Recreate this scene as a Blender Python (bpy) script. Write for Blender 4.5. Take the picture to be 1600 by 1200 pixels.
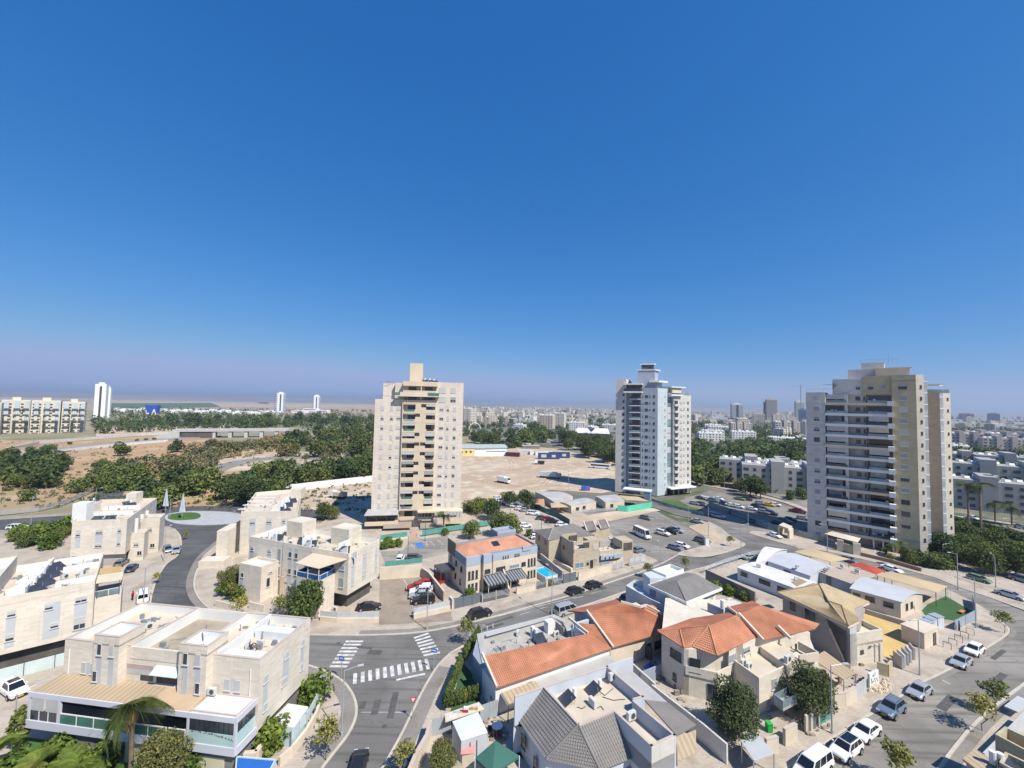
import bpy, math, random
import numpy as np
from mathutils import Vector, Matrix
R = math.radians
rnd = random.Random(7)
SC = bpy.context.scene
for o in list(bpy.data.objects): bpy.data.objects.remove(o)
COL = SC.collection
PI = math.pi
# ---------------------------------------------------------------- camera, sky, sun, exposure
F_PX, EYE, ROLL = 650.0, 40.0, R(1.2)
PITCH = math.atan(32*math.cos(ROLL)/F_PX)
cam = bpy.data.objects.new('camera', bpy.data.cameras.new('camera')); COL.objects.link(cam)
cam.data.sensor_width = 36; cam.data.lens = 36*F_PX/1600
cam.data.clip_start = 0.5; cam.data.clip_end = 60000
fwd = Vector((0, math.cos(PITCH), math.sin(PITCH))); up0 = Vector((0, -math.sin(PITCH), math.cos(PITCH))); rt0 = Vector((1, 0, 0))
rt = rt0*math.cos(ROLL) + up0*math.sin(ROLL); up = -rt0*math.sin(ROLL) + up0*math.cos(ROLL)
m3 = Matrix((rt, up, -fwd)).transposed()
cam.matrix_world = Matrix.Translation((0, 0, EYE)) @ m3.to_4x4()
SC.camera = cam
SUN_AZ, SUN_EL = R(-45), R(51)      # direction the light comes from: behind and to the right
w = bpy.data.worlds.new('World'); SC.world = w; w.use_nodes = True
nt = w.node_tree; nt.nodes.clear()
sky = nt.nodes.new('ShaderNodeTexSky'); sky.sky_type = 'NISHITA'; sky.sun_disc = False
sky.sun_elevation = SUN_EL; sky.sun_rotation = PI/2 - SUN_AZ
sky.altitude = 0; sky.air_density = 1.0; sky.dust_density = 0.15; sky.ozone_density = 6.0
bg = nt.nodes.new('ShaderNodeBackground'); bg.inputs[1].default_value = 0.095
ow = nt.nodes.new('ShaderNodeOutputWorld')
# the camera's colour response: deep saturated blue overhead, lilac towards the horizon
sp = nt.nodes.new('ShaderNodeSeparateColor'); cb = nt.nodes.new('ShaderNodeCombineColor'); nt.links.new(sky.outputs[0], sp.inputs[0])
for i, (ga, k, top) in enumerate(((1.45, .72, .33), (.75, .56, .44), (.50, .79, .71))):
    pw = nt.nodes.new('ShaderNodeMath'); pw.operation = 'POWER'; pw.inputs[1].default_value = ga
    mu = nt.nodes.new('ShaderNodeMath'); mu.operation = 'MULTIPLY'; mu.inputs[1].default_value = k*.12**ga/.12
    nt.links.new(sp.outputs[i], pw.inputs[0]); nt.links.new(pw.outputs[0], mu.inputs[0]); mi = nt.nodes.new('ShaderNodeMath'); mi.operation = 'MINIMUM'; mi.inputs[1].default_value = top/.12; nt.links.new(mu.outputs[0], mi.inputs[0]); nt.links.new(mi.outputs[0], cb.inputs[i])
nt.links.new(cb.outputs[0], bg.inputs[0])
nt.links.new(bg.outputs[0], ow.inputs[0])
sl = bpy.data.lights.new('sun', 'SUN'); sl.energy = 4.7; sl.angle = R(0.53); sl.color = (1, .955, .88)
so = bpy.data.objects.new('sun', sl); COL.objects.link(so)
sd = Vector((math.cos(SUN_AZ)*math.cos(SUN_EL), math.sin(SUN_AZ)*math.cos(SUN_EL), math.sin(SUN_EL)))
so.rotation_euler = sd.to_track_quat('Z', 'Y').to_euler(); so.location = sd*200
SC.view_settings.view_transform = 'Standard'; SC.view_settings.look = 'None'
SC.view_settings.exposure = 0.41; SC.view_settings.gamma = 1.0; SC.view_settings.use_curve_mapping = False
SC.cycles.max_bounces = 6; SC.cycles.diffuse_bounces = 3; SC.cycles.glossy_bounces = 3
SC.cycles.transparent_max_bounces = 8; SC.cycles.volume_bounces = 0; SC.cycles.transmission_bounces = 3
SC.cycles.volume_step_rate = 4

def G(px, py, z=0.0):
    """survey: the point at height z that the photograph shows at (px, py)"""
    x, y = px-800, py-600; c, s = math.cos(ROLL), math.sin(ROLL)
    xr, yr = x*c+y*s, -x*s+y*c
    d = (xr, F_PX*math.cos(PITCH)+yr*math.sin(PITCH), F_PX*math.sin(PITCH)-yr*math.cos(PITCH))
    t = (z-EYE)/d[2]
    return Vector((d[0]*t, d[1]*t, z))
# ---------------------------------------------------------------- materials
MATS = {}
def _rgb(c):
    return (c[0], c[1], c[2], 1)
def mat(name, col, rough=.8, var=.12, sc=.35, fine=6.0, bump=0.0, spec=.3, metal=0.0, kind=None, **k):
    if name in MATS: return MATS[name]
    m = bpy.data.materials.new(name); m.use_nodes = True; n = m.node_tree; n.nodes.clear()
    N, L = n.nodes.new, n.links.new
    out = N('ShaderNodeOutputMaterial'); b = N('ShaderNodeBsdfPrincipled'); L(b.outputs[0], out.inputs[0])
    b.inputs['Roughness'].default_value = rough; b.inputs['Metallic'].default_value = metal
    b.inputs['Specular IOR Level'].default_value = spec
    tc = N('ShaderNodeTexCoord')
    def noise(scale, det=3, vec=None):
        t = N('ShaderNodeTexNoise'); t.inputs['Scale'].default_value = scale; t.inputs['Detail'].default_value = det
        L(vec or tc.outputs['Object'], t.inputs['Vector']); return t
    def mix(a, bb, f, typ='MIX'):
        x = N('ShaderNodeMix'); x.data_type = 'RGBA'; x.blend_type = typ
        for i, v in ((6, a), (7, bb), (0, f)):
            if hasattr(v, 'links'): L(v, x.inputs[i])
            else: x.inputs[i].default_value = v
        return x.outputs[2]
    def ramp(v, p0, p1, c0=(0, 0, 0, 1), c1=(1, 1, 1, 1)):
        r = N('ShaderNodeValToRGB'); r.color_ramp.elements[0].position = p0; r.color_ramp.elements[1].position = p1
        r.color_ramp.elements[0].color = c0; r.color_ramp.elements[1].color = c1; L(v, r.inputs[0]); return r.outputs[0]
    base = _rgb(col); lo = _rgb([c*(1-var) for c in col]); hi = _rgb([min(1, c*(1+var)) for c in col])
    n1 = noise(sc, 4); c1 = mix(lo, hi, ramp(n1.outputs['Fac'], .3, .7))
    n2 = noise(fine, 3)
    c1 = mix(c1, _rgb([c*(1-var*.8) for c in col]), ramp(n2.outputs['Fac'], .45, .75, c1=(.6, .6, .6, 1)))
    height = n2.outputs['Fac']
    if kind in ('stone', 'tile', 'block'):
        bw, bh, mo, mc = k.get('brick', (1.2, .45, .012, .8))
        br = N('ShaderNodeTexBrick'); L(tc.outputs['UV'], br.inputs['Vector'])
        br.inputs['Scale'].default_value = 1; br.inputs['Brick Width'].default_value = bw; br.inputs['Row Height'].default_value = bh
        br.inputs['Mortar Size'].default_value = mo; br.inputs['Mortar Smooth'].default_value = .2
        v2 = k.get('bvar', .13)
        br.inputs['Color1'].default_value = (1-v2, 1-v2, 1-v2*1.15, 1); br.inputs['Color2'].default_value = (1, 1, 1, 1)
        br.inputs['Mortar'].default_value = (mc, mc, mc*.97, 1)
        c1 = mix(c1, br.outputs['Color'], 1.0, 'MULTIPLY')
        # rain streaks down the wall
        mp = N('ShaderNodeMapping'); mp.inputs['Scale'].default_value = (1.3, .12, 1); L(tc.outputs['UV'], mp.inputs[0])
        st = noise(1.0, 5, mp.outputs[0])
        c1 = mix(c1, mix(c1, (.55, .5, .42, 1), 1.0, 'MULTIPLY'), ramp(st.outputs['Fac'], .55, .85, c1=(.45, .45, .45, 1)))
        height = br.outputs['Fac']
    if kind == 'leaf':
        gi = N('ShaderNodeNewGeometry'); oi = N('ShaderNodeObjectInfo')
        v = ramp(gi.outputs['Random Per Island'], 0, 1, (.5, .52, .5, 1), (1.6, 1.5, 1.25, 1))
        c1 = mix(c1, v, 1.0, 'MULTIPLY')
        v = ramp(oi.outputs['Random'], 0, 1, (.65, .74, .76, 1), (1.45, 1.22, 1.0, 1))
        c1 = mix(c1, v, 1.0, 'MULTIPLY')
        tr = N('ShaderNodeBsdfTranslucent'); L(c1, tr.inputs[0])
        ms = N('ShaderNodeMixShader'); ms.inputs[0].default_value = .22
        L(b.outputs[0], ms.inputs[1]); L(tr.outputs[0], ms.inputs[2]); L(ms.outputs[0], out.inputs[0])
    if kind == 'asphalt':
        n3 = noise(.09, 5); c1 = mix(c1, _rgb([c*1.5 for c in col]), ramp(n3.outputs['Fac'], .42, .62, c1=(.75, .75, .75, 1)))
        mp = N('ShaderNodeMapping'); mp.inputs['Rotation'].default_value = (0, 0, k.get('dir', 0)); mp.inputs['Scale'].default_value = (.06, 1.1, 1)
        L(tc.outputs['Object'], mp.inputs[0]); n4 = noise(1.0, 3, mp.outputs[0])
        c1 = mix(c1, _rgb([c*.55 for c in col]), ramp(n4.outputs['Fac'], .5, .72, c1=(.75, .75, .75, 1)))
        vo = N('ShaderNodeTexVoronoi'); vo.feature = 'DISTANCE_TO_EDGE'; vo.inputs['Scale'].default_value = .13
        nw = noise(.6, 3); mv = N('ShaderNodeVectorMath'); mv.operation = 'ADD'; L(tc.outputs['Object'], mv.inputs[0])
        sv = N('ShaderNodeVectorMath'); sv.operation = 'SCALE'; sv.inputs['Scale'].default_value = 3.0; L(nw.outputs['Color'], sv.inputs[0]); L(sv.outputs[0], mv.inputs[1])
        L(mv.outputs[0], vo.inputs['Vector'])
        c1 = mix(c1, _rgb([c*.5 for c in col]), ramp(vo.outputs['Distance'], .0, .010, (.45, .45, .45, 1), (0, 0, 0, 1)))
    if kind == 'earth':
        c2, c3 = k['cols']
        na = noise(k.get('s1', .02), 6); c1 = mix(c1, _rgb(c2), ramp(na.outputs['Fac'], .42, .6))
        nb = noise(k.get('s2', .11), 6); c1 = mix(c1, _rgb(c3), ramp(nb.outputs['Fac'], .52, .68, c1=(.8, .8, .8, 1)))
    if kind == 'paver':
        br = N('ShaderNodeTexBrick'); L(tc.outputs['Object'], br.inputs['Vector'])
        br.inputs['Scale'].default_value = 1; br.inputs['Brick Width'].default_value = .4; br.inputs['Row Height'].default_value = .2
        br.inputs['Mortar Size'].default_value = .008; br.inputs['Color1'].default_value = (.86, .86, .86, 1); br.inputs['Color2'].default_value = (1, 1, 1, 1); br.inputs['Mortar'].default_value = (.65, .62, .58, 1)
        c1 = mix(c1, br.outputs['Color'], 1.0, 'MULTIPLY')
        nb = noise(.25, 5); c1 = mix(c1, mix(c1, (.68, .64, .58, 1), 1.0, 'MULTIPLY'), ramp(nb.outputs['Fac'], .5, .75))
    if kind == 'rib':
        wv = N('ShaderNodeTexWave'); wv.inputs['Scale'].default_value = k.get('wave', 1.6); wv.inputs['Distortion'].default_value = .0
        L(tc.outputs['UV'], wv.inputs['Vector']); c1 = mix(c1, mix(c1, (.8, .8, .8, 1), 1.0, 'MULTIPLY'), ramp(wv.outputs['Fac'], .35, .6))
    L(c1, b.inputs['Base Color'])
    if bump:
        bp = N('ShaderNodeBump'); bp.inputs['Strength'].default_value = bump; bp.inputs['Distance'].default_value = .03
        L(height, bp.inputs['Height']); L(bp.outputs[0], b.inputs['Normal'])
    MATS[name] = m
    return m
def glass(name, col, rough=.08):
    m = mat(name, col, rough, .35, .15, 1.3, 0, .6); return m
# ---------------------------------------------------------------- mesh builder
class MB:
    def __init__(s): s.v = []; s.f = []
    def add(s, vs, fs):
        n = len(s.v); s.v += [tuple(v) for v in vs]; s.f += [tuple(i+n for i in f) for f in fs]; return s
    def box(s, x0, x1, y0, y1, z0, z1, bev=0):
        return s.add([(x0,y0,z0),(x1,y0,z0),(x1,y1,z0),(x0,y1,z0),(x0,y0,z1),(x1,y0,z1),(x1,y1,z1),(x0,y1,z1)],
                     [(0,3,2,1),(4,5,6,7),(0,1,5,4),(1,2,6,5),(2,3,7,6),(3,0,4,7)])
    def quad(s, a, b, c, d): return s.add([a,b,c,d], [(0,1,2,3)])
    def poly(s, pts): return s.add(pts, [tuple(range(len(pts)))])
    def prism(s, pts, z0, z1):
        n = len(pts); area = sum(pts[i][0]*pts[(i+1)%n][1]-pts[(i+1)%n][0]*pts[i][1] for i in range(n))
        if area < 0: pts = list(pts)[::-1]
        vs = [(p[0],p[1],z0) for p in pts] + [(p[0],p[1],z1) for p in pts]
        return s.add(vs, [tuple(range(n))[::-1], tuple(range(n, 2*n))] + [(i,(i+1)%n,(i+1)%n+n,i+n) for i in range(n)])
    def tube(s, p0, p1, r0, r1=None, n=8, cap=True):
        r1 = r0 if r1 is None else r1; p0 = Vector(p0); p1 = Vector(p1); d = (p1-p0).normalized()
        a = d.orthogonal().normalized(); b = d.cross(a); vs = []
        for p, r in ((p0, r0), (p1, r1)):
            for i in range(n):
                t = 2*PI*i/n; vs.append(p+a*r*math.cos(t)+b*r*math.sin(t))
        fs = [(i,(i+1)%n,(i+1)%n+n,i+n) for i in range(n)]
        if cap: fs += [tuple(range(n))[::-1], tuple(range(n, 2*n))]
        return s.add(vs, fs)
    def bar(s, p0, p1, w, h=None):
        """square bar between two points"""
        h = h or w; p0 = Vector(p0); p1 = Vector(p1); d = (p1-p0).normalized()
        a = d.cross(Vector((0,0,1))); a = a.normalized() if a.length > 1e-4 else Vector((1,0,0)); b = a.cross(d)
        vs = [p+a*sx*w/2+b*sy*h/2 for p in (p0,p1) for sx,sy in ((-1,-1),(1,-1),(1,1),(-1,1))]
        return s.add(vs, [(0,1,2,3)[::-1],(4,5,6,7),(0,1,5,4),(1,2,6,5),(2,3,7,6),(3,0,4,7)])
    def slab(s, a, b, c, d, t):
        """thick sheet: four corners (ccw from above), thickness t downwards"""
        lo = [(p[0],p[1],p[2]-t) for p in (a,b,c,d)]
        return s.add([a,b,c,d]+lo, [(0,1,2,3),(7,6,5,4),(0,4,5,1),(1,5,6,2),(2,6,7,3),(3,7,4,0)])
    def walls(s, pts, z0, z1, t, closed=True):
        """wall ring of thickness t inside a closed polygon (ccw)"""
        n = len(pts); area = sum(pts[i][0]*pts[(i+1)%n][1]-pts[(i+1)%n][0]*pts[i][1] for i in range(n))
        if area < 0: pts = list(pts)[::-1]
        P = [Vector((p[0],p[1])) for p in pts]; inn = []
        for i in range(n):
            e0 = (P[i]-P[i-1]).normalized(); e1 = (P[(i+1)%n]-P[i]).normalized()
            n0 = Vector((-e0.y, e0.x)); n1 = Vector((-e1.y, e1.x)); b = n0+n1
            k = t*2/max(.3, b.length_squared)
            inn.append(P[i]+b*k)
        vs = [(p.x,p.y,z) for p in P for z in (z0,z1)] + [(p.x,p.y,z) for p in inn for z in (z0,z1)]
        fs = []
        for i in range(n):
            j = (i+1)%n; a, b2, c, d = 2*i, 2*j, 2*n+2*i, 2*n+2*j
            fs += [(a,b2,b2+1,a+1), (a+1,b2+1,d+1,c+1), (d,c,c+1,d+1), (b2,a,c,d)]
        return s.add(vs, fs)
    def xf(s, M):
        s.v = [tuple(M @ Vector(v)) for v in s.v]; return s
    def mesh(s, name, m, smooth=False):
        me = bpy.data.meshes.new(name); me.from_pydata(s.v, [], s.f); me.update()
        if me.polygons:
            co = np.empty(len(me.vertices)*3, np.float32); me.vertices.foreach_get('co', co); co = co.reshape(-1, 3)
            li = np.empty(len(me.loops), np.int32); me.loops.foreach_get('vertex_index', li)
            nr = np.empty(len(me.polygons)*3, np.float32); me.polygons.foreach_get('normal', nr); nr = nr.reshape(-1, 3)
            lt = np.empty(len(me.polygons), np.int32); me.polygons.foreach_get('loop_total', lt)
            nn = np.repeat(nr, lt, axis=0); p = co[li]
            hz = np.hypot(nn[:,0], nn[:,1]); wall = hz > .5
            tx = np.where(wall, -nn[:,1]/np.maximum(hz, 1e-5), 1); ty = np.where(wall, nn[:,0]/np.maximum(hz, 1e-5), 0)
            u = p[:,0]*tx + p[:,1]*ty; v = np.where(wall, p[:,2], p[:,1])
            uv = me.uv_layers.new(name='UVMap'); arr = np.stack([u, v], 1).astype(np.float32).ravel()
            uv.data.foreach_set('uv', arr)
            if smooth: me.polygons.foreach_set('use_smooth', [True]*len(me.polygons))
        for mm in (m if isinstance(m, (list, tuple)) else [m]): me.materials.append(mm)
        return me
    def obj(s, name, m, parent=None, smooth=False, **k):
        o = bpy.data.objects.new(name, s.mesh(name, m, smooth)); COL.objects.link(o)
        if parent is not None: o.parent = parent
        return props(o, **k)
def props(o, label=None, cat=None, group=None, kind=None):
    if label: o['label'] = label
    if cat: o['category'] = cat
    if group: o['group'] = group
    if kind: o['kind'] = kind
    return o
def thing(name, label, cat, loc=(0,0,0), rot=0.0, group=None):
    o = bpy.data.objects.new(name, None); COL.objects.link(o); o.empty_display_size = .1
    o.location = loc; o.rotation_euler = (0, 0, rot)
    return props(o, label, cat, group)
def inst(name, me, parent=None, loc=(0,0,0), rot=0.0, scale=(1,1,1), **k):
    o = bpy.data.objects.new(name, me); COL.objects.link(o)
    if parent is not None: o.parent = parent
    o.location = loc; o.rotation_euler = (0,0,rot) if not isinstance(rot, (tuple, list)) else rot
    o.scale = (scale,)*3 if not isinstance(scale, (tuple, list)) else scale
    return props(o, **k)
def copy_thing(o, loc, rot=0.0, scale=None, parent=None, **k):
    c = o.copy(); COL.objects.link(c); c.parent = parent
    if parent is None:
        c.location = loc; c.rotation_euler = (0,0,rot)
        if scale: c.scale = (scale,)*3 if not isinstance(scale, (tuple, list)) else scale
        props(c, **k)
    for ch in o.children: copy_thing(ch, None, parent=c)
    return c
ORD = ['first','second','third','fourth','fifth','sixth','seventh','eighth','ninth','tenth','eleventh','twelfth','thirteenth','fourteenth','fifteenth','sixteenth','seventeenth','eighteenth','nineteenth','twentieth']
# ---------------------------------------------------------------- palette
STONE = mat('cream stone cladding', (.70,.625,.525), .85, .08, .3, 5, .15, kind='stone', brick=(1.0,.3,.012,.86))
STONE_L = mat('pale stone cladding', (.68,.61,.50), .85, .07, .3, 5, .15, kind='stone', brick=(.9,.3,.012,.88))
STONE_T1 = mat('pink beige stone cladding', (.67,.59,.50), .85, .07, .2, 5, .1, kind='stone', brick=(1.2,.4,.014,.86))
STONE_Y = mat('yellow stone cladding', (.50,.43,.28), .85, .08, .25, 5, .1, kind='stone', brick=(1.2,.5,.02,.82))
STONE_W = mat('white grey stone cladding', (.60,.575,.535), .85, .06, .25, 5, .1, kind='stone', brick=(1.1,.42,.014,.86))
PLASTER = mat('cream plaster', (.62,.53,.41), .9, .12, .3, 7)
BEIGE = mat('ochre beige plaster', (.61,.50,.36), .9, .08, .3, 7)
WHITE = mat('white painted plaster', (.71,.70,.67), .8, .05, .4, 6)
WGREY = mat('pale grey plaster', (.52,.54,.56), .85, .07, .4, 6)
BGREY = mat('blue grey plaster', (.27,.30,.35), .8, .08, .4, 6)
DGREY = mat('dark grey metal', (.06,.065,.07), .5, .1, .5, 6, spec=.5)
MGREY = mat('mid grey metal', (.22,.24,.26), .5, .1, .5, 6, spec=.5)
LMET = mat('light grey metal', (.45,.47,.49), .45, .06, .6, 6, spec=.5)
GALV = mat('galvanised pole', (.42,.44,.45), .45, .1, 1, 6, spec=.5, metal=.3)
CONC = mat('bare concrete', (.38,.35,.31), .92, .15, .35, 4, .2)
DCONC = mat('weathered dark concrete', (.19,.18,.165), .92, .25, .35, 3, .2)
SAND = mat('sandy roof screed', (.57,.49,.38), .95, .12, .3, 3)
GRAVEL = mat('roof gravel', (.36,.305,.225), .95, .2, .5, 9, .3)
ROOFG = mat('grey roof sheeting', (.42,.41,.385), .8, .16, .3, 3)
ROOFW = mat('white waterproofed roof', (.64,.62,.575), .8, .2, .35, 4)
TANR = mat('tan roof sheeting', (.47,.36,.235), .7, .08, .2, 5, kind='rib', wave=.5)
TILE_R = mat('terracotta roof tile', (.49,.225,.13), .8, .2, .5, 7, spec=.2)
TILE_O = mat('pale orange roof tile', (.54,.28,.18), .8, .16, .4, 7, spec=.2)
TILE_G = mat('grey brown roof tile', (.215,.20,.185), .85, .12, .5, 7)
TILE_B = mat('straw beige roof tile', (.50,.39,.235), .8, .12, .5, 7)
GLASS = mat('dark window glass', (.035,.045,.055), .08, .6, .12, .9, spec=.7)
GLASSB = mat('blue green glazing', (.20,.27,.29), .1, .4, .25, .8, spec=.7)
GLASSG = mat('green tinted railing glass', (.07,.17,.13), .1, .3, .5, 2, spec=.6)
SHUT = mat('pale roller shutter', (.52,.51,.48), .7, .08, .8, 5, kind='rib', wave=3.2)
SHUTG = mat('grey roller shutter', (.33,.34,.35), .7, .08, .8, 5, kind='rib', wave=3.2)
FRAMEW = mat('white window frame', (.56,.56,.54), .5, .04)
PANELG = mat('pale grey cladding panel', (.47,.485,.49), .6, .06, .5, 4)
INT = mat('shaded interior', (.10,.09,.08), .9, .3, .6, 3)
RED = mat('deep red paint', (.28,.03,.025), .6, .12)
BLUE = mat('bright blue cover', (.02,.12,.42), .6, .1)
CURT = mat('cream awning fabric', (.60,.52,.38), .9, .1, .5, 4)
RUB = mat('black rubber', (.02,.02,.02), .8, .2)
# ---------------------------------------------------------------- foliage
LEAF = {k: mat('foliage '+k, c, .75, .18, .8, 3, 0, .25, kind='leaf') for k, c in dict(
    dark=(.075,.115,.042), mid=(.115,.165,.055), bright=(.125,.195,.04), olive=(.135,.15,.08), grey=(.24,.225,.145),
    yellow=(.20,.22,.06), palm=(.085,.125,.035), dry=(.26,.20,.10)).items()}
BARK = mat('tree bark', (.13,.10,.075), .95, .3, 1.5, 8)
PBARK = mat('palm trunk bark', (.20,.15,.10), .95, .3, 1.0, 8)
def leafcloud(blobs, n, size, seed, flat=.0, core=True):
    """leaf faces scattered through overlapping lobes (each blob: x,y,z,rx,ry,rz); numpy for speed"""
    g = np.random.default_rng(seed); B = np.array(blobs, float); vol = B[:,3]*B[:,4]*B[:,5]; vol = vol**.7; p = vol/vol.sum()
    idx = g.choice(len(B), n, p=p); d = g.normal(size=(n,3)); d /= np.linalg.norm(d, axis=1)[:,None]
    rr = g.uniform(.35, 1.0, n)**.45 * g.uniform(.86, 1.14, n)
    c = B[idx,:3] + d*B[idx,3:]*rr[:,None]
    nrm = d*.7 + g.normal(size=(n,3))*.6 + np.array([0,0,.25+flat]); nrm /= np.linalg.norm(nrm, axis=1)[:,None]
    t = np.cross(nrm, g.normal(size=(n,3))); t /= np.linalg.norm(t, axis=1)[:,None]+1e-6; b = np.cross(nrm, t)
    sz = size*g.uniform(.6, 1.35, n)[:,None]; t = t*sz; b = b*sz*.62
    v = np.stack([c-t*.9, c-b+t*.1, c+t, c+b+t*.1], 1).reshape(-1,3)
    m = MB(); m.v = [tuple(x) for x in v.tolist()]; m.f = [(i,i+1,i+2,i+3) for i in range(0, 4*n, 4)]
    return m
def lobes(h, r, z0, seed, n=9, irregular=.3, cone=0):
    g = random.Random(seed); out = []
    for i in range(n):
        a = i*2.4+g.uniform(-.4,.4); z = z0+(h-z0)*(.18+.72*(i+.5)/n); f = 1-abs((z-z0)/(h-z0)-.42)*1.15-cone*(z-z0)/(h-z0)
        rad = r*max(.12, f)*g.uniform(.35,.75); s = r*g.uniform(.34,.34+irregular)*(1 if not cone else max(.35,f))
        out.append((rad*math.cos(a), rad*math.sin(a), z, s, s, s*g.uniform(.6,.85)))
    out.append((0,0,z0+(h-z0)*.5, r*.6, r*.6, (h-z0)*.4)); return out
def trunk(h, r, seed, limbs=5, spread=1.5):
    g = random.Random(seed); m = MB(); p = Vector((0,0,-.2)); k = 4
    for i in range(k):
        q = Vector((g.uniform(-.08,.08)*h, g.uniform(-.08,.08)*h, h*(i+1)/k*.62)); m.tube(p, q, r*(1-.17*i), r*(1-.17*(i+1)), 7); p = q
        if i >= 1:
            for j in range(limbs//2+1):
                a = g.uniform(0, 2*PI); e = q+Vector((math.cos(a)*spread*g.uniform(.5,1), math.sin(a)*spread*g.uniform(.5,1), h*g.uniform(.12,.3)))
                m.tube(q, e, r*.45, r*.14, 5)
    return m
TREES = {}
def tree_proto(key, h, r, z0, n, leaf, colour, seed, lob=9, tr=.18, cone=0, irr=.3, flat=0):
    cm = leafcloud(lobes(h, r, z0, seed, lob, irr, cone), n, leaf, seed, flat).mesh('crown', LEAF[colour])
    tm = trunk(h, tr, seed, 5, r*.55).mesh('trunk', BARK)
    TREES[key] = (tm, cm, 'trunk', 'crown'); return key
for i in range(3):
    tree_proto('big_dark%d'%i, 9, 5.0, 1.6, 3200, .34, 'dark', 10+i, 11, .28)
    tree_proto('big_mid%d'%i, 8, 4.2, 1.5, 2800, .32, 'mid', 20+i, 10, .24, irr=.4)
    tree_proto('far_dark%d'%i, 8, 4.6, .6, 700, .62, 'dark', 30+i, 9, .3)
    tree_proto('far_mid%d'%i, 7, 4.2, .5, 700, .62, 'mid', 40+i, 9, .3, irr=.4)
    tree_proto('bush%d'%i, 3.2, 2.3, .1, 900, .26, 'mid', 50+i, 8, .08)
    tree_proto('tamarisk%d'%i, 4.5, 4.2, .2, 900, .42, 'olive', 60+i, 10, .15)
    tree_proto('greybush%d'%i, 3.6, 3.6, .1, 800, .36, 'grey', 70+i, 10, .12)
    tree_proto('street%d'%i, 3.9, 1.5, 1.9, 560, .15, 'yellow', 80+i, 7, .05, irr=.25)
    tree_proto('brightbush%d'%i, 2.2, 1.5, .1, 900, .18, 'bright', 90+i, 8, .05)
tree_proto('nearolive', 7.0, 3.1, .8, 11000, .15, 'olive', 5, 16, .16, irr=.25)
LEAF['oliveg'] = mat('foliage olive green', (.115,.145,.065), .75, .18, .8, 3, 0, .25, kind='leaf')
tree_proto('nearround', 7.2, 3.3, .7, 14000, .14, 'dark', 6, 18, .16, irr=.25)
tree_proto('neargreen', 6.8, 3.0, .7, 9000, .17, 'bright', 8, 16, .16, irr=.3)
TREES['nearround'][1].materials[0] = LEAF['oliveg']; TREES['nearolive'][1].materials[0] = LEAF['oliveg']
tree_proto('cypress', 3.1, .75, .05, 700, .12, 'mid', 9, 9, .05, cone=.75, irr=.12)
TREE_COUNT = {}
def tree(key, x, y, s=1.0, name=None, label=None, cat='tree', group=None, z=0, sz=None):
    tm, cm, a, b = TREES[key]
    nm = name or 'tree'
    t = thing(nm, label, cat, (x, y, z), rnd.uniform(0, 6.28), group); t.scale = (s, s, (sz or s))
    inst('trunk', tm, t); inst('crown', cm, t); return t
def clutter(t, x0, x1, y0, y1, z, n, seed=1, name='roof_clutter'):
    g = random.Random(seed); m = MB()
    for i in range(n):
        x, y = g.uniform(x0,x1), g.uniform(y0,y1); k = i % 4
        if k == 0: m.box(x-.2,x+g.uniform(.1,.4),y-.15,y+.2,z,z+g.uniform(.15,.6))
        elif k == 1: m.tube((x,y,z+.05),(x+g.uniform(-2.5,2.5),y+g.uniform(-1.5,1.5),z+.05),.04,n=5)
        elif k == 2: m.tube((x,y,z),(x,y,z+g.uniform(.4,1.1)),.06,n=6)
        else: m.box(x-.5,x+.4,y-.05,y+.05,z,z+.08).box(x-.05,x+.05,y-.6,y+.5,z,z+.1)
    return m.obj(name, MATS['mid grey metal'], t, kind='stuff')
# palms: trunk + separate fronds
def frond_mesh(L, colour, droop=1.0, n=16):
    m = MB(); pts = []
    for i in range(9):
        s = i/8; pts.append(Vector((L*s*(1-.18*s*droop), 0, L*(.42*s-.95*droop*s*s))))
    for i in range(8): m.tube(pts[i], pts[i+1], .035*(1-i/9), .03*(1-(i+1)/9), 4, False)
    for i in range(n*3):
        s = .1+.9*i/(n*3); k = min(7, int(s*8)); f = s*8-k; p = pts[k].lerp(pts[k+1], f); l = L*.3*math.sin(PI*min(.97,s*.85+.12))+.06
        for sg in (-1, 1):
            e = p+Vector((.35*l, sg*l, -.35*l*droop)); m.add([p, p+Vector((.016*L,0,0)), e+Vector((.01,0,0)), e], [(0,1,2,3)])
    return m.mesh('frond', LEAF[colour])
FROND_D = frond_mesh(3.0, 'palm', 1.45, 12); FROND_L = frond_mesh(2.4, 'yellow', .8); FROND_B = frond_mesh(2.9, 'bright', .9); FROND_DRY = frond_mesh(2.0, 'dry', 1.9)
def palm(x, y, h, fm, label, s=1.0, n=22, group=None, lean=0, r=.22, z=0):
    t = thing('palm_tree', label, 'palm tree', (x, y, z), rnd.uniform(0, 6), group)
    m = MB(); p = Vector((0,0,-.2))
    for i in range(8):
        q = Vector((lean*((i+1)/8)**2, 0, h*(i+1)/8)); m.tube(p, q, r*(1.15-.25*i/8), r*(1.05-.25*(i+1)/8), 8); p = q
    m.obj('trunk', PBARK, t)
    for i in range(n):
        a = i*2.399; e = -.6+1.9*((i*.618)%1)
        inst('frond', fm, t, (lean,0,h), (0, -e*.75, a), s*rnd.uniform(.85,1.1))
    for i in range(6): inst('frond', FROND_DRY, t, (lean,0,h-.1), (0, .55, i*1.05), s*.8)
    return t
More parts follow.
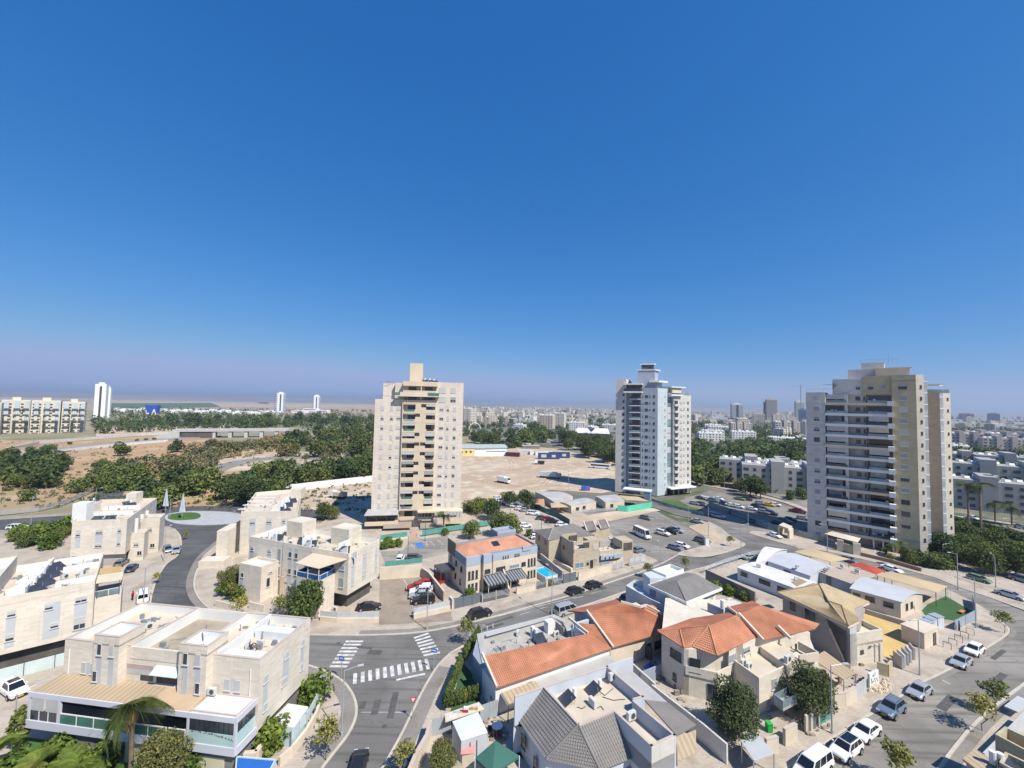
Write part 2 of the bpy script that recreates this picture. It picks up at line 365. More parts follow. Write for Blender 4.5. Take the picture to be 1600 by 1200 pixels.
# ---------------------------------------------------------------- vehicles
PAINT = {k: mat('car paint '+k, c, .28, .05, .2, 2, 0, .6, **({'metal': .35} if k in ('silver','grey','blue grey') else {})) for k, c in {
    'white': (.78,.78,.77), 'silver': (.46,.48,.50), 'grey': (.20,.21,.225), 'black': (.018,.019,.022), 'dark blue': (.02,.045,.12),
    'red': (.36,.015,.02), 'dark grey': (.07,.075,.08), 'blue grey': (.20,.26,.33), 'green': (.16,.24,.14), 'yellow': (.60,.42,.03), 'maroon': (.13,.012,.02)}.items()}
CARGLASS = glass('car window glass', (.015,.018,.022), .06); TYRE = mat('tyre rubber', (.018,.018,.018), .8, .2)
RIM = mat('alloy rim', (.35,.36,.37), .35, .1, 1, 6, metal=.6); LIGHT = mat('headlight lens', (.62,.64,.66), .15, .1, spec=.6)
TAIL = mat('tail light lens', (.33,.012,.01), .2, .15, spec=.6); TRIM = mat('black plastic trim', (.02,.02,.022), .6, .2); PLATE = mat('yellow number plate', (.70,.52,.05), .5, .05)
def loft(secs, closed=True):
    m = MB(); n = len(secs[0]); vs = [p for s in secs for p in s]; fs = []
    for i in range(len(secs)-1):
        for j in range(n):
            k = (j+1)%n; fs.append((i*n+j, i*n+k, (i+1)*n+k, (i+1)*n+j))
    fs.append(tuple(range(n))[::-1]); fs.append(tuple(range((len(secs)-1)*n, len(secs)*n)))
    return m.add(vs, fs)
CARS = {}
def car_meshes(kind):
    """x forward. returns meshes keyed by part"""
    P = dict(sedan=(4.6,1.80,1.45,.88,[(-2.3,.62,.92),(-2.12,.40,1.02),(-1.5,.28,1.03),(1.0,.28,.98),(1.7,.30,.88),(2.15,.38,.74),(2.3,.45,.62)],(-1.75,-.95,.35,1.15)),
             hatch=(4.1,1.76,1.50,.90,[(-2.05,.5,.95),(-1.95,.35,1.05),(-1.4,.26,1.05),(1.0,.26,1.0),(1.6,.28,.92),(1.95,.36,.78),(2.05,.45,.65)],(-1.98,-1.5,.25,1.1)),
             suv=(4.6,1.88,1.68,1.0,[(-2.3,.55,1.0),(-2.2,.38,1.12),(-1.5,.34,1.12),(1.1,.34,1.10),(1.75,.36,1.02),(2.2,.42,.90),(2.3,.5,.74)],(-2.2,-1.75,.35,1.15)),
             pickup=(5.3,1.9,1.80,1.05,[(-2.65,.6,1.05),(-2.6,.5,1.1),(-.7,.42,1.1),(1.2,.42,1.12),(2.0,.42,1.05),(2.55,.48,.95),(2.65,.55,.8)],(-.85,-.45,.75,1.45)),
             van=(5.2,1.95,1.98,1.1,[(-2.6,.45,1.15),(-2.55,.35,1.2),(-1.5,.32,1.2),(1.2,.32,1.18),(1.9,.34,1.08),(2.45,.42,.9),(2.6,.5,.72)],(-2.55,-2.42,1.05,1.9)),
             minibus=(7.0,2.05,2.75,1.35,[(-3.5,.5,1.35),(-3.45,.4,1.4),(-2,.35,1.4),(2.2,.35,1.38),(2.9,.38,1.25),(3.35,.45,1.0),(3.5,.5,.8)],(-3.48,-3.3,2.2,2.95)))[kind]
    L, W, H, belt, prof, (gx0, rx0, rx1, gx1) = P
    hw = W/2; secs = []
    for (x, zb, zt) in prof:
        e = 1-.10*(abs(x)/(L/2))**4; w2 = hw*e; mid = (zb+zt)/2
        secs.append([(x,-w2*.93,zb),(x,w2*.93,zb),(x,w2,zb+.12),(x,w2,mid+.08),(x,w2*.96,zt-.06),(x,w2*.84,zt),(x,-w2*.84,zt),(x,-w2*.96,zt-.06),(x,-w2,mid+.08),(x,-w2,zb+.12)])
    zb0 = [p[2] for p in prof]; body = loft(secs); bt = max(p[2] for p in prof if gx0-.2 <= p[0] <= gx1+.2)-.05
    bw, rw = hw*.86, hw*.70
    # greenhouse in glass, roof panel and pillars in paint
    gb = [(gx0,-bw),(gx0,bw),(gx1,bw),(gx1,-bw)]; gt = [(rx0,-rw),(rx0,rw),(rx1,rw),(rx1,-rw)]
    def quadof(i, j, ins=.04, off=.012):
        a = Vector((*gb[i],bt)); b = Vector((*gb[j],bt)); c = Vector((*gt[j],H-.05)); d = Vector((*gt[i],H-.05))
        n = (b-a).cross(d-a).normalized(); ctr = (a+b+c+d)/4
        if n.dot(ctr-Vector((0,0,bt))) < 0: n = -n
        f = lambda p, q, u: p.lerp(q, u)
        A = f(f(a,b,ins),f(d,c,ins),.04); B = f(f(a,b,1-ins),f(d,c,1-ins),.04); C = f(f(a,b,1-ins),f(d,c,1-ins),.93); D = f(f(a,b,ins),f(d,c,ins),.93)
        return [p+n*off for p in (A,B,C,D)]
    cab = MB(); cab.add([(*p,bt) for p in gb]+[(*p,H-.05) for p in gt], [(0,1,5,4),(1,2,6,5),(2,3,7,6),(3,0,4,7)])
    k = .93; cab.add([(*p,H-.05) for p in gt]+[(p[0]*.94+.01,p[1]*.84,H) for p in gt], [(0,1,5,4),(1,2,6,5),(2,3,7,6),(3,0,4,7),(4,5,6,7)])
    body.v, n0 = body.v, len(body.v); body.add(cab.v, cab.f)
    M = {}; M['body'] = body
    ws = MB(); q = quadof(2, 3); ws.add(q, [(0,1,2,3)]); M['windscreen'] = ws
    rw_ = MB(); rw_.add(quadof(0, 1), [(0,1,2,3)]); M['rear_window'] = rw_
    sides = []
    for (i, j) in ((1,2),(3,0)):
        q = quadof(i, j, .03); m = MB(); a, b, c, d = q; nn = 3 if kind not in ('minibus','van') else (5 if kind == 'minibus' else 3)
        for t in range(nn):
            u0, u1 = t/nn+.015, (t+1)/nn-.015
            m.add([a.lerp(b,u0), a.lerp(b,u1), d.lerp(c,u1), d.lerp(c,u0)], [(0,1,2,3)])
        sides.append(m)
    M['side'] = sides
    fx, rx = L/2-.85*(L/4.5), -L/2+.85*(L/4.5); M['wx'] = (fx, rx); M['r'] = .33 if kind not in ('suv','pickup','van','minibus') else .37
    M['hw'] = hw; M['L'] = L; M['H'] = H; M['prof'] = prof; M['rwid'] = rw; M['rx'] = (rx0, rx1)
    return M
def wheel_meshes(r):
    t = MB().tube((0,-.10,0),(0,.10,0), r, r, 16); d = MB().tube((0,-.105,0),(0,-.12,0), r*.66, r*.60, 10)
    return t.mesh('wheel', TYRE), d.mesh('rim', RIM)
WH = {r: wheel_meshes(r) for r in (.33, .37)}
def car_proto(kind, paint, dark_roof=False):
    key = (kind, paint, dark_roof)
    if key in CARS: return CARS[key]
    if kind not in CARS: CARS[kind] = car_meshes(kind)
    M = CARS[kind]; L, hw, H = M['L'], M['hw'], M['H']; root = ('car', [])
    P = root[1]; pm = PAINT[paint]
    P.append(('body', M['body'].mesh('body', pm), (0,0,0), 0, []))
    for nm in ('windscreen', 'rear_window'):
        if kind == 'van' and nm == 'rear_window' and False: continue
        P.append((nm, M[nm].mesh(nm, CARGLASS), (0,0,0), 0, []))
    for m in M['side']: P.append(('side_window', m.mesh('side_window', CARGLASS), (0,0,0), 0, []))
    r = M['r']; tm, rm = WH[r]
    ar = MB().tube((0,-.01,0),(0,.01,0), r+.07, r+.07, 16).mesh('wheel_arch', TRIM)
    for x in M['wx']:
        for sg in (-1, 1):
            rot = 0 if sg < 0 else PI
            P.append(('wheel_arch', ar, (x, sg*(hw-.005), r+.03), 0, []))
            P.append(('wheel', tm, (x, sg*(hw-.07), r), rot, [('rim', rm)]))
    f = M['prof'][-2]; fz = f[2]-.12; xf = f[0]
    hl = MB().box(-.03,.10,-.19,.19,-.07,.07).mesh('headlight', LIGHT); tl = MB().box(-.06,.05,-.17,.17,-.1,.1).mesh('tail_light', TAIL)
    for sg in (-1, 1):
        P.append(('headlight', hl, (xf+.06, sg*hw*.68, fz), 0, [])); P.append(('tail_light', tl, (-L/2+.1, sg*hw*.74, M['prof'][1][2]-.12), 0, []))
        mr = MB().box(-.08,.08,-.09,.09,-.06,.08).mesh('wing_mirror', pm); P.append(('wing_mirror', mr, (M['prof'][3][0]-.3, sg*(hw+.06), M['prof'][3][2]+.05), 0, []))
    P.append(('grille', MB().box(-.05,.03,-hw*.55,hw*.55,-.09,.09).mesh('grille', TRIM), (L/2-.02,0,f[1]+.13), 0, []))
    P.append(('number_plate', MB().box(0,.02,-.26,.26,-.06,.06).mesh('number_plate', PLATE), (L/2+.02,0,f[1]+.08), 0, []))
    P.append(('number_plate', MB().box(0,.02,-.26,.26,-.06,.06).mesh('number_plate', PLATE), (-L/2-.03,0,.62), 0, []))
    a, b = M['rx']; rw = M['rwid']
    if dark_roof:
        P.append(('glass_roof', MB().box(a*.9,b*.9,-rw*.8,rw*.8,H-.01,H+.012).mesh('glass_roof', CARGLASS), (0,0,0), 0, []))
    if kind == 'suv':
        for sg in (-1, 1): P.append(('roof_rail', MB().bar((a*.9,sg*rw*.9,H+.03),(b*.85,sg*rw*.9,H+.03),.04).mesh('roof_rail', TRIM), (0,0,0), 0, []))
    CARS[key] = P; return P
def car(kind, paint, x, y, ang, label, group=None, z=0, dark_roof=False, simple=False, name=None):
    P = car_proto(kind, paint, dark_roof)
    t = thing(name or {'sedan':'sedan_car','hatch':'hatchback_car','suv':'suv_car','pickup':'pickup_truck','van':'van','minibus':'minibus'}[kind], label, {'van':'van','minibus':'minibus','pickup':'pickup'}.get(kind,'car'), (x,y,z), ang, group)
    for nm, me, loc, rot, subs in P:
        if simple and nm not in ('body','windscreen','rear_window','side_window','wheel'): continue
        o = inst(nm, me, t, loc, rot)
        if not simple:
            for sn, sm in subs: inst(sn, sm, o)
    return t
# ---------------------------------------------------------------- lamps, roof gear, windows
def lamp(px, py, h, adir, label, arm=1.6, group='street lamps', z=0, mt=None):
    p = G(px, py, z); t = thing('street_lamp', label, 'street lamp', p, adir, group)
    MB().tube((0,0,0),(0,0,h), .09, .06, 8).obj('pole', mt or GALV, t)
    MB().tube((0,0,0),(0,0,.5), .15, .14, 8).obj('base', mt or GALV, t)
    if arm: MB().tube((0,0,h-.05),(arm,0,h+.25), .035, .03, 6).obj('arm', mt or GALV, t)
    MB().box(arm-.1,arm+.6,-.13,.13,h+.2,h+.32).obj('lamp_head', mt or LMET, t)
    return t
TANK_M = MB().tube((0,0,.25),(0,0,1.45),.27,.27,14).add([], []).mesh('tank', WHITE)
HTANK_M = MB().tube((-.6,0,1.15),(.6,0,1.15),.26,.26,14).mesh('tank', WHITE)
_c = MB().slab((-.95,-1.0,.15),(.95,-1.0,.15),(.95,.6,.95),(-.95,.6,.95),.07); COLL_M = _c.mesh('collector', glass('solar collector glass', (.05,.055,.07), .12))
STAND_M = MB().bar((-.8,.5,0),(-.8,.5,.9),.04).bar((.8,.5,0),(.8,.5,.9),.04).bar((-.8,.1,0),(-.8,0,1.1),.04).bar((.8,.1,0),(.8,0,1.1),.04).mesh('stand', GALV)
def solar(parent_z, x, y, ang, label, group='solar water heaters on the roofs', vertical=True, s=1.0):
    t = thing('solar_water_heater', label, 'water heater', (x,y,parent_z), ang, group); t.scale = (s,s,s)
    inst('collector', COLL_M, t); inst('stand', STAND_M, t)
    inst('tank', TANK_M if vertical else HTANK_M, t, (0,.95 if vertical else .75,0 if vertical else 0), 0, 1)
    return t
AC_B = MB().box(-.42,.42,-.16,.16,.08,.72).mesh('casing', FRAMEW); AC_F = MB().tube((.08,-.165,.4),(.08,-.18,.4),.24,.24,14).mesh('fan_grille', DGREY)
AC_L = MB().box(-.38,-.3,-.14,.14,0,.08).box(.3,.38,-.14,.14,0,.08).mesh('foot', GALV)
def ac(x, y, z, ang, label, group='air conditioning units', s=1.1):
    t = thing('air_conditioner', label, 'air conditioner', (x,y,z), ang, group); t.scale = (s,s,s)
    inst('casing', AC_B, t); inst('fan_grille', AC_F, t); inst('foot', AC_L, t); return t
_d = MB()
for i in range(3):
    for j in range(14):
        r0, r1 = i/3*.5, (i+1)/3*.5; a0, a1 = 2*PI*j/14, 2*PI*(j+1)/14
        _d.quad(*[(r*math.cos(a), r*r*.7, r*math.sin(a)+.9) for r, a in ((r0,a0),(r1,a0),(r1,a1),(r0,a1))])
DISH_M = _d.mesh('dish', WHITE); DPOLE_M = MB().tube((0,.02,0),(0,.02,.9),.03,.03,6).bar((0,.1,.9),(0,-.5,.95),.03).mesh('mast', GALV)
def dish(x, y, z, ang, label, s=1.0):
    t = thing('satellite_dish', label, 'satellite dish', (x,y,z), ang); t.scale=(s,s,s); inst('dish', DISH_M, t); inst('mast', DPOLE_M, t); return t
WM = {}
def win_mesh(w, h, kind):
    key = (round(w,2), round(h,2), kind)
    if key in WM: return WM[key]
    fr = MB(); t = .05
    for a in ((-w/2,-w/2+t,0,h),(w/2-t,w/2,0,h),(-w/2+t,w/2-t,0,t),(-w/2+t,w/2-t,h-t,h)): fr.box(a[0],a[1],-.05,.02,a[2],a[3])
    if w > .9: fr.box(-.03,.03,-.04,.02,t,h-t)
    if w > 2.2:
        for q in (-w/4, w/4): fr.box(q-.03,q+.03,-.04,.02,t,h-t)
    fr.box(-w/2-.08,w/2+.08,-.10,.02,-.08,-.002)
    pane = MB(); pane.box(-w/2+t,w/2-t,-.02,.015,t,h-t)
    sh = None
    fm = FRAMEW if kind[0] != 'd' else DGREY
    if 's' in kind[1:]:
        sh = MB(); f = {'1':1.0,'2':.6,'3':.35}[kind[-1]]; sh.box(-w/2+t,w/2-t,-.045,-.021,h-t-(h-2*t)*f,h-t)
    WM[key] = (fr.mesh('window', fm), pane.mesh('pane', GLASS if 'b' not in kind else GLASSB), sh.mesh('shutter', SHUT if 'g' not in kind else SHUTG) if sh else None)
    return WM[key]
def window(parent, x, y, z, w, h, face=0.0, kind='w', sub=True):
    """face: rotation of the window plane; 0 faces -y in the parent's frame. z = sill height"""
    fr, pane, sh = win_mesh(w, h, kind)
    dx, dy = math.sin(face)*.022, -math.cos(face)*.022
    o = inst('window', fr, parent, (x+dx, y+dy, z), face)
    inst('pane', pane, o)
    if sh: inst('shutter', sh, o)
    return o
FL, FR_, FB, FF = 0.0, PI/2, PI, -PI/2     # faces: front (-y), right (+x), back, left (-x)
def house_frame(name, label, cat, p0, ang, group=None): return thing(name, label, cat, (p0[0],p0[1],0), R(ang), group)
def W(t, x, y, z=0):
    """world position of a local point of an upright thing"""
    a = t.rotation_euler[2]; return (t.location[0]+x*math.cos(a)-y*math.sin(a), t.location[1]+x*math.sin(a)+y*math.cos(a), t.location[2]+z)
def tiled_plane(name, pts, m, parent, rise=.085, step=.36, tile=.0, **k):
    """roof slope as overlapping courses: pts = eave a, eave b, top b, top a (planar). each course is a real step"""
    a, b, c, d = [Vector(p) for p in pts]; mb = MB(); n = (b-a).cross(d-a).normalized()
    if n.z < 0: n = -n
    L = max((d-a).length, (c-b).length); nr = max(2, int(L/step)); lift = n*rise
    for i in range(nr):
        u0, u1 = i/nr, min(1, (i+1.12)/nr); p0, p1 = a.lerp(d,u0), b.lerp(c,u0); q0, q1 = a.lerp(d,u1), b.lerp(c,u1)
        wd = max((p1-p0).length, .05); 
        mb.add([p0+lift, p1+lift, q1+n*.012, q0+n*.012, p0-n*.02, p1-n*.02], [(0,1,2,3),(4,5,1,0),(0,3,4),(1,5,2)])
        if tile:
            nt_ = max(1, int(wd/tile)); e = (p1-p0)/nt_
            for j in range(1, nt_):
                x = p0+e*j; y = q0.lerp(q1, j/nt_); w_ = (p1-p0).normalized()*.045
                mb.add([x-w_+lift, x+w_+lift, y+w_+n*.012, y-w_+n*.012, x+lift*1.9, y+n*.055], [(0,4,5,3),(4,1,2,5),(0,1,4)])
    # underside board
    mb.add([a-n*.02, b-n*.02, c-n*.02, d-n*.02, a-n*.14, b-n*.14, c-n*.14, d-n*.14], [(4,7,6,5),(0,4,5,1),(1,5,6,2),(2,6,7,3),(3,7,4,0)])
    return mb.obj(name, m, parent, **k)
def ridge(parent, p, q, m, r=.11): return MB().tube(p, q, r, r, 6).obj('ridge_tile', m, parent)
# ================================================================= SETTING
from mathutils.geometry import tessellate_polygon
ASPH = mat('old asphalt', (.15,.142,.13), .93, .12, .2, 8, .15, kind='asphalt', dir=R(-38))
ASPH_A = mat('patched dark asphalt', (.088,.087,.088), .9, .12, .2, 8, .15, kind='asphalt', dir=R(80))
ASPH_L = mat('sun bleached asphalt', (.20,.185,.16), .95, .12, .25, 8, .15, kind='asphalt', dir=R(30))
PAVER = mat('beige paving', (.48,.415,.34), .9, .1, .3, 5, .1, kind='paver')
PAVER_D = mat('grey paving', (.27,.245,.215), .9, .1, .3, 5, .1, kind='paver')
KERB = mat('pale kerb stone', (.50,.45,.37), .85, .1, .6, 5)
PAINTW = mat('worn white road paint', (.56,.55,.52), .85, .4, 1.2, 5)
EARTH = mat('dry orange earth', (.43,.27,.145), .97, .15, .05, 1.2, .2, kind='earth', cols=((.34,.25,.14),(.52,.39,.25)), s1=.012, s2=.06)
DIRT = mat('pale graded dirt', (.50,.40,.29), .97, .18, .08, 1.0, .2, kind='earth', cols=((.42,.31,.205),(.60,.52,.41)), s1=.03, s2=.16)
SCRUB = mat('dry scrub ground', (.30,.25,.15), .97, .2, .05, .8, .2, kind='earth', cols=((.17,.18,.09),(.40,.32,.21)), s1=.01, s2=.04)
FIELDM = mat('patchwork farmland', (.33,.28,.20), .97, .15, .002, .02, 0, kind='earth', cols=((.36,.28,.20),(.13,.15,.085)), s1=.0012, s2=.0023)
TOWN = mat('town ground', (.20,.18,.14), .95, .2, .02, .3, 0, kind='earth', cols=((.085,.10,.05),(.34,.29,.22)), s1=.02, s2=.05)
GREENF = mat('green crop field', (.09,.135,.06), .97, .2, .01, .1)
BROWNF = mat('ploughed brown field', (.42,.34,.25), .97, .2, .01, .1)
LAWN = mat('lawn grass', (.065,.13,.028), .95, .25, .5, 6, .3)
TURF = mat('artificial turf', (.05,.11,.04), .95, .12, .5, 8, .2)
def px(*p): return [G(a, b) for a, b in p]
def sheet(name, pts, m, z, kind='structure', parent=None, **k):
    mb = MB(); V = [(p[0],p[1],z) for p in pts]; F = []
    for a, b, c in tessellate_polygon([[Vector(v) for v in V]]):
        A, B, C = V[a], V[b], V[c]; k_ = (B[0]-A[0])*(C[1]-A[1])-(C[0]-A[0])*(B[1]-A[1]); F.append((a,b,c) if k_ > 0 else (a,c,b))
    mb.add(V, F)
    return mb.obj(name, m, parent, kind=kind, **k)
def block(name, pts, m, z0=-.125, z1=0.0, **k):
    return MB().prism([(p[0],p[1]) for p in pts], z0, z1).obj(name, m, kind='structure', **k)
def smooth(pts, n=3):
    """round a traced line (Catmull-Rom)"""
    P = [Vector((p[0],p[1],0)) for p in pts]; out = []
    for i in range(len(P)-1):
        a, b, c, d = P[max(0,i-1)], P[i], P[i+1], P[min(len(P)-1,i+2)]
        for j in range(n):
            t = j/n; out.append(.5*((2*b)+(c-a)*t+(2*a-5*b+4*c-d)*t*t+(3*b-a-3*c+d)*t**3))
    return out+[P[-1]]
def strip(mb, pts, w, z0, z1, off=0.0):
    P = [Vector((p[0],p[1])) for p in pts]; L = []
    for i in range(len(P)):
        d = (P[min(i+1,len(P)-1)]-P[max(i-1,0)]).normalized(); n = Vector((-d.y,d.x)); L.append((P[i]+n*(off-w/2), P[i]+n*(off+w/2)))
    for i in range(len(L)-1):
        (a,b),(c,d) = L[i], L[i+1]
        mb.add([(a.x,a.y,z1),(c.x,c.y,z1),(d.x,d.y,z1),(b.x,b.y,z1),(a.x,a.y,z0),(c.x,c.y,z0),(d.x,d.y,z0),(b.x,b.y,z0)],
               [(0,1,2,3),(4,5,1,0),(3,2,6,7)]+([(0,3,7,4)] if i == 0 else [])+([(1,5,6,2)] if i == len(L)-2 else []))
    return mb
sheet('ground', [(-15000,-500),(15000,-500),(15000,15000),(-15000,15000)], FIELDM, -.6)
# nearer terrain, each sheet a little above the one below
sheet('town_ground', px((690,640),(1010,642),(1400,652),(1660,660))+[G(1640,1300),G(560,1300),G(560,800),G(700,700)], TOWN, -.30)
sheet('scrub_ground', px((-60,640),(300,642),(620,646),(720,650),(760,700),(700,800),(560,860),(-40,900)), SCRUB, -.25)
sheet('earth_ground', px((-60,690),(140,684),(330,676),(345,690),(300,715),(190,735),(150,770),(60,800),(-60,808)), EARTH, -.21)
sheet('earth_ground', px((150,665),(370,660),(380,668),(330,676),(150,684)), DIRT, -.20)
sheet('earth_ground', px((250,742),(420,732),(440,752),(360,792),(262,790),(240,775)), EARTH, -.19)
sheet('earth_ground', px((300,735),(330,712),(400,700),(470,705),(560,712),(600,735),(560,745),(440,748)), DIRT, -.2)
sheet('field', px((150,630),(330,629.5),(345,636),(150,638)), GREENF, -.1)
sheet('field', px((330,629),(440,631),(440,637),(345,636)), BROWNF, -.12)
sheet('field', px((590,637),(440,636),(440,648),(590,652)), mat('reddish ploughed field', (.38,.28,.20), .97, .2, .01, .1), -.08)
sheet('field', px((0,620),(150,621),(150,626),(0,625)), BROWNF, -.14)
sheet('field', px((400,628.5),(600,632),(600,641),(440,640)), BROWNF, -.14)
sheet('field', px((150,624),(420,629),(420,634),(140,629)), BROWNF, -.14)
sheet('dirt_lot', px((722,693),(800,694),(880,702),(965,724),(990,760),(940,770),(860,765),(722,800),(700,760)), DIRT, -.18)
sheet('dirt_lot', px((395,770),(440,757),(585,746),(600,790),(560,800),(470,812),(400,810)), DIRT, -.17)
sheet('park_lawn', px((1120,700),(1250,694),(1260,712),(1180,722),(1110,720)), LAWN, -.2)
sheet('park_lawn', px((1500,770),(1600,775),(1640,800),(1500,790)), LAWN, -.2)
# wheel tracks on the graded lot and the left yard
tk = MB(); g_ = random.Random(6)
for i in range(34):
    x0, y0 = (g_.uniform(735,930), g_.uniform(706,760)) if i < 26 else (g_.uniform(420,570), g_.uniform(772,800)); dx = g_.uniform(-70,70)
    p = smooth(px((x0,y0),(x0+dx*.5,y0+g_.uniform(-5,5)),(x0+dx,y0+g_.uniform(-9,9))), 4)
    for o_ in (0, 2.0): strip(tk, p, g_.uniform(.35,.8), -.17, -.155+.0004*i, o_)
tk.obj('wheel_tracks', mat('rutted darker dirt', (.40,.30,.20), .97, .2, .2, 2), kind='stuff', label='wheel tracks crossing the pale dirt lot')
# hills on the horizon
def hills(r, base, amp, seed, m, a0=20, a1=160, n=160, name='hills'):
    g = random.Random(seed); ph = [g.uniform(0, 6.28) for _ in range(6)]; mb = MB(); rows = []
    for i in range(n+1):
        a = R(a0+(a1-a0)*i/n); x = i/n*26
        h = base+amp*(.5+.3*math.sin(x*.7+ph[0])+.25*math.sin(x*1.9+ph[1])+.12*math.sin(x*4.3+ph[2])+.07*math.sin(x*9+ph[3]))
        c, s = math.cos(a), math.sin(a)
        rows.append([(r*.86*c, r*.86*s, -1), (r*.93*c, r*.93*s, h*.55), (r*c, r*s, h), (r*1.05*c, r*1.05*s, -1)])
    vs = [p for q in rows for p in q]
    fs = [(4*i+4+j, 4*i+j, 4*i+1+j, 4*i+5+j) for i in range(n) for j in range(3)]
    mb.add(vs, fs); return mb.obj(name, m, kind='structure', smooth=True)
hills(9500, 62, 28, 3, mat('far hills', (.25,.24,.19), .97, .2, .001, .01))
hills(13500, 95, 60, 8, mat('farther hills', (.24,.23,.20), .97, .2, .001, .01))
hazem = bpy.data.materials.new('haze'); hazem.use_nodes = True; hn = hazem.node_tree; hn.nodes.clear()
hv = hn.nodes.new('ShaderNodeVolumePrincipled'); ho = hn.nodes.new('ShaderNodeOutputMaterial'); hn.links.new(hv.outputs[0], ho.inputs['Volume'])
hv.inputs['Color'].default_value = (.66,.77,.96,1); hv.inputs['Density'].default_value = .00013; hv.inputs['Anisotropy'].default_value = .2
MB().box(-15500,15500,-600,15500,-2.2,185).obj('haze', hazem, kind='stuff')
# ---------------------------------------------------------------- near blocks, roads
roadA_l = px((272,826),(281,836),(283,852),(277,868),(262,879),(250,895),(241,915),(235,940),(236,965),(262,995),(330,1018),(400,1030),(482,1039))
roadA_r = px((374,826),(352,840),(334,855),(318,870),(308,890),(303,910),(308,930),(328,951),(370,972),(420,984),(482,991))
sheet('road', roadA_l+roadA_r[::-1], ASPH_A, -.116)
roadC_l = px((482,1039),(510,1049),(536,1064),(553,1088),(557,1115),(545,1145),(522,1175),(500,1205),(470,1260))
roadC_r = px((704,1020),(684,1040),(664,1072),(646,1108),(628,1145),(606,1185),(590,1212),(560,1270))
roadB_t = px((482,991),(560,992),(640,989),(700,980),(760,966),(830,947),(900,927),(960,907),(1005,892),(1036,879),(1056,868))
roadB_b = px((704,1020),(735,1003),(790,982),(860,962),(930,940),(1000,916),(1060,897),(1100,886),(1140,877),(1190,871),(1240,868))
sheet('road', roadC_l[:1]+roadC_l[1:]+roadC_r[::-1]+[G(600,1010),G(482,1015)], ASPH, -.112)
sheet('road', [G(482,1041)]+roadB_t+px((1110,872),(1150,856),(1164,850),(1200,842),(1247,856))+roadB_b[::-1], ASPH, -.108)
lotp = px((905,796),(960,790),(1012,790),(1040,806),(1076,822),(1105,836),(1118,845),(1090,856),(1062,862),(1056,868),(1036,879),(1010,868),(985,855),(960,838),(930,815))
sheet('car_park_surface', lotp, mat('car park asphalt', (.21,.19,.165), .95, .12, .25, 8, .15, kind='asphalt', dir=R(-30)), -.104)
roadD = px((1247,857),(1213,846),(1170,833),(1140,824),(1100,803),(1060,795),(1010,783),(960,776),(900,772),(840,776),(780,782),(724,790),(724,800),(800,792),(860,786),(920,783),(980,786),(1020,792),(1060,805),(1107,814),(1125,823),(1135,832),(1164,850))
sheet('road', roadD, ASPH, -.100)
roadF = px((1247,856),(1290,861),(1340,872),(1400,886),(1460,902),(1500,918),(1545,933),(1620,962),(1700,990),(1700,1030),(1640,1010),(1600,1000),(1584,988),(1560,965),(1530,945),(1490,925),(1430,906),(1370,892),(1300,876),(1240,868))
sheet('road', roadF, ASPH_L, -.096)
roadE_l = px((1566,972),(1576,982),(1572,992),(1545,1010),(1510,1031),(1470,1052),(1437,1068),(1400,1092),(1350,1122),(1300,1153),(1230,1200),(1120,1270))
roadE_r = px((1640,1008),(1640,1040),(1600,1068),(1560,1098),(1525,1128),(1497,1160),(1466,1202),(1430,1260))
sheet('road', roadE_l+roadE_r[::-1]+[G(1640,1010),G(1584,985)], ASPH_L, -.092)
# car park of tower 2 / tower 3, and road beyond it
sheet('car_park_surface', px((1060,782),(1110,766),(1180,776),(1262,800),(1262,850),(1213,846),(1170,833),(1140,824),(1100,803)), mat('tower car park asphalt', (.20,.185,.16), .95, .1, .25, 8, .1, kind='asphalt', dir=R(-35)), -.14)
hw = MB(); strip(hw, smooth(px((838,683),(872,696),(915,709),(975,719),(1050,733),(1090,747),(1160,760),(1230,777),(1300,800),(1400,815),(1490,826),(1640,858)),3), 11, -.2, -.03)
strip(hw, smooth(px((1100,735),(1160,742),(1230,765),(1300,785),(1490,812),(1640,838)),3), 8, -.2, -.04); hw.obj('road', ASPH_L, kind='structure')
vg = MB(); strip(vg, smooth(px((1050,741),(1090,755),(1160,768),(1230,785),(1300,808),(1490,836),(1640,870)),3), 3.5, -.2, -.01)
strip(vg, smooth(px((1480,805),(1560,815),(1640,828)),3), 3.5, -.2, -.01); strip(vg, smooth(px((838,680),(915,705),(975,714)),3), 3, -.2, -.0); vg.obj('pavement', PAVER, kind='structure')
sheet('sandy_island', px((1095,748),(1130,748),(1162,757),(1140,762),(1100,757)), EARTH, -.02)
# raised blocks (top = pavement level)
blockL = [roadA_l[0]]+px((262,822),(180,826),(100,832),(0,838),(-80,842),(-140,1000),(-140,1300),(440,1300))+roadC_l[::-1]+roadA_l[-2:0:-1]
block('pavement', blockL, PAVER)
blockM = [roadA_r[0]]+px((384,812),(440,810),(500,818),(528,800),(560,802),(600,806),(724,800),(800,793),(860,787),(905,796))+lotp[:1]+lotp[-1:8:-1]+roadB_t[-2::-1]+roadA_r[-2:0:-1]
block('pavement', blockM, PAVER)
blockR = roadC_r[::-1]+roadB_b[1:]+px((1300,876),(1370,892),(1430,906),(1490,925),(1530,945),(1560,965))+roadE_l+px((900,1300))
block('pavement', blockR, PAVER)
isl = px((1118,845),(1105,836),(1076,822),(1107,815),(1125,824),(1135,833),(1150,842),(1164,850),(1150,857),(1125,865),(1095,870),(1062,867),(1056,868),(1062,862),(1090,856))
block('pavement', isl, PAVER)
block('pavement', roadE_r+px((1530,1300),(1750,1100),(1700,1030)), PAVER)
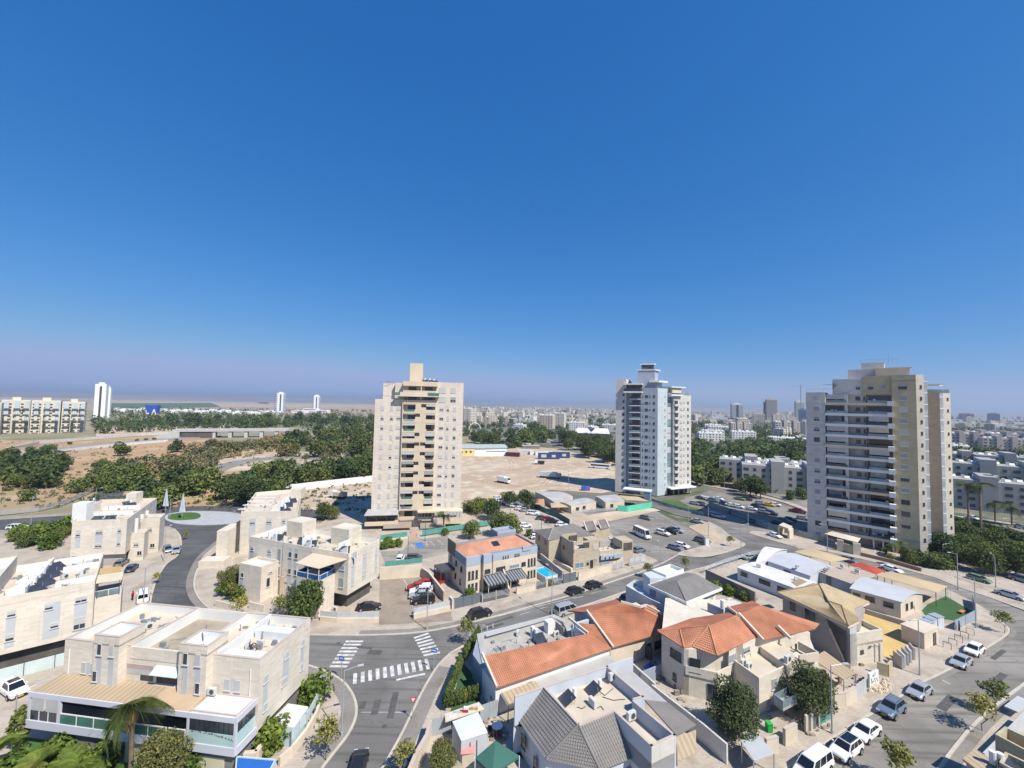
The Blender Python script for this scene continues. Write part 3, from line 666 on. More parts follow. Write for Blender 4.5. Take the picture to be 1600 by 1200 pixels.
block('pavement', px((1170,833),(1213,846),(1247,856),(1290,861),(1340,872),(1400,886),(1460,902),(1500,918),(1545,933),(1700,990),(1700,900),(1480,850),(1262,836),(1175,829)), PAVER, -.125, .004)
# bands of grey paving along the kerbs, kerbs
kb = MB()
for line, o in ((roadA_l,1),(roadA_r,1),(roadC_l,1),(roadC_r,1),(roadB_t,1),(roadB_b,1),(roadE_l,1),(roadE_r,1),(lotp[4:9],1),(isl[3:12],1)):
    strip(kb, smooth(line, 3), .28, -.12, .022)
kb.obj('kerb', KERB, kind='structure')
pv = MB()
strip(pv, smooth(roadC_l,3), 1.7, .001, .012, -1.05); strip(pv, smooth(roadC_r[1:],3), 1.9, .001, .012, 1.15)
strip(pv, smooth(roadB_t[1:],3), 1.2, .001, .012, .8); strip(pv, smooth(roadE_l,3), .7, .001, .013, .55)
strip(pv, smooth(roadE_r,3), 1.0, .001, .012, .75); strip(pv, smooth(roadA_r,3), 1.2, .001, .012, -.8)
pv.obj('paved_band', PAVER_D, kind='structure')
pt = MB(); pg = random.Random(21)
for i in range(26):
    a, b = pg.choice([((600,1050),(560,1190)),((700,1000),(1080,880)),((290,860),(270,940)),((1330,1190),(1560,1020)),((1180,850),(1480,905)),((520,1010),(660,1020)),((1060,800),(1190,845)),((1500,1100),(1420,1190))])
    u = pg.random(); A, B = G(*a), G(*b); c = A.lerp(B,u); d = (B-A).normalized(); s_ = Vector((-d.y,d.x,0))*pg.uniform(-2.4,2.4); L_ = pg.uniform(.5,3)
    if i % 3 == 0: pt.add([(c.x+s_.x+.34*math.cos(k*.7854),c.y+s_.y+.34*math.sin(k*.7854),-.0908+.0003*i) for k in range(8)], [tuple(range(8))])
    else: strip(pt, [c+s_-d*L_, c+s_+d*L_], pg.uniform(.5,1.3), -.1, -.0908+.0003*i)
pt.obj('asphalt_patch', mat('darker road repair', (.098,.095,.09), .9, .2, 1, 5), kind='structure')
# roundabout
def ell(cx, cy, rx, ry, n=40): return [(cx+rx*math.cos(2*PI*i/n), cy+ry*math.sin(2*PI*i/n)) for i in range(n)]
c0 = G(318,810); 
ring = px((-80,806),(0,812),(100,806),(170,800),(215,795),(262,792),(320,790),(384,791),(450,795),(520,797),(530,806),(500,812),(440,803),(392,806),(386,818),(378,828),(330,834),(262,834),(240,826),(180,822),(100,827),(0,834),(-80,838))
sheet('road', ring, ASPH_A, -.128)
rsh = smooth(px((262,803),(290,799),(340,799),(372,802),(380,808),(372,816),(330,820),(285,819),(262,814),(257,808),(262,803)), 4)
block('roundabout_island', rsh, mat('grey granite setts', (.40,.40,.40), .9, .1, .4, 5, .1), -.13, .03)
sheet('roundabout_lawn', smooth(px((265,804),(285,801),(305,801),(313,804),(312,809),(300,812),(275,813),(262,810),(265,804)), 3), LAWN, .06)
# highway, slip roads and upper access roads beyond
hw = MB(); strip(hw, smooth(px((-80,727),(0,718),(60,708),(130,699),(200,692),(262,687),(330,682),(440,674),(560,664),(640,658)),3), 13, -.2, .7)
hw.obj('road', mat('pale highway asphalt', (.28,.27,.255), .95, .1, .1, 2), kind='structure')
hw = MB(); strip(hw, smooth(px((-80,730),(0,721),(60,711),(130,702),(200,695),(262,690)),3), .5, -.2, 1.7); hw.obj('crash_barrier', mat('pale barrier', (.62,.62,.60), .8), label='pale concrete crash barrier along the highway at the left', cat='barrier', kind='thing')
hw = MB(); strip(hw, smooth(px((200,800),(176,790),(170,778),(176,768),(205,760),(222,748),(225,740)),3), 8, -.2, -.02); hw.obj('road', ASPH_A, kind='structure')
hw = MB(); strip(hw, smooth(px((300,752),(325,738),(350,728),(400,718),(470,714),(560,722)),3), 14, -.2, -.05)
strip(hw, smooth(px((560,745),(500,735),(430,740),(380,752)),3), 6, -.2, -.03)
hw.obj('road', mat('old grey yard asphalt', (.25,.235,.21), .95, .15, .1, 2), kind='structure')
hw = MB(); strip(hw, smooth(px((460,664),(560,666),(640,668),(700,664)),3), 12, -.2, -.05); hw.obj('road', MATS['pale highway asphalt'], kind='structure')
# painted markings: zebra crossings, stop line, lane lines, arrow, parking bays
def bars(a0, a1, b0, b1, n, z, w=.5):
    """n stripes between guide lines a0-a1 and b0-b1 (pixels)"""
    A0, A1, B0, B1 = G(*a0), G(*a1), G(*b0), G(*b1)
    out = []
    for i in range(n):
        t = i/(n-1); p, q = A0.lerp(A1, t), B0.lerp(B1, t); d = (q-p).normalized(); s = Vector((-d.y, d.x, 0))*w/2
        m = MB(); m.poly([(v.x,v.y,z) for v in (p-s,q-s,q+s,p+s)]); out.append(m)
    return out
g6 = lambda x, y: (400+x/3.3325, 840+y/3.3325)
zc = [(bars(g6(517,702), g6(885,628), g6(515,757), g6(898,682), 11, -.1, .52)), (bars(g6(467,537), g6(385,666), g6(558,537), g6(475,667), 8, -.1, .5)),
      (bars(g6(822,520), g6(872,610), g6(900,495), g6(958,594), 7, -.1, .5))]
for i, bl in enumerate(zc):
    z = thing('zebra_crossing', ['long white zebra crossing over the mouth of the side road','slanting white zebra crossing on the left arm of the junction','white zebra crossing on the right arm of the junction'][i], 'crossing')
    for m in bl: m.obj('stripe', PAINTW, z)
ln = MB()
def line(a, b, w=.15, z=-.098, dash=None):
    A, B = G(*a), G(*b); L = (B-A).length; d = (B-A).normalized(); s = Vector((-d.y,d.x,0))*w/2; t = 0
    while t < L:
        e = min(L, t+(dash[0] if dash else L)); ln.poly([(v.x,v.y,z) for v in (A+d*t-s, A+d*e-s, A+d*e+s, A+d*t+s)]); t = e+(dash[1] if dash else 1)
line(g6(730,738), g6(880,705), .4)
line(g6(545,905), g6(770,905), .08); line((1405,1127),(1457,1050),.1)
for a, b in (((1459,1054),(1484,1068)),((1530,1014),(1550,1016)),((1524,990),(1577,1000)),((1553,1013),(1576,992))): line(a, b, .14, -.085)
for i in range(9): line((700+28*i,993-8.3*i),(716+28*i,988.5-8.3*i),.1)
line((905,926),(1010,891),.1,-.098,(3,3)); line((725,975),(900,932),.12,-.098)
for i in range(6): line((1062+i*0,862),(1062,862.2),.1)
for i in range(7): line((952+16*i,826-2.0*i),(968+16*i,834-2.0*i),.12,-.09)
for i in range(6): line((1022+15*i,852-1.6*i),(1036+15*i,859-1.6*i),.12,-.09)
ln.obj('road_marking', PAINTW, kind='structure')
# ================================================================= THE THREE TOWERS
def face_window(parent, A, B, u, z, w, h, kind='w', out=0.0):
    """window on the wall running from A to B (outside on the right-hand side)"""
    ax, ay = A; d = math.atan2(B[1]-ay, B[0]-ax); c, s = math.cos(d), math.sin(d)
    return window(parent, ax+c*u+s*out, ay+s*u-c*out, z-h/2, w, h, d, kind)
def part(mb, name, m, t, **k): return mb.obj(name, m, t, **k)
def bx(name, m, t, *a): return MB().box(*a).obj(name, m, t)
def build_tower1():
    t = house_frame('apartment_tower', 'pinkish beige stone apartment tower with a central stack of balconies, left of the dirt lot', 'apartment tower', (-44.6,133.8), 10.9)
    g = random.Random(3); D = 17
    MB().box(.6,9.3,.9,D,0,40.3).obj('wall', STONE_T1, t)
    MB().walls([(.6,.9),(9.3,.9),(9.3,D),(.6,D)], 40.3, 40.9, .2).obj('parapet', STONE_T1, t)
    MB().box(2.6,9.3,4.5,D,40.3,46.2).obj('wall', STONE_T1, t)
    MB().box(9.3,20,2.0,D,0,46.6).obj('wall', STONE_T1, t)
    MB().box(20,29,.9,D,0,46.2).walls([(20,.9),(29,.9),(29,D),(20,D)],46.2,46.9,.2).obj('wall', STONE_T1, t)
    MB().box(6.6,9.3,2.6,5,40.3,46.4).obj('wall', STONE_T1, t)
    rail = MB()
    for x in np.arange(.8, 6.7, .95): rail.box(x-.02,x+.02,.95,.99,40.9,41.9)
    rail.box(.7,6.7,.95,1.0,41.85,41.93); rail.obj('railing', DGREY, t)
    # balconies, one stack either side of the middle fin
    for x0, x1 in ((9.3,9.5),(14.95,15.25),(19.8,20.0)): MB().box(x0,x1,0,2.0,1 if x0 == 14.95 else 5,44 if x0 != 14.95 else 46).obj('fin', PLASTER, t)
    for k in range(14):
        z = 2.1+3.13*k; top = k == 13
        for x0, x1, side in ((9.5,14.95,0),(15.25,19.8,1)):
            b = MB(); b.box(x0,x1,0,2.0,z-.12,z+.12); b.box(x0,x1,-.02,.16,z+.12,z+1.12); b.obj('balcony', BEIGE, t)
            if k < 12 and k > 0:
                sx = (x1-1.5,x1) if side == 0 else (x0,x0+1.6)
                MB().box(sx[0],sx[1],.02,.2,z+1.12,z+(3.0 if g.random() < .55 else 1.9)).obj('infill_panel', BEIGE, t)
                ox = (x0,x1-1.5) if side == 0 else (x0+1.6,x1)
                f = g.choice([.25,.5,.5,.8,1.15])
                MB().box(ox[0]+.05,ox[1]-.05,.06,.10,z+3.0-f,z+3.0).obj('roller_blind', g.choice([SHUT,SHUT,PANELG,SHUTG]), t)
                if g.random() < .6:
                    MB().box(ox[0]+.3,ox[1]-.3,-.0-.05,-.03,z+.5,z+1.15).obj('railing_glass', g.choice([GLASSG,GLASS,GLASSB]), t)
            dm = MB().box((x0+x1)/2-1.3,(x0+x1)/2+1.3,1.93,1.99,z+.12,z+2.4); dm.obj('balcony_door', GLASS, t)
    MB().box(9.3,20.4,-.1,2.2,45.4,46.9).obj('roof_slab', BEIGE, t)
    MB().box(6.9,21,-1.3,2.0,41.9,42.2).box(8.5,17.2,-1.3,-1.12,42.2,43.3).obj('terrace', PLASTER, t)
    rg = MB().box(6.95,8.5,-1.28,-1.22,42.2,43.2).box(17.2,20.9,-1.28,-1.22,42.2,43.2); rg.obj('railing_glass', GLASSG, t)
    for k in range(11):
        z = 38-3.13*k
        for u, w, h in ((3.0,.95,1.5),(5.9,.9,1.5),(8.1,1.3,1.0)):
            face_window(t, (0,.9),(10,.9), u, z, w, h, 'ws'+g.choice('1112'))
        for u, w, h in ((21.9,1.3,1.1),(24.0,.75,1.5),(26.3,.95,1.4)):
            face_window(t, (0,.9),(10,.9), u, z, w, h, 'ws'+g.choice('1123'))
    for z in (41.2,44.3):
        face_window(t, (0,.9),(10,.9), 22, z, 2.2, 1.9, 'ws1'); face_window(t, (0,.9),(10,.9), 25.6, z, 1.8, 1.7, 'ws1' if z > 43 else 'wsg2')
    face_window(t, (0,.9),(10,.9), 19.3, 41.2, .1, .1)
    MB().box(11,15.3,6,11,46.6,53).obj('lift_tower', BEIGE, t)
    MB().walls([(11,6),(15.3,6),(15.3,11),(11,11)],53,53.4,.3).obj('parapet', BEIGE, t)
    # low wings at the foot
    MB().box(-.8,9.2,-2.2,1,1.2,2.2).box(-.8,9.2,-2.2,-2.0,2.2,2.4).obj('podium_parapet', BEIGE, t)
    MB().slab((-1,-2.6,4.6),(9.2,-2.6,4.6),(9.2,1.2,5.6),(-.4,1.2,5.6),.18).obj('podium_roof', ROOFG, t)
    MB().box(-.6,9.0,.2,.4,2.2,4.7).obj('podium_glazing', GLASS, t)
    for x in (-.6,2.6,5.8,8.9): MB().box(x-.08,x+.08,-2.1,-1.95,2.3,4.6).obj('post', DGREY, t)
    MB().box(20.3,29.6,-2.0,1,1.0,3.0).obj('podium_parapet', BEIGE, t)
    MB().box(15.3,29.6,-2.0,1,4.7,5.2).obj('podium_roof', PLASTER, t)
    for i in range(9): face_window(t, (0,-1.9),(10,-1.9), 21+1.0*i, 3.85, .85, 1.6, 'ws'+g.choice('123'))
    for i in range(4): face_window(t, (0,-.4),(10,-.4), 15.8+1.1*i, 3.85, .95, 1.6, 'w')
    MB().box(15.3,20.3,-.35,1,1.8,4.7).obj('wall', BEIGE, t)
    MB().slab((5.0,-4.2,.9),(13.5,-4.2,.9),(13.5,-1.2,2.0),(5.0,-1.2,2.0),.1).obj('awning', mat('taupe awning', (.30,.24,.19), .9), t)
    MB().slab((16.2,-4.2,.5),(24,-4.2,.5),(24,-1.5,1.5),(16.2,-1.5,1.5),.1).obj('awning', MATS['taupe awning'], t)
    MB().box(13.6,16.6,-.6,2.2,-.2,2.1).obj('entrance', INT, t)
    clutter(t, 1, 28, 3, 10, 46.7, 26, 5)
    # things on the roof
    z = 46.7
    for i, x in enumerate((16.4,18.0,19.4)):
        solar(z, *W(t,x,4+i)[:2], t.rotation_euler[2]+.3, ORD[i]+' white water tank and panel on the roof of the pinkish beige tower', s=1.15)
    return t
T1 = build_tower1()
def build_tower2():
    t = thing('apartment_tower', 'white apartment tower with stepped top and narrow balconies, behind the car park', 'apartment tower', (0,0,0))
    g = random.Random(5)
    BW = mat('blue grey shade toned cladding', (.36,.40,.46), .8, .05, .2, 4, .1, kind='stone', brick=(1.1,.42,.014,.9))  # blue grey tone carries the shade of the tower's darker faces
    P = lambda o, ang, u, v=0: (o[0]+math.cos(R(ang))*u-math.sin(R(ang))*v, o[1]+math.sin(R(ang))*u+math.cos(R(ang))*v)
    O = (50,198.6); a = -25.7
    def pr(name, m, pts, z0, z1): return MB().prism(pts, z0, z1).obj(name, m, t)
    pr('wall', STONE_W, [P(O,a,-.3),P(O,a,4.6),P(O,a,4.6,14),P(O,a,-.3,14)], 0, 53.2)
    pr('wall', BW, [P(O,a,4.6,1.2),P(O,a,11.2,1.2),P(O,a,11.2,14),P(O,a,4.6,14)], 0, 49)
    pr('wall', BW, [P(O,a,11.2),P(O,a,18.7),P(O,a,18.7,12),P(O,a,11.2,12)], 0, 49)
    C = P(O,a,18.7); b = 24.7
    pr('wall', mat('pale aqua sunlit toned cladding', (.50,.56,.58), .8, .05, .2, 4, .1, kind='stone', brick=(1.1,.42,.014,.9)), [C,P(C,b+6,6.6),P(C,b,6,14),P(O,a,17,14)], 0, 48.9)  # lighter copy, sunlight on this face put into the colour
    pr('wall', mat('pale grey glazing wall', (.33,.34,.35), .5, .1, .6, 3), [P(C,b,6.4,1.5),P(C,b,10,1.5),P(C,b,10,14),P(C,b,5,14)], 3, 45.2)
    pr('wall', STONE_W, [P(C,b,9.8),P(C,b,20.9),P(C,b,20.9,13),P(C,b,9.8,13)], 3.2, 45.2)
    pr('wall', INT, [P(C,b,10.2,2),P(C,b,20.5,2),P(C,b,20.5,12),P(C,b,6,12)], 0, 3.2)
    for u in (9.9,13,16.5,20.6): pr('column', STONE_W, [P(C,b,u,.1),P(C,b,u+.4,.1),P(C,b,u+.4,.5),P(C,b,u,.5)], 0, 3.2)
    pr('entrance_canopy', WHITE, [P(C,b,5.5,-2.8),P(C,b,21.3,-2.8),P(C,b,21.3,1),P(C,b,6.6,1.2)], 3.0, 3.5)
    pr('parapet', STONE_W, [P(C,b,9.8,.0),P(C,b,20.9,.0),P(C,b,20.9,.3),P(C,b,9.8,.3)], 45.2, 46.2)
    for k in range(14):
        z = 3.4+3.1*k
        sl = [P(O,a,6.2,-1.3),P(O,a,11.0,-1.3),P(O,a,11.0,1.3),P(O,a,6.2,1.3)]
        pr('balcony', WHITE, sl, z-.15, z+.2)
        MB().walls(sl, z+.2, z+1.1, .06).obj('railing_glass', g.choice([GLASSB,GLASS,GLASSB]), t)
        pr('balcony_door', GLASS, [P(O,a,7.2,1.1),P(O,a,10.4,1.1),P(O,a,10.4,1.25),P(O,a,7.2,1.25)], z+.2, z+2.6)
        face_window(t, O, P(O,a,10), 3.3, z+2.0, .9, 1.1, 'd' if g.random()<.7 else 'ds1')
        for u, w in ((12.2,.35),(13.8,1.3),(15.3,.3),(17.1,.8)):
            face_window(t, O, P(O,a,30), u, z+1.4, w, 1.0 if w > .5 else .8, 'd' if g.random()<.7 else 'ds1')
        face_window(t, C, P(C,b+6,6.6), 5.0, z+1.4, 1.1, .9, 'wsg1')
        if k < 13:
            for u, w, h in ((16.3,.3,.8),(14.4,1.3,1.1),(18.9,.8,1.2)): face_window(t, C, P(C,b,20.9), u, z+1.9, w, h, 'ds1' if w > 1 else 'd')
            pr('balcony', STONE_W, [P(C,b,10.2,-.7),P(C,b,13,-.7),P(C,b,13,.1),P(C,b,10.2,.1)], z+.2, z+1.2)
            pr('balcony_door', GLASS, [P(C,b,10.2,-.08),P(C,b,12.4,-.08),P(C,b,12.4,.05),P(C,b,10.2,.05)], z+1.2, z+2.8)
            pr('glazing', g.choice([GLASSB,PANELG]), [P(C,b,6.7,1.3),P(C,b,9.6,1.3),P(C,b,9.6,1.48),P(C,b,6.7,1.48)], z+.1, z+2.9)
    # stepped top
    pr('roof_slab', WHITE, [P(O,a,3.6,-2.2),P(O,a,12,-2.2),P(O,a,12,6),P(O,a,3.6,6)], 46.6, 47.3)
    MB().walls([P(O,a,3.8,-2.1),P(O,a,12,-2.1),P(O,a,12,2),P(O,a,3.8,2)], 47.3, 48.6, .06).obj('railing_glass', GLASS, t)
    pr('wall', INT, [P(O,a,5,.2),P(O,a,11,.2),P(O,a,11,8),P(O,a,5,8)], 47.3, 50.4)
    pr('roof_slab', WHITE, [P(O,a,3.6,-1.6),P(O,a,12,-1.6),P(O,a,12,9),P(O,a,3.6,9)], 50.4, 51)
    pr('wall', BW, [P(O,a,11.6,1),P(O,a,18.2,1.6),P(C,b,5.5,3),P(C,b,5,13),P(O,a,11,13)], 49, 51.6)
    pr('roof_slab', WHITE, [P(O,a,15,-.2),P(O,a,19.3,-.2),P(C,b,7,.8),P(C,b,6,9),P(O,a,14,9)], 51.6, 52.4)
    pr('wall', BW, [P(O,a,9.4,3),P(O,a,17,3.5),P(O,a,17,4),P(C,b,5,5),P(C,b,5,12),P(O,a,9.4,13)], 51.0, 57.4)
    pr('roof_slab', WHITE, [P(O,a,9.0,2.7),P(O,a,17.3,3.2),P(C,b,5.8,4.2),P(C,b,6,12.4),P(O,a,9,13.4)], 57.4, 57.8)
    pr('wall', mat('dark plant louvres', (.09,.095,.10), .6, .2, 1, 3), [P(O,a,10.8,4.4),P(O,a,16.4,5),P(C,b,3.4,6),P(C,b,3,11),P(O,a,11,12)], 57.8, 60.2)
    pr('roof_slab', WHITE, [P(O,a,10.2,4),P(O,a,16.8,4.4),P(C,b,4.2,5.6),P(C,b,4,11.4),P(O,a,10.6,12.4)], 60.2, 60.7)
    pr('roof_slab', WHITE, [P(C,b,7.2,-1.2),P(C,b,14.4,-1.2),P(C,b,14.4,6),P(C,b,7.2,6)], 45.6, 46.3)
    pr('awning', CURT, [P(C,b,8.4,-.6),P(C,b,14,-.6),P(C,b,14,2),P(C,b,8.4,2)], 46.9, 49.2)
    pr('roof_slab', WHITE, [P(C,b,7,-1.4),P(C,b,16,-1.4),P(C,b,17.5,6),P(C,b,7,6)], 49.4, 49.9)
    MB().walls([P(C,b,14.5,-.1),P(C,b,20.8,-.1),P(C,b,20.8,6),P(C,b,14.5,6)], 46.2, 47.4, .06).obj('railing_glass', GLASSB, t)
    pr('kiosk', WHITE, [P(O,a,5,-9),P(O,a,17,-9),P(O,a,17,-4),P(O,a,5,-4)], 3.0, 3.4)
    pr('kiosk_wall', mat('blue grey booth wall', (.16,.25,.38), .7), [P(O,a,14,-8.8),P(O,a,16.6,-8.8),P(O,a,16.6,-4.4),P(O,a,14,-4.4)], 0, 3.0)
    return t
T2 = build_tower2()
def build_tower3():
    t = house_frame('apartment_tower', 'grey and yellow stone apartment tower with wide balconies, right side of the picture', 'apartment tower', (95.3,134.8), -43)
    g = random.Random(9)
    MB().box(0,5.0,0,20,0,45.5).obj('wall', STONE_W, t)
    MB().walls([(0,0),(5,0),(5,8),(0,8)],45.5,45.9,.2).obj('parapet', STONE_W, t)
    rg = MB()
    for x in np.arange(.2,6.8,1.1): rg.box(x-.02,x+.02,.1,.14,45.9,47)
    rg.box(.1,6.8,.1,.14,46.95,47.02); rg.obj('railing', GALV, t)
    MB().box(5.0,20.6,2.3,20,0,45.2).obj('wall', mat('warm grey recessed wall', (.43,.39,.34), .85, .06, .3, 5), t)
    MB().box(20.6,25.7,0,18,0,50.8).obj('wall', STONE_Y, t)
    MB().box(14.2,20.6,.6,18,45.2,50.8).obj('wall', STONE_Y, t)
    MB().box(6.8,14.2,1.2,18,45.2,50.0).obj('wall', STONE_W, t)
    MB().box(10.4,20,5,16,50,53.2).obj('wall', STONE_W, t); MB().box(13.6,19,6,15,53.2,55.2).obj('wall', STONE_W, t)
    MB().box(17,24.5,3.5,10,50.8,53).obj('wall', PLASTER, t); MB().box(16.6,25,3.2,10.3,53,53.3).obj('roof_slab', PLASTER, t)
    MB().box(20.6,25.7,-.02,0,49.2,49.3).obj('trim', DGREY, t)
    rr = MB()
    for x in np.arange(13.6,22,.9): rr.box(x-.02,x+.02,6,6.04,55.2,56.2)
    rr.box(13.6,22,6,6.04,56.15,56.2); rr.tube((20,7,53),(20,7,58),.06).obj('aerial_mast', GALV, t)
    # wide balconies
    for k in range(13):
        z = 1.9+3.27*k+1.15; last = k == 12
        b = MB(); b.box(5.0,20.6,-.45,2.3,z-.15,z+.15); b.box(5.0,20.6,-.6,-.45,z-.35,z+.42); b.obj('balcony', WHITE if k % 4 else PLASTER, t)
        MB().box(19.6,21.0,-1.5,.1,z-.4,z+.95).obj('balcony_corner', WHITE, t)
        MB().box(5.3,10.3,-.58,-.54,z+.42,z+1.15).obj('railing_glass', g.choice([GLASSB,GLASS]), t)
        MB().box(15.2,19.6,-.58,-.54,z+.42,z+1.15).obj('railing_glass', g.choice([GLASSB,GLASS]), t)
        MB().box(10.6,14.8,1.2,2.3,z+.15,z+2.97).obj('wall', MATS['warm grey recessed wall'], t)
        face_window(t,(0,1.2),(10,1.2), 12.9, z+1.75, 1.1, 1.1, 'd' if g.random()<.75 else 'ws1')
        face_window(t,(0,1.2),(10,1.2), 14.4, z+1.75, .4, 1.2, 'd')
        for x0, x1 in ((5.4,10.2),(15.4,20.2)):
            MB().box(x0,x1,2.2,2.28,z+.15,z+2.6).obj('balcony_door', GLASS, t)
            r = g.random()
            if r < .35: MB().box(x0,x1-.4,-.38,-.34,z+1.5,z+2.95).obj('roller_blind', g.choice([SHUT,CURT,SHUT]), t)
            elif r < .6: MB().box(x0+.1,x1-1.2,.9,.98,z+.15,z+2.9).obj('balcony_glazing', GLASSB, t)
            for q in range(g.choice((1,2,3))):
                xx = g.uniform(x0+.3,x1-1); MB().box(xx,xx+g.uniform(.4,.9),.3,.9,z+.15,z+g.uniform(.8,1.6)).obj('balcony_clutter', g.choice([WHITE,BEIGE,INT,MGREY,PANELG]), t)
        MB().box(9.8,10.6,-.3,.2,z+.15,z+2.97).obj('pillar', STONE_W, t)
        face_window(t,(0,0),(10,0), 2.75, 44.0-3.27*k, 1.5, 1.35, g.choice(['ws1','wsg1','d','wsg1','wsg2']))
        face_window(t,(0,0),(10,0), 22.95, 47.4-3.27*k, 1.8, 1.3, g.choice(['ws1','wsg1','d','ds3','wsg1']))
        MB().box(0,5.0,-.012,0,z-.05,z+.02).obj('joint', CONC, t)
    face_window(t,(0,0),(10,0), 2.75, 1.4, 1.5, 1.2, 'wsg1')
    for u in (13.0,): face_window(t,(0,1.2),(10,1.2), u, 47.3, 1.1, 1.3, 'ws3')
    for u in (16.0,18.9): face_window(t,(0,.6),(10,.6), u, 47.4, 1.1, 1.2, 'ds3' if u < 17 else 'wsg1')
    # lit end with narrow windows and glazed strip, stepped wing behind
    MB().prism([(25.7,0),(27.3,.8),(27.3,18),(25.7,18)], 0, 50.8).obj('wall', STONE_L, t)
    GS = mat('grey stair glazing', (.36,.39,.40), .3, .25, .6, 2); MB().prism([(27.3,1.3),(28.0,1.7),(28.0,6),(27.3,6)], 4, 49.6).obj('glazed_strip', GS, t)
    MB().box(27.3,30.6,6,19,0,45.8).obj('wall', mat('tan brown stone cladding', (.47,.35,.24), .85, .07, .2, 5, .1, kind='stone', brick=(1.2,.5,.02,.84)), t)
    MB().prism([(30.6,6),(31.3,6.6),(31.3,19),(30.6,19)], 3, 45.8).obj('glazed_strip', GS, t)
    MB().prism([(31.3,6.6),(32.8,7.8),(32.8,20),(31.3,20)], 0, 45.8).obj('wall', STONE_L, t)
    for k in range(14):
        z = 47.4-3.27*k
        face_window(t,(25.7,0),(27.3,.8), 1.1, z, .4, .9, 'd')
        if k: face_window(t,(31.3,6.6),(32.8,7.8), 1.2, z, .4, .7, 'd')
        MB().prism([(27.3,1.25),(28.04,1.65),(28.04,1.75),(27.3,1.35)], z+1.4, z+1.7).obj('mullion', WHITE, t)
        MB().prism([(30.6,5.95),(31.34,6.55),(31.3,6.65),(30.6,6.05)], z+.4, z+.7).obj('mullion', WHITE, t)
    MB().prism([(28.4,7),(31.4,7.4),(31.4,12),(28.4,12)], 48.2, 48.5).obj('roof_slab', PLASTER, t)
    MB().walls([(27.5,6.2),(32.6,8),(32.6,18),(27.5,18)], 45.8, 46.9, .08).obj('railing_glass', GLASSB, t)
    MB().box(7.0,7.1,1,1.1,47,49).slab((4.6,-.5,48.4),(8,.5,48.2),(8,4,48.4),(5,4,48.6),.08).obj('shade_sail', DGREY, t)
    # entrance
    MB().box(16.0,20.4,.6,2.3,0,4.6).obj('entrance_glazing', GLASS, t)
    for x in (16.0,18.1,20.3): MB().box(x-.3,x+.1,.2,.8,0,4.6).obj('pillar', WHITE, t)
    MB().box(20.6,25.7,-.03,0,4.6,4.7).obj('joint', CONC, t)
    return t
T3 = build_tower3()
# ================================================================= STONE HOUSES ON THE LEFT
def strip_panel(t, face, x, z0, z1, w, y=0.0, m=PANELG):
    """recess-coloured vertical panel that ties windows together; face 'f' (front, y) or 'r' (right, x=y)"""
    if face == 'f': MB().box(x-w/2,x+w/2,y-.03,y+.05,z0,z1).obj('facade_panel', m, t)
    else: MB().box(y-.05,y+.03,x-w/2,x+w/2,z0,z1).obj('facade_panel', m, t)
def fwin(t, x, z, w, h, y=0.0, kind='ws1'): window(t, x, y-.03, z, w, h, 0, kind)
def rwin(t, y, z, w, h, x, kind='ws1'): window(t, x+.03, y, z, w, h, PI/2, kind)
def roof_box(t, x0, x1, y0, y1, z, ph=1.0, th=.22, floor=SAND, inner=WHITE, cap=STONE):
    MB().box(x0+th,x1-th,y0+th,y1-th,z-.1,z).obj('roof', floor, t)
    MB().walls([(x0+th-.02,y0+th-.02),(x1-th+.02,y0+th-.02),(x1-th+.02,y1-th+.02),(x0+th-.02,y1-th+.02)], z, z+ph-.02, .03).obj('parapet_lining', inner, t)
    MB().walls([(x0,y0),(x1,y0),(x1,y1),(x0,y1)], z-.3, z+ph, th-.03).obj('parapet', cap, t)
    MB().walls([(x0-.03,y0-.03),(x1+.03,y0-.03),(x1+.03,y1+.03),(x0-.03,y1+.03)], z+ph, z+ph+.06, th+.06).obj('coping', CAPST, t)
CAPST = mat('pinkish coping stone', (.52,.43,.36), .8, .08, .6, 5)
def wedge(t, x0, x1, y, z, h, m=WHITE, th=.2, name='sloping_screen'):
    """white wall whose top slopes: the screens round the solar heaters"""
    v = [(x0,y,z),(x1,y,z),(x1,y,z+h),(x0,y,z+h*.15)]; MB().add(v+[(a,b+th,c) for a,b,c in v], [(0,1,2,3),(7,6,5,4),(0,4,5,1),(1,5,6,2),(2,6,7,3),(3,7,4,0)]).obj(name, m, t)
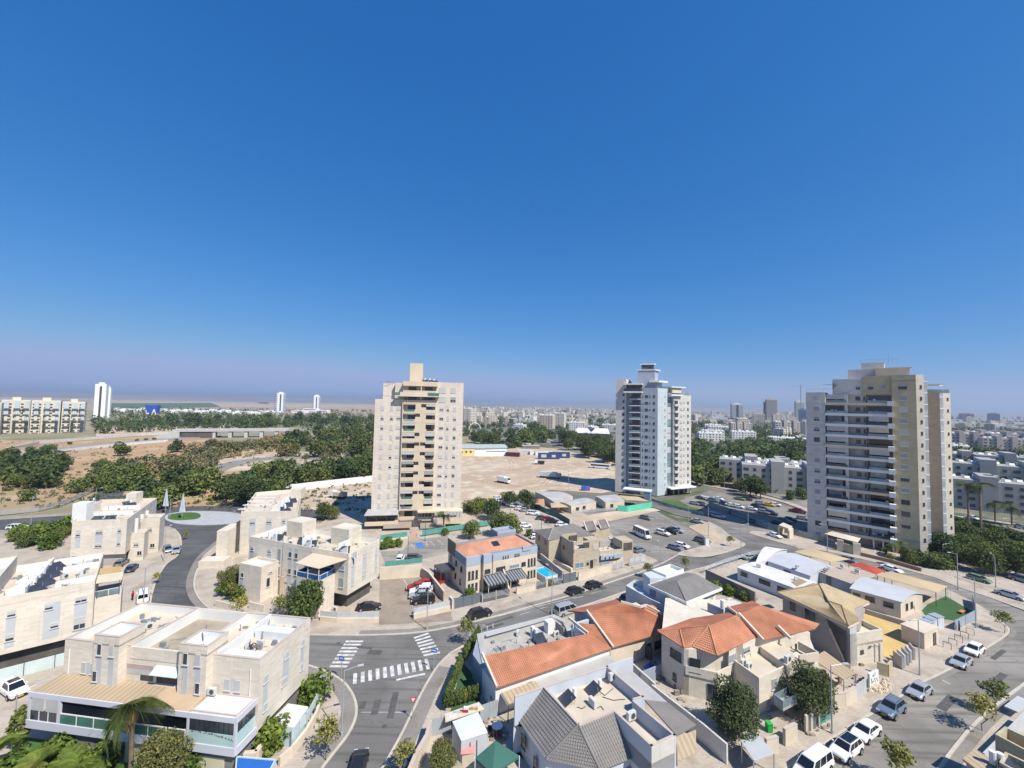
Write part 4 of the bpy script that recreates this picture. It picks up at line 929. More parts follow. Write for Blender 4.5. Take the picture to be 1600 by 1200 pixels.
def house1():
    t = house_frame('stone_house', 'large cream stone duplex with a long covered terrace behind the tall palm', 'house', (-53.15,51.61), -7.3)
    X, Y = 25.7, 9.3
    MB().box(0,X,0,Y,2.9,9.3).obj('wall', STONE, t)
    MB().box(.6,X-.5,1,Y-.6,0,2.9).obj('ground_floor_wall', DCONC, t)
    roof_box(t, 0, 9.0, 0, Y, 9.6, 1.1); roof_box(t, 16.4, X, 0, Y, 9.6, 1.1)
    MB().box(9.2,16.2,.2,Y-.2,9.0,9.35).obj('roof', GRAVEL, t)
    MB().box(9.0,16.4,0,.25,9.2,10.6).obj('parapet', STONE, t); MB().box(9.0,16.4,Y-.25,Y,9.2,10.7).obj('parapet', STONE, t)
    MB().box(9.0,16.4,Y-.3,Y-.26,9.3,10.6).box(9.02,9.06,.3,Y-.3,9.3,10.6).obj('parapet_lining', WHITE, t)
    MB().box(19.95,20.2,.3,Y-.3,9.6,10.9).obj('dividing_wall', WHITE, t)
    for x0, x1 in ((5.1,8.5),(16.3,19.8)):
        MB().box(x0,x1,-.9,2.1,6.4,11.2).obj('stair_tower', STONE, t)
        roof_box(t, x0, x1, -.9, 2.1, 11.3, .8, floor=WHITE)
        for dx in (.9, 2.5):
            strip_panel(t, 'f', x0+dx, 6.6, 10.9, .7, -.9); fwin(t, x0+dx, 9.9, .62, 1.3, -.93, 'w' if dx < 2 else 'ws1')
        fwin(t, x0+(.5 if x0 < 9 else 2.6), 6.9, .62, 1.2, -.93, 'w')
    for x in (2.9,4.1,21.8,23.1): fwin(t, x, 7.0, .65, 1.25)
    strip_panel(t, 'f', 3.5, 7.0, 8.3, .5); strip_panel(t, 'f', 22.45, 7.0, 8.3, .5)
    for x in (.8,24.6): MB().tube((x,-.06,6.6),(x,-.06,9.6),.05).obj('drainpipe', WHITE, t)
    # balconies between the stair towers
    MB().box(8.7,12.2,-.05,.1,8.2,8.7).obj('awning', mat('rose awning roll', (.42,.33,.30), .9), t)
    MB().box(8.75,12.2,-.04,.02,7.6,8.2).obj('roller_blind', SHUT, t); MB().box(10.6,12.2,-.06,-.01,7.0,7.6).obj('balcony_door', GLASS, t)
    MB().slab((12.6,-.9,8.3),(16.1,-.9,8.3),(16.1,.1,8.9),(12.6,.1,8.9),.06).obj('awning', mat('mint awning', (.55,.66,.60), .7), t)
    MB().box(12.7,16.1,-.03,.02,6.9,8.4).obj('balcony_opening', INT, t); MB().box(12.7,16.1,-.06,-.04,7.6,8.2).obj('roller_blind', CURT, t)
    MB().box(12.6,16.2,-.2,-.05,6.5,6.8).obj('balcony_rail', WHITE, t)
    for y, z, w in ((1.0,7.6,.7),(7.8,7.9,.6),(7.7,4.9,.6),(1.1,4.4,.6),(4.3,5.2,.9),(4.6,8.2,.6)): rwin(t, y, z, w, .85, X)
    strip_panel(t, 'r', 1.0, 4.3, 7.5, .7, X); strip_panel(t, 'r', 4.5, 5.1, 8.9, 1.1, X); strip_panel(t, 'r', 7.75, 4.9, 8.7, .7, X)
    # covered terrace along the front
    G_ = mat('lilac grey fascia', (.56,.56,.60), .7, .05)
    MB().slab((-.3,-2.8,6.42),(14.6,-2.8,6.42),(14.6,-.05,6.75),(.2,-.05,6.75),.16).obj('terrace_roof', TANR, t)
    MB().slab((14.62,-2.8,6.42),(19.8,-2.8,6.42),(19.8,-.9,6.65),(14.62,-.05,6.75),.16).obj('terrace_roof', mat('worn tan roof sheet', (.50,.37,.24), .7, .15, .3, 5), t)
    MB().box(20.0,25.4,-2.8,-.02,6.2,6.5).obj('terrace_roof', ROOFW, t)
    MB().walls([(20.0,-2.8),(25.4,-2.8),(25.4,-.02),(20.0,-.02)],6.5,6.62,.12).obj('coping', CAPST, t)
    MB().box(-.4,25.4,-2.95,-2.8,5.85,6.4).box(25.4,25.55,-2.95,0,5.85,6.5).obj('fascia', G_, t)
    MB().box(-.4,25.4,-2.8,0,2.9,3.2).obj('terrace_floor', CONC, t); MB().box(-.5,25.5,-3.0,-2.8,2.55,3.4).box(25.4,25.6,-2.8,.3,2.55,3.4).obj('fascia', G_, t)
    for x in (-.35,3.6,13.0,19.7,25.25): MB().box(x,x+.25,-2.95,-2.7,3.4,5.85).obj('column', G_, t)
    for i, x in enumerate((3.9,6.1,8.3,10.5,12.9,15.1,17.4)):
        w = 2.1; p = MB().box(x,x+w,-2.9,-2.86,3.45,4.45).obj('railing_panel', GLASSG, t); MB().box(x,x+w,-2.93,-2.84,4.45,4.55).box(x+w,x+w+.07,-2.93,-2.84,3.4,4.55).obj('frame', WHITE, p)
    for x in (0,1.2,2.4): p = MB().box(x,x+1.1,-2.9,-2.86,3.5,4.5).obj('window', GLASS, t); MB().box(x+1.1,x+1.2,-2.93,-2.84,3.4,5.85).obj('frame', WHITE, p)
    for x in (.1,2.0): MB().box(x,x+1.6,-2.94,-2.9,4.5,5.8).obj('roller_blind', SHUT, t)
    MB().box(19.98,25.3,-2.92,-2.86,3.4,4.6).box(25.3,25.36,-2.9,0,3.4,4.6).obj('conservatory_panel', mat('pale aqua panel', (.42,.56,.54), .5), t)
    for i in range(9): p = MB().box(20.05+i*.58,20.05+i*.58+.5,-2.93,-2.88,4.7,5.8).obj('window', GLASS, t)
    for i in range(4): MB().box(25.33,25.4,-2.7+i*.68,-2.1+i*.68,4.7,5.8).obj('window', GLASS, t)
    v = random.Random(2); vine = MB()
    for i in range(60):
        a = v.uniform(0,1); x = 20.2+5*a; z = 4.55-.5*a*a+v.uniform(-.05,.1); vine.add([(x,-2.95,z),(x+.12,-2.97,z+.05),(x+.04,-2.95,z+.14)], [(0,1,2)])
    vine.obj('creeper', LEAF['dark'], t, kind='stuff')
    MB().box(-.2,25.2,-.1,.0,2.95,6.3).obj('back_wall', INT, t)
    for x in (4.6,15.3,16.5): MB().box(x,x+.9,-.2,-.12,3.3,5.5).obj('terrace_door', GLASS, t)
    MB().box(3,25,-2.5,.9,0,.0+2.55).obj('ground_floor_wall', DCONC, t); MB().box(12,14.5,-2.56,-2.5,0,2.2).box(18,24,-2.6,-2.5,0,1.9).obj('garden_wall', CURT, t)
    clutter(t, 1, 8, 1, 8, 9.62, 22, 2); clutter(t, 17, 25, 1, 8.6, 9.62, 26, 3); clutter(t, 10, 15, 1, 8, 9.36, 8, 4)
    # gear on the roof
    for i, (x, y) in enumerate(((22.4,5.6),(22.9,1.6))): 
        MB().box(20.5,25.2,y-1.1 if i else y,y+.1 if i else y+1.3,9.62,10.55).obj('roof_screen', mat('pale blue white sheet', (.66,.69,.71), .6), t)
    q = t.rotation_euler[2]
    for i, (x, y) in enumerate(((4.6,3.0),(5.6,5.2),(21.2,3.6),(22.6,4.0),(21.4,7.4))):
        ac(*W(t,x,y,9.6), q+i, ['ac unit beside the left white screen on the big duplex roof','ac unit near the rear parapet on the left roof bay of the big duplex','ac unit next to the dividing wall on the right roof bay of the duplex','ac unit with black hoses between the two white roof screens','ac unit in the rear right corner of the duplex roof'][i])
    ac(*W(t,20.4,-.6,6.7), q, 'white ac unit on the terrace roof beside the stair tower')
    dish(*W(t,19.2,-.75,12.2), q+2.5, 'small white dish on the right stair tower of the duplex')
    hm = MB()
    for i in range(4): 
        for k in range(8): hm.tube((21.4+.16*k,3.2+i*.3+.15*math.sin(k*.9+i),9.75+.25*math.sin(k*.8)),(21.56+.16*k,3.2+i*.3+.15*math.sin((k+1)*.9+i),9.75+.25*math.sin((k+1)*.8)),.05,n=5)
    h = hm.xf(Matrix.Translation((0,0,0))).obj('hose', RUB); h.location = t.location; h.rotation_euler = t.rotation_euler; props(h, 'tangle of black insulated hoses on the duplex roof', 'hose')
    return t
HOUSE1 = house1()
def house2():
    t = house_frame('stone_house', 'long cream stone house cut by the left edge, solar heaters on its roof', 'house', (-72.25,60.74), 40.7)
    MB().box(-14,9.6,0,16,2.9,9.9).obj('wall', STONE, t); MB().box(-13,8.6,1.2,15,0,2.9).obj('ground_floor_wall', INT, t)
    MB().box(-13.7,9.3,.3,15.7,9.9,9.98).obj('roof', SAND, t)
    MB().walls([(-14,0),(9.6,0),(9.6,16),(-14,16)], 9.85, 10.9, .22).obj('parapet', STONE, t)
    MB().walls([(-13.76,.24),(9.36,.24),(9.36,15.76),(-13.76,15.76)], 9.98, 10.84, .03).obj('parapet_lining', WHITE, t)
    for x, w, zz in ((1.2,.9,((8.0,.75),(4.6,1.0))),(5.2,1.7,((7.9,.8),(5.0,.8))),(8.2,1.4,((8.0,.9),(4.0,1.8)))):
        strip_panel(t, 'f', x, 3.7, 8.9, w)
        for k, (z, h) in enumerate(zz): fwin(t, x+(-.35 if (w > 1.5 and k == 0) else .35 if w > 1.5 else 0), z, min(1.3, w*.95) if w < 1.5 else .9, h, 0, 'ws2')
    # blocks and screens of the neighbouring roofs
    for x0, x1, y0, y1, z1 in ((-9,-1.0,5.0,15.8,12.6),(-9,-2.2,1.5,4.6,12.2)):
        MB().box(x0,x1,y0,y1,9.98,z1-.5).obj('roof_block', STONE, t); MB().walls([(x0,y0),(x1,y0),(x1,y1),(x0,y1)], z1-.5, z1, .2).obj('parapet', STONE_L, t)
        MB().box(x0+.2,x1-.2,y0+.2,y1-.2,z1-.5,z1-.42).obj('roof', ROOFW, t)
    for k, (x, y) in enumerate(((.2,1.0),(.6,5.0),(1.0,9.0),(1.2,12.8))):
        wedge(t, x-1.0, x+2.2, y, 9.98, 1.9); MB().box(x+2.0,x+2.2,y,y+2.2,9.98,11.6).obj('sloping_screen', WHITE, t)
    MB().box(5,9.3,3.0,3.15,9.98,10.9).box(5,9.3,10.4,10.55,9.98,10.9).obj('dividing_wall', WHITE, t)
    q = t.rotation_euler[2]
    for k, (x, y) in enumerate(((3.0,2.2),(3.4,5.6),(3.6,9.4),(3.8,12.8))):
        solar(10.0, *W(t,x,y)[:2], q+.7, ORD[k]+' solar heater, counted from the near end, on the roof cut by the left edge', vertical=True, s=1.15)
    for k, (x, y) in enumerate(((6.2,1.6),(5.6,6.8),(7.6,7.4),(6.4,11.8),(8.0,12.6),(7.8,4.6))):
        ac(*W(t,x,y,10), q+k*.7, ORD[k]+' ac unit, counted from the near end, on the roof at the left edge')
    clutter(t, -1, 9, 1, 15, 10, 60, 6)
    # annexe with awning on the street side
    MB().box(9.6,12.7,2.2,9.5,0,7.4).obj('annexe', STONE, t); MB().box(9.6,12.6,2.4,9.4,7.4,7.5).obj('annexe_floor', CONC, t)
    p = MB().box(9.7,12.5,2.22,2.26,7.5,8.4).obj('railing_glass', GLASSB, t); MB().box(9.6,12.6,2.2,2.28,8.4,8.48).box(11.1,11.18,2.2,2.28,7.5,8.4).obj('rail', WHITE, p)
    MB().box(12.5,12.62,2.2,9,7.4,8.5).obj('parapet', STONE, t)
    MB().slab((9.6,1.9,9.9),(12.7,1.9,9.7),(12.7,5.4,9.9),(9.6,5.4,10.1),.08).obj('awning', CURT, t)
    MB().slab((9.6,7.2,9.7),(12.3,7.2,9.5),(12.3,9.5,9.7),(9.6,9.5,9.9),.1).obj('awning', mat('ochre awning', (.50,.34,.14), .9), t)
    for x in (9.8,12.4): MB().bar((x,2.1,7.4),(x,2.1,9.75),.08).obj('post', DGREY, t)
    MB().box(-13,8.7,-1.9,-1.8,0,1.7).obj('garden_fence', mat('pale green sheet fence', (.50,.57,.55), .6), t)
    for x in range(-12, 9, 3): MB().box(x,x+.08,-1.96,-1.9,0,1.9).obj('fence_post', DGREY, t)
    return t
HOUSE2 = house2()
def polyhouse(t, pts, z0, z1, m, par=1.0, roofm=SAND, lining=WHITE, name='wall'):
    MB().prism(pts, z0, z1).obj(name, m, t)
    MB().walls(pts, z1, z1+par, .22).obj('parapet', m, t)
    n = len(pts); cx = sum(p[0] for p in pts)/n; cy = sum(p[1] for p in pts)/n
    ins = [(p[0]+(cx-p[0])*.03, p[1]+(cy-p[1])*.03) for p in pts]
    MB().prism(ins, z1, z1+.06).obj('roof', roofm, t)
def house3():
    t = house_frame('stone_house', 'cream stone house beside the roundabout with two flagpoles behind it', 'house', (-101.25,98.0), 12.9)
    polyhouse(t, [(0,0),(10.8,0),(4.6,23.5),(-8.6,23)], 2.8, 9.9, STONE)
    MB().prism([(.5,.8),(9.9,.8),(4,22),(-8,22)], 0, 2.8).obj('ground_floor_wall', CONC, t)
    for x, w, zz in ((1.3,1.0,((7.3,.9),)),(5.4,1.5,((7.7,.9),(4.6,.9))),(9.4,.8,((7.9,.9),(4.9,.9)))):
        strip_panel(t, 'f', x, 4.7, 8.7, w)
        for z, h in zz: fwin(t, x, z, w*.9, h, 0, 'ws2')
    MB().box(-4.6,-2.2,10,12.5,9.9,12.6).box(-1,1.4,20,23,9.9,13).obj('stair_tower', STONE, t)
    MB().box(-1.6,1.2,2.2,4.6,9.9,14.4).obj('water_tank_screen', WHITE, t)
    for y in (8.5, 14.5): MB().slab((-3.2,y,10.9),(7.4-(y-8)*.3,y,10.9),(7.2-(y-8)*.3,y+.25,10.9),(-3.2,y+.25,10.9),.95).obj('dividing_wall', WHITE, t)
    for k, (x, y) in enumerate(((3,3),(5.5,3.2),(2,17),(0,19))): solar(9.97, *W(t,x,y)[:2], .2+k*.3, ORD[k]+' solar heater, counted from the near end, on the roof by the roundabout', s=1.1)
    clutter(t, -3, 8, 1, 20, 9.97, 40, 8)
    # side annexes towards the street
    for (x0,x1,y0,y1,z1) in ((10.4,13.6,3.5,7,6.6),(11.2,15.4,9,14,8.6)):
        sk = -.27; P = [(x0+sk*y0,y0),(x1+sk*y0,y0),(x1+sk*y1,y1),(x0+sk*y1,y1)]
        polyhouse(t, P, 0, z1-.8, STONE, .8, ROOFG, name='annexe')
        window(t, (P[0][0]+P[1][0])/2, y0-.03, z1-3.2, 1.0, 1.0, 0, 'ws2'); window(t, (P[0][0]+P[1][0])/2+.8, y0-.03, 1.2, 1.0, 1.0, 0, 'w')
    for k, y in enumerate((4,8,12,16,20)): window(t, 10.8-.264*y+.05, y, 6.6, 1.4, 2.2, PI/2+.26, 'ws2')
    for k, y in enumerate((6,10,14)): MB().box(10.3-.26*y,11.4-.26*y,y-.15,y+.15,5.2,9.5).obj('fin', WHITE, t)
    dish(*W(t,-2.6,10.8,12.6), 2.0, 'white satellite dish on the stair tower by the roundabout')
    return t
house3()
def house4():
    t = house_frame('stone_house', 'cream stone duplex with a blue balcony railing in the bend of the street', 'house', (-55.37,90.43), -19.7)
    MB().box(0,9.7,0,9.2,2.9,9.7).obj('wall', STONE, t); MB().box(9.7,26.3,-.15,9.2,2.9,9.7).obj('wall', STONE, t)
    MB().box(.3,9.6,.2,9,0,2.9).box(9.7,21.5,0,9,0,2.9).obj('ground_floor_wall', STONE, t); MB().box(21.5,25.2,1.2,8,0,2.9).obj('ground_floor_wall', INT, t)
    MB().box(.2,26.1,.1,9.0,9.7,9.78).obj('roof', SAND, t)
    MB().walls([(0,0),(9.7,0),(9.7,-.15),(26.3,-.15),(26.3,9.2),(0,9.2)], 9.65, 10.7, .2).obj('parapet', STONE, t)
    MB().walls([(.22,.22),(26.08,.1),(26.08,8.98),(.22,8.98)], 9.78, 10.64, .03).obj('parapet_lining', WHITE, t)
    for x0, x1 in ((4.6,9.0),(17.0,21.6)):
        MB().box(x0,x1,5.2,9.1,9.78,13.2).obj('stair_tower', STONE_L, t); MB().box(x0-.04,x0,5.3,9.0,9.8,13.2).obj('tower_lining', WHITE, t)
    for x in (3.6,13.0,22.2):
        wedge(t, x, x+2.4, 1.4, 9.78, 1.7); MB().box(x,x+.2,1.4,4.8,9.78,11.6).obj('sloping_screen', WHITE, t)
        wedge(t, x+3.0, x+5.4, .6, 9.78, 1.3)
    q = t.rotation_euler[2]
    for k, (x, y) in enumerate(((5.2,2.6),(14.6,2.4),(11.4,3.4),(23.2,2.2))): solar(9.8, *W(t,x,y)[:2], q+.6, ORD[k]+' solar heater from the left on the roof of the blue-railed duplex', s=1.1)
    for k, (x, y) in enumerate(((10,1.5),(15.8,1.2),(22.0,4))): ac(*W(t,x,y,9.8), q+k, ORD[k]+' ac unit from the left on the roof of the blue-railed duplex')
    for x, w, zz in ((1.0,1.0,((7.9,.9),)),(5.9,1.1,((7.9,.9),)),(8.7,.9,((6.7,2.6),(3.9,1.8)))):
        if w != .9: strip_panel(t, 'f', x, 5.9, 8.9, w)
        for z, h in zz: fwin(t, x, z, w*.9, h, 0, 'wsg1' if w == .9 else 'ws2')
    for x in (11.8,13.4):
        strip_panel(t, 'f', x, 1.0, 10.0, .9, -.15)
        for z in (8.0,4.7,1.3): fwin(t, x, z, .8, 1.1, -.18, 'w')
    strip_panel(t, 'f', 24.9, 4.3, 8.9, 1.2, -.15); fwin(t, 24.9, 7.5, 1.1, .9, -.18, 'wsg1'); fwin(t, 24.9, 4.2, 1.1, 1.8, -.18, 'wsg1')
    for y, w, zz in ((1.2,.9,((8.0,1.2),(4.3,1.6))),(4.6,1.1,((8.6,.8),(5.0,.9))),(8.2,.7,((7.9,.9),(5.4,1.0)))):
        strip_panel(t, 'r', y, 4.0, 9.2, w, 26.3)
        for z, h in zz: rwin(t, y, z, w*.85, h, 26.3, 'ws1')
    clutter(t, 1, 25, 1, 8, 9.8, 60, 7)
    # front annexes: left block, balcony block with blue railing and awning
    MB().box(2.6,8.6,-4,0,0,6.3).obj('annexe', STONE, t); MB().walls([(2.6,-4),(8.6,-4),(8.6,0),(2.6,0)],6.3,6.9,.2).obj('parapet', STONE_L, t); MB().box(2.8,8.4,-3.8,-.02,6.3,6.36).obj('roof', ROOFW, t)
    fwin(t, 3.6, 4.2, .8, .9, -4, 'w'); fwin(t, 3.4, 1.3, .8, .9, -4, 'ws1'); rwin(t, -2.4, 2.5, .8, 1.8, 8.6, 'w'); rwin(t, -2.0, 5.0, .9, .3, 8.6, 'w'); strip_panel(t, 'f', 3.5, 2.2, 4.1, .8, -4)
    MB().box(17.6,23.2,-4,-.15,0,6.6).obj('annexe', STONE, t); fwin(t, 21.9, 3.7, 1.0, .9, -4, 'w'); strip_panel(t, 'f', 21.9, 2.4, 5.4, .95, -4)
    bl = MB().walls([(17.6,-4),(23.2,-4),(23.2,-.2),(17.6,-.2)], 6.7, 7.5, .05).obj('railing_panel', mat('blue railing glass', (.02,.10,.30), .2), t)
    rp = MB().walls([(17.58,-4.02),(23.22,-4.02),(23.22,-.2),(17.58,-.2)], 7.5, 7.58, .08)
    for x, y in ((17.6,-4),(19.4,-4),(20.9,-4),(23.15,-4),(23.15,-2.2)): rp.box(x,x+.07,y,y+.07,6.6,7.5)
    rp.obj('rail', WHITE, bl)
    MB().slab((17.4,-4.2,9.1),(23.2,-4.4,9.0),(26.0,-.2,9.7),(17.6,-.2,9.7),.1).obj('awning', BEIGE, t)
    for x, y in ((20.4,-4.1),(23.0,-4.1),(17.7,-4.1)): MB().bar((x,y,6.6),(x,y,9.0),.1).obj('post', WHITE, t)
    MB().box(18.2,22.8,-.2,-.16,6.7,9.0).obj('balcony_door', GLASS, t)
    MB().box(13.5,17.0,-5.6,-5.4,0,1.6).box(8.6,12.5,-6.4,-6.2,0,1.3).box(2.0,8,-8.2,-8.0,0,1.2).obj('garden_wall', STONE, t)
    MB().box(9.4,10.4,-.2,-.1,0,3.9).obj('entrance', BEIGE, t)
    ac(*W(t,24.3,-1.0,0), q, 'ac unit under the overhang beside the dark parked car')
    return t
house4()
def house5():
    t = house_frame('stone_house', 'cream stone house with white roof structures between the roundabout and the beige tower', 'house', (-67.57,109.56), 7.8)
    P = [(-1.9,0),(12.0,0),(6.0,20),(1.5,29),(-8.9,24)]
    polyhouse(t, P, 0, 9.8, STONE)
    for x, w, zz in ((1.0,1.5,((7.6,.9),(3.2,1.6))),(5.0,1.5,((7.7,.9),)),(8.6,.9,((7.9,.9),))):
        strip_panel(t, 'f', x, 4.0, 9.0, w)
        for z, h in zz: fwin(t, x, z, w*.8, h, 0, 'ws2')
    MB().box(3.5,6.5,18,22,9.8,12.8).obj('stair_tower', STONE, t)
    for k, y in enumerate((1,5.5,10,14.5,19)): MB().slab((-3-y*.2,y,11.3),(4.5-y*.26,y,11.3),(4.5-y*.26,y+1.3,11.1),(-3-y*.2,y+1.3,11.1),.25).obj('roof_canopy', WHITE, t)
    wedge(t, 3.6, 6.4, 3, 9.86, 2.6); wedge(t, 2.8, 5.6, 8, 9.86, 2.6); wedge(t, 2.2, 5.0, 13, 9.86, 2.6)
    for k, (x, y) in enumerate(((7,4),(6.4,9),(5.6,14),(8.5,2))): solar(9.86, *W(t,x,y)[:2], .3+.2*k, ORD[k]+' solar heater from the near end on the roof behind the blue-railed duplex', s=1.1)
    clutter(t, -5, 7, 1, 20, 9.87, 40, 9)
    MB().box(-4.6,-2.1,-5.5,1,0,7.6).obj('annexe', STONE_L, t); MB().box(-6.5,-1.0,-9,-5.6,0,1.6).obj('garden_wall', STONE_L, t)
    MB().box(-2.1,-1.92,-1.6,0,1,8.6).obj('downpipe_recess', INT, t)
    return t
house5()
# ================================================================= HOUSES IN THE MIDDLE AND ON THE RIGHT
class WT:
    """thing whose parts are modelled in world coordinates"""
    def __init__(s, name, label, cat, loc, group=None): s.t = thing(name, label, cat, (loc[0],loc[1],0), 0, group); s.o = Vector((loc[0],loc[1],0))
    def add(s, name, mb, m, **k):
        mb.v = [(v[0]-s.o.x, v[1]-s.o.y, v[2]) for v in mb.v]; return mb.obj(name, m, s.t, **k)
    def prism(s, name, m, pts, z0, z1): return s.add(name, MB().prism([(p[0],p[1]) for p in pts], z0, z1), m)
    def ring(s, name, m, pts, z0, z1, th=.2): return s.add(name, MB().walls([(p[0],p[1]) for p in pts], z0, z1, th), m)
    def slope(s, name, m, pts, step=.36, rise=.085, tile=.3):
        return tiled_plane(name, [(p[0]-s.o.x,p[1]-s.o.y,p[2]) for p in pts], m, s.t, rise, step, tile)
    def win(s, A, B, u, z, w, h, kind='w'):
        return face_window(s.t, (A[0]-s.o.x,A[1]-s.o.y), (B[0]-s.o.x,B[1]-s.o.y), u, z, w, h, kind, .03)
    def ridge(s, p, q, m): return ridge(s.t, (p[0]-s.o.x,p[1]-s.o.y,p[2]), (q[0]-s.o.x,q[1]-s.o.y,q[2]), m)
def V2(p, q, t): return (p[0]+(q[0]-p[0])*t, p[1]+(q[1]-p[1])*t)
def red_house():
    t = house_frame('white_house', 'cream house with pale orange tiled roof, blue grey parapet and striped awnings', 'house', (-9.06,89.2), 30.2)
    D = 9.4
    MB().box(0,18,0,D,0,5.9).obj('wall', PLASTER, t); MB().box(-.03,18.03,-.03,D,5.9,7.0).obj('upper_band', BGREY, t)
    MB().walls([(-.05,-.05),(18.05,-.05),(18.05,D),(-.05,D)],7.0,7.7,.25).obj('parapet', BGREY, t)
    for x0, x1, y0 in ((0,3.1,-.7),(3.9,5.8,-.9),(6.5,18.0,-.3)):
        MB().box(x0,x1,y0,-.0,0,5.9).obj('wall', PLASTER, t); MB().box(x0-.03,x1+.03,y0-.03,-.0,5.9,7.75 if x0 < 6 else 7.3).obj('upper_band', mat('light blue grey plaster', (.36,.40,.46), .8, .05), t)
    for x0, x1 in ((14.0,16.0),): MB().box(x0,x1,-.5,-.3,6.9,7.9).obj('upper_band', MATS['light blue grey plaster'], t)
    e = 7.2; a, b = (3.6,4.8,8.9), (14.2,4.8,8.9)
    for pts in (((.3,.3,e),(17.7,.3,e),b,a),((17.7,D-.3,e),(.3,D-.3,e),a,b),((.3,D-.3,e),(.3,.3,e),a,a),((17.7,.3,e),(17.7,D-.3,e),b,b)):
        tiled_plane('roof', pts, TILE_O, t, .045, .36, .3)
    MB().slab((8.0,2.3,8.15),(9.6,2.3,8.15),(9.6,3.7,8.7),(8.0,3.7,8.7),.06).obj('skylight', GLASS, t)
    MB().box(12.6,17.8,D-.3,D+3,0,8.3).obj('wall', BGREY, t); MB().walls([(12.6,D-.3),(17.8,D-.3),(17.8,D+3),(12.6,D+3)],8.3,8.8,.2).obj('parapet', MATS['light blue grey plaster'], t)
    MB().box(-.06,.2,5.5,D+.4,6.0,8.9).obj('corner_tower', DGREY, t)
    for x in (.7,1.5,2.4): fwin(t, x, 3.2, .5, 1.7, -.7, 'd'); fwin(t, x, .8, .5, 1.5, -.7, 'd')
    fwin(t, 4.85, 3.9, 1.3, .8, -.9, 'd'); fwin(t, 8.4, 3.6, 2.3, .8, -.3, 'd'); fwin(t, 11.9, 3.5, 2.4, .8, -.3, 'wb'); fwin(t, 14.3, 3.6, 1.1, .8, -.3, 'd')
    for x in (15.7,16.5,17.3): fwin(t, x, 3.2, .45, 1.7, -.3, 'd'); fwin(t, x, .6, .45, 1.6, -.3, 'd')
    for x in (9.0,9.6,10.2,12.0,12.5,13.0): fwin(t, x, 6.1, .2, .5, -.34, 'd')
    for y, z in ((7.6,4.6),(4.6,4.4),(1.8,4.1),(4.9,1.6),(2.2,1.3)): window(t, -.03, y, z, .8, 1.1, -PI/2, 'd')
    # scalloped striped awnings
    st = mat('charcoal awning stripe', (.05,.055,.065), .9, .1); st2 = mat('grey awning stripe', (.24,.25,.27), .9, .1)
    for x0, x1, lab in ((3.7,8.8,''),(9.0,13.4,'')):
        n = 14; w = (x1-x0)/n; aw = None
        for i in range(n):
            x = x0+i*w; m = MB(); m.slab((x,-3.6,2.55),(x+w,-3.6,2.55),(x+w,-.9,3.4),(x,-.9,3.4),.04)
            for j in range(5):
                a0, a1 = PI*j/5, PI*(j+1)/5; m.add([(x+w/2-w/2*math.cos(a0),-3.62,2.5),(x+w/2-w/2*math.cos(a1),-3.62,2.5),(x+w/2-w/2*math.cos(a1),-3.62,2.5-.3*math.sin(a1)),(x+w/2-w/2*math.cos(a0),-3.62,2.5-.3*math.sin(a0))], [(0,1,2,3)])
            if aw is None: aw = thing('awning_dummy', None, None); bpy.data.objects.remove(aw); aw = MB().box(x0,x1,-.98,-.9,3.35,3.5).obj('awning', st, t)
            m.obj('awning_strip', st if i % 2 else st2, aw)
        for x in (x0+.2,x1-.2): MB().bar((x,-3.4,0),(x,-3.4,2.5),.12).obj('post', PLASTER, t)
    MB().box(4.0,8.4,-.95,-.9,0,2.5).box(9.4,13.2,-.36,-.3,0,2.5).obj('terrace_door', GLASS, t)
    MB().bar((9.0,-.3,3.6),(8.6,-3.8,.6),.3,.8).obj('buttress', PLASTER, t)
    MB().box(-3.4,-.05,5.2,9.3,3.2,3.6).obj('pergola', DGREY, t); MB().box(-3.3,-1.5,7.2,9.6,.0,1.8).obj('pergola_screen', RED, t)
    for x, y in ((-3.3,5.3),(-3.3,9.2)): MB().bar((x,y,0),(x,y,3.2),.12).obj('post', DGREY, t)
    q = t.rotation_euler[2]
    for i, (x, y, h) in enumerate(((-3.2,.6,1.5),)): pass
    # pool beside the house
    pool = thing('swimming_pool', 'bright turquoise rectangular pool beside the orange roofed house', 'pool', W(t,20.1,-.6), q)
    MB().box(-1.7,1.7,-2.6,2.8,0,1.1).obj('pool_wall', WHITE, pool); MB().walls([(-1.7,-2.6),(1.7,-2.6),(1.7,2.8),(-1.7,2.8)],1.1,1.3,.18).obj('rim', FRAMEW, pool)
    MB().box(-1.5,1.5,-2.4,2.6,1.1,1.14).obj('water', mat('pool water', (.01,.42,.62), .06, .2, .8, 3, spec=.6), pool)
    for i in range(6): MB().box(-1.74,-1.7,-2.3+i*.85,-1.7+i*.85,.2,.9).box(-1.5+i*.5,-1.2+i*.5,-2.64,-2.6,.2,.9).obj('pool_rib', PANELG, pool)
    return t
RH = red_house()
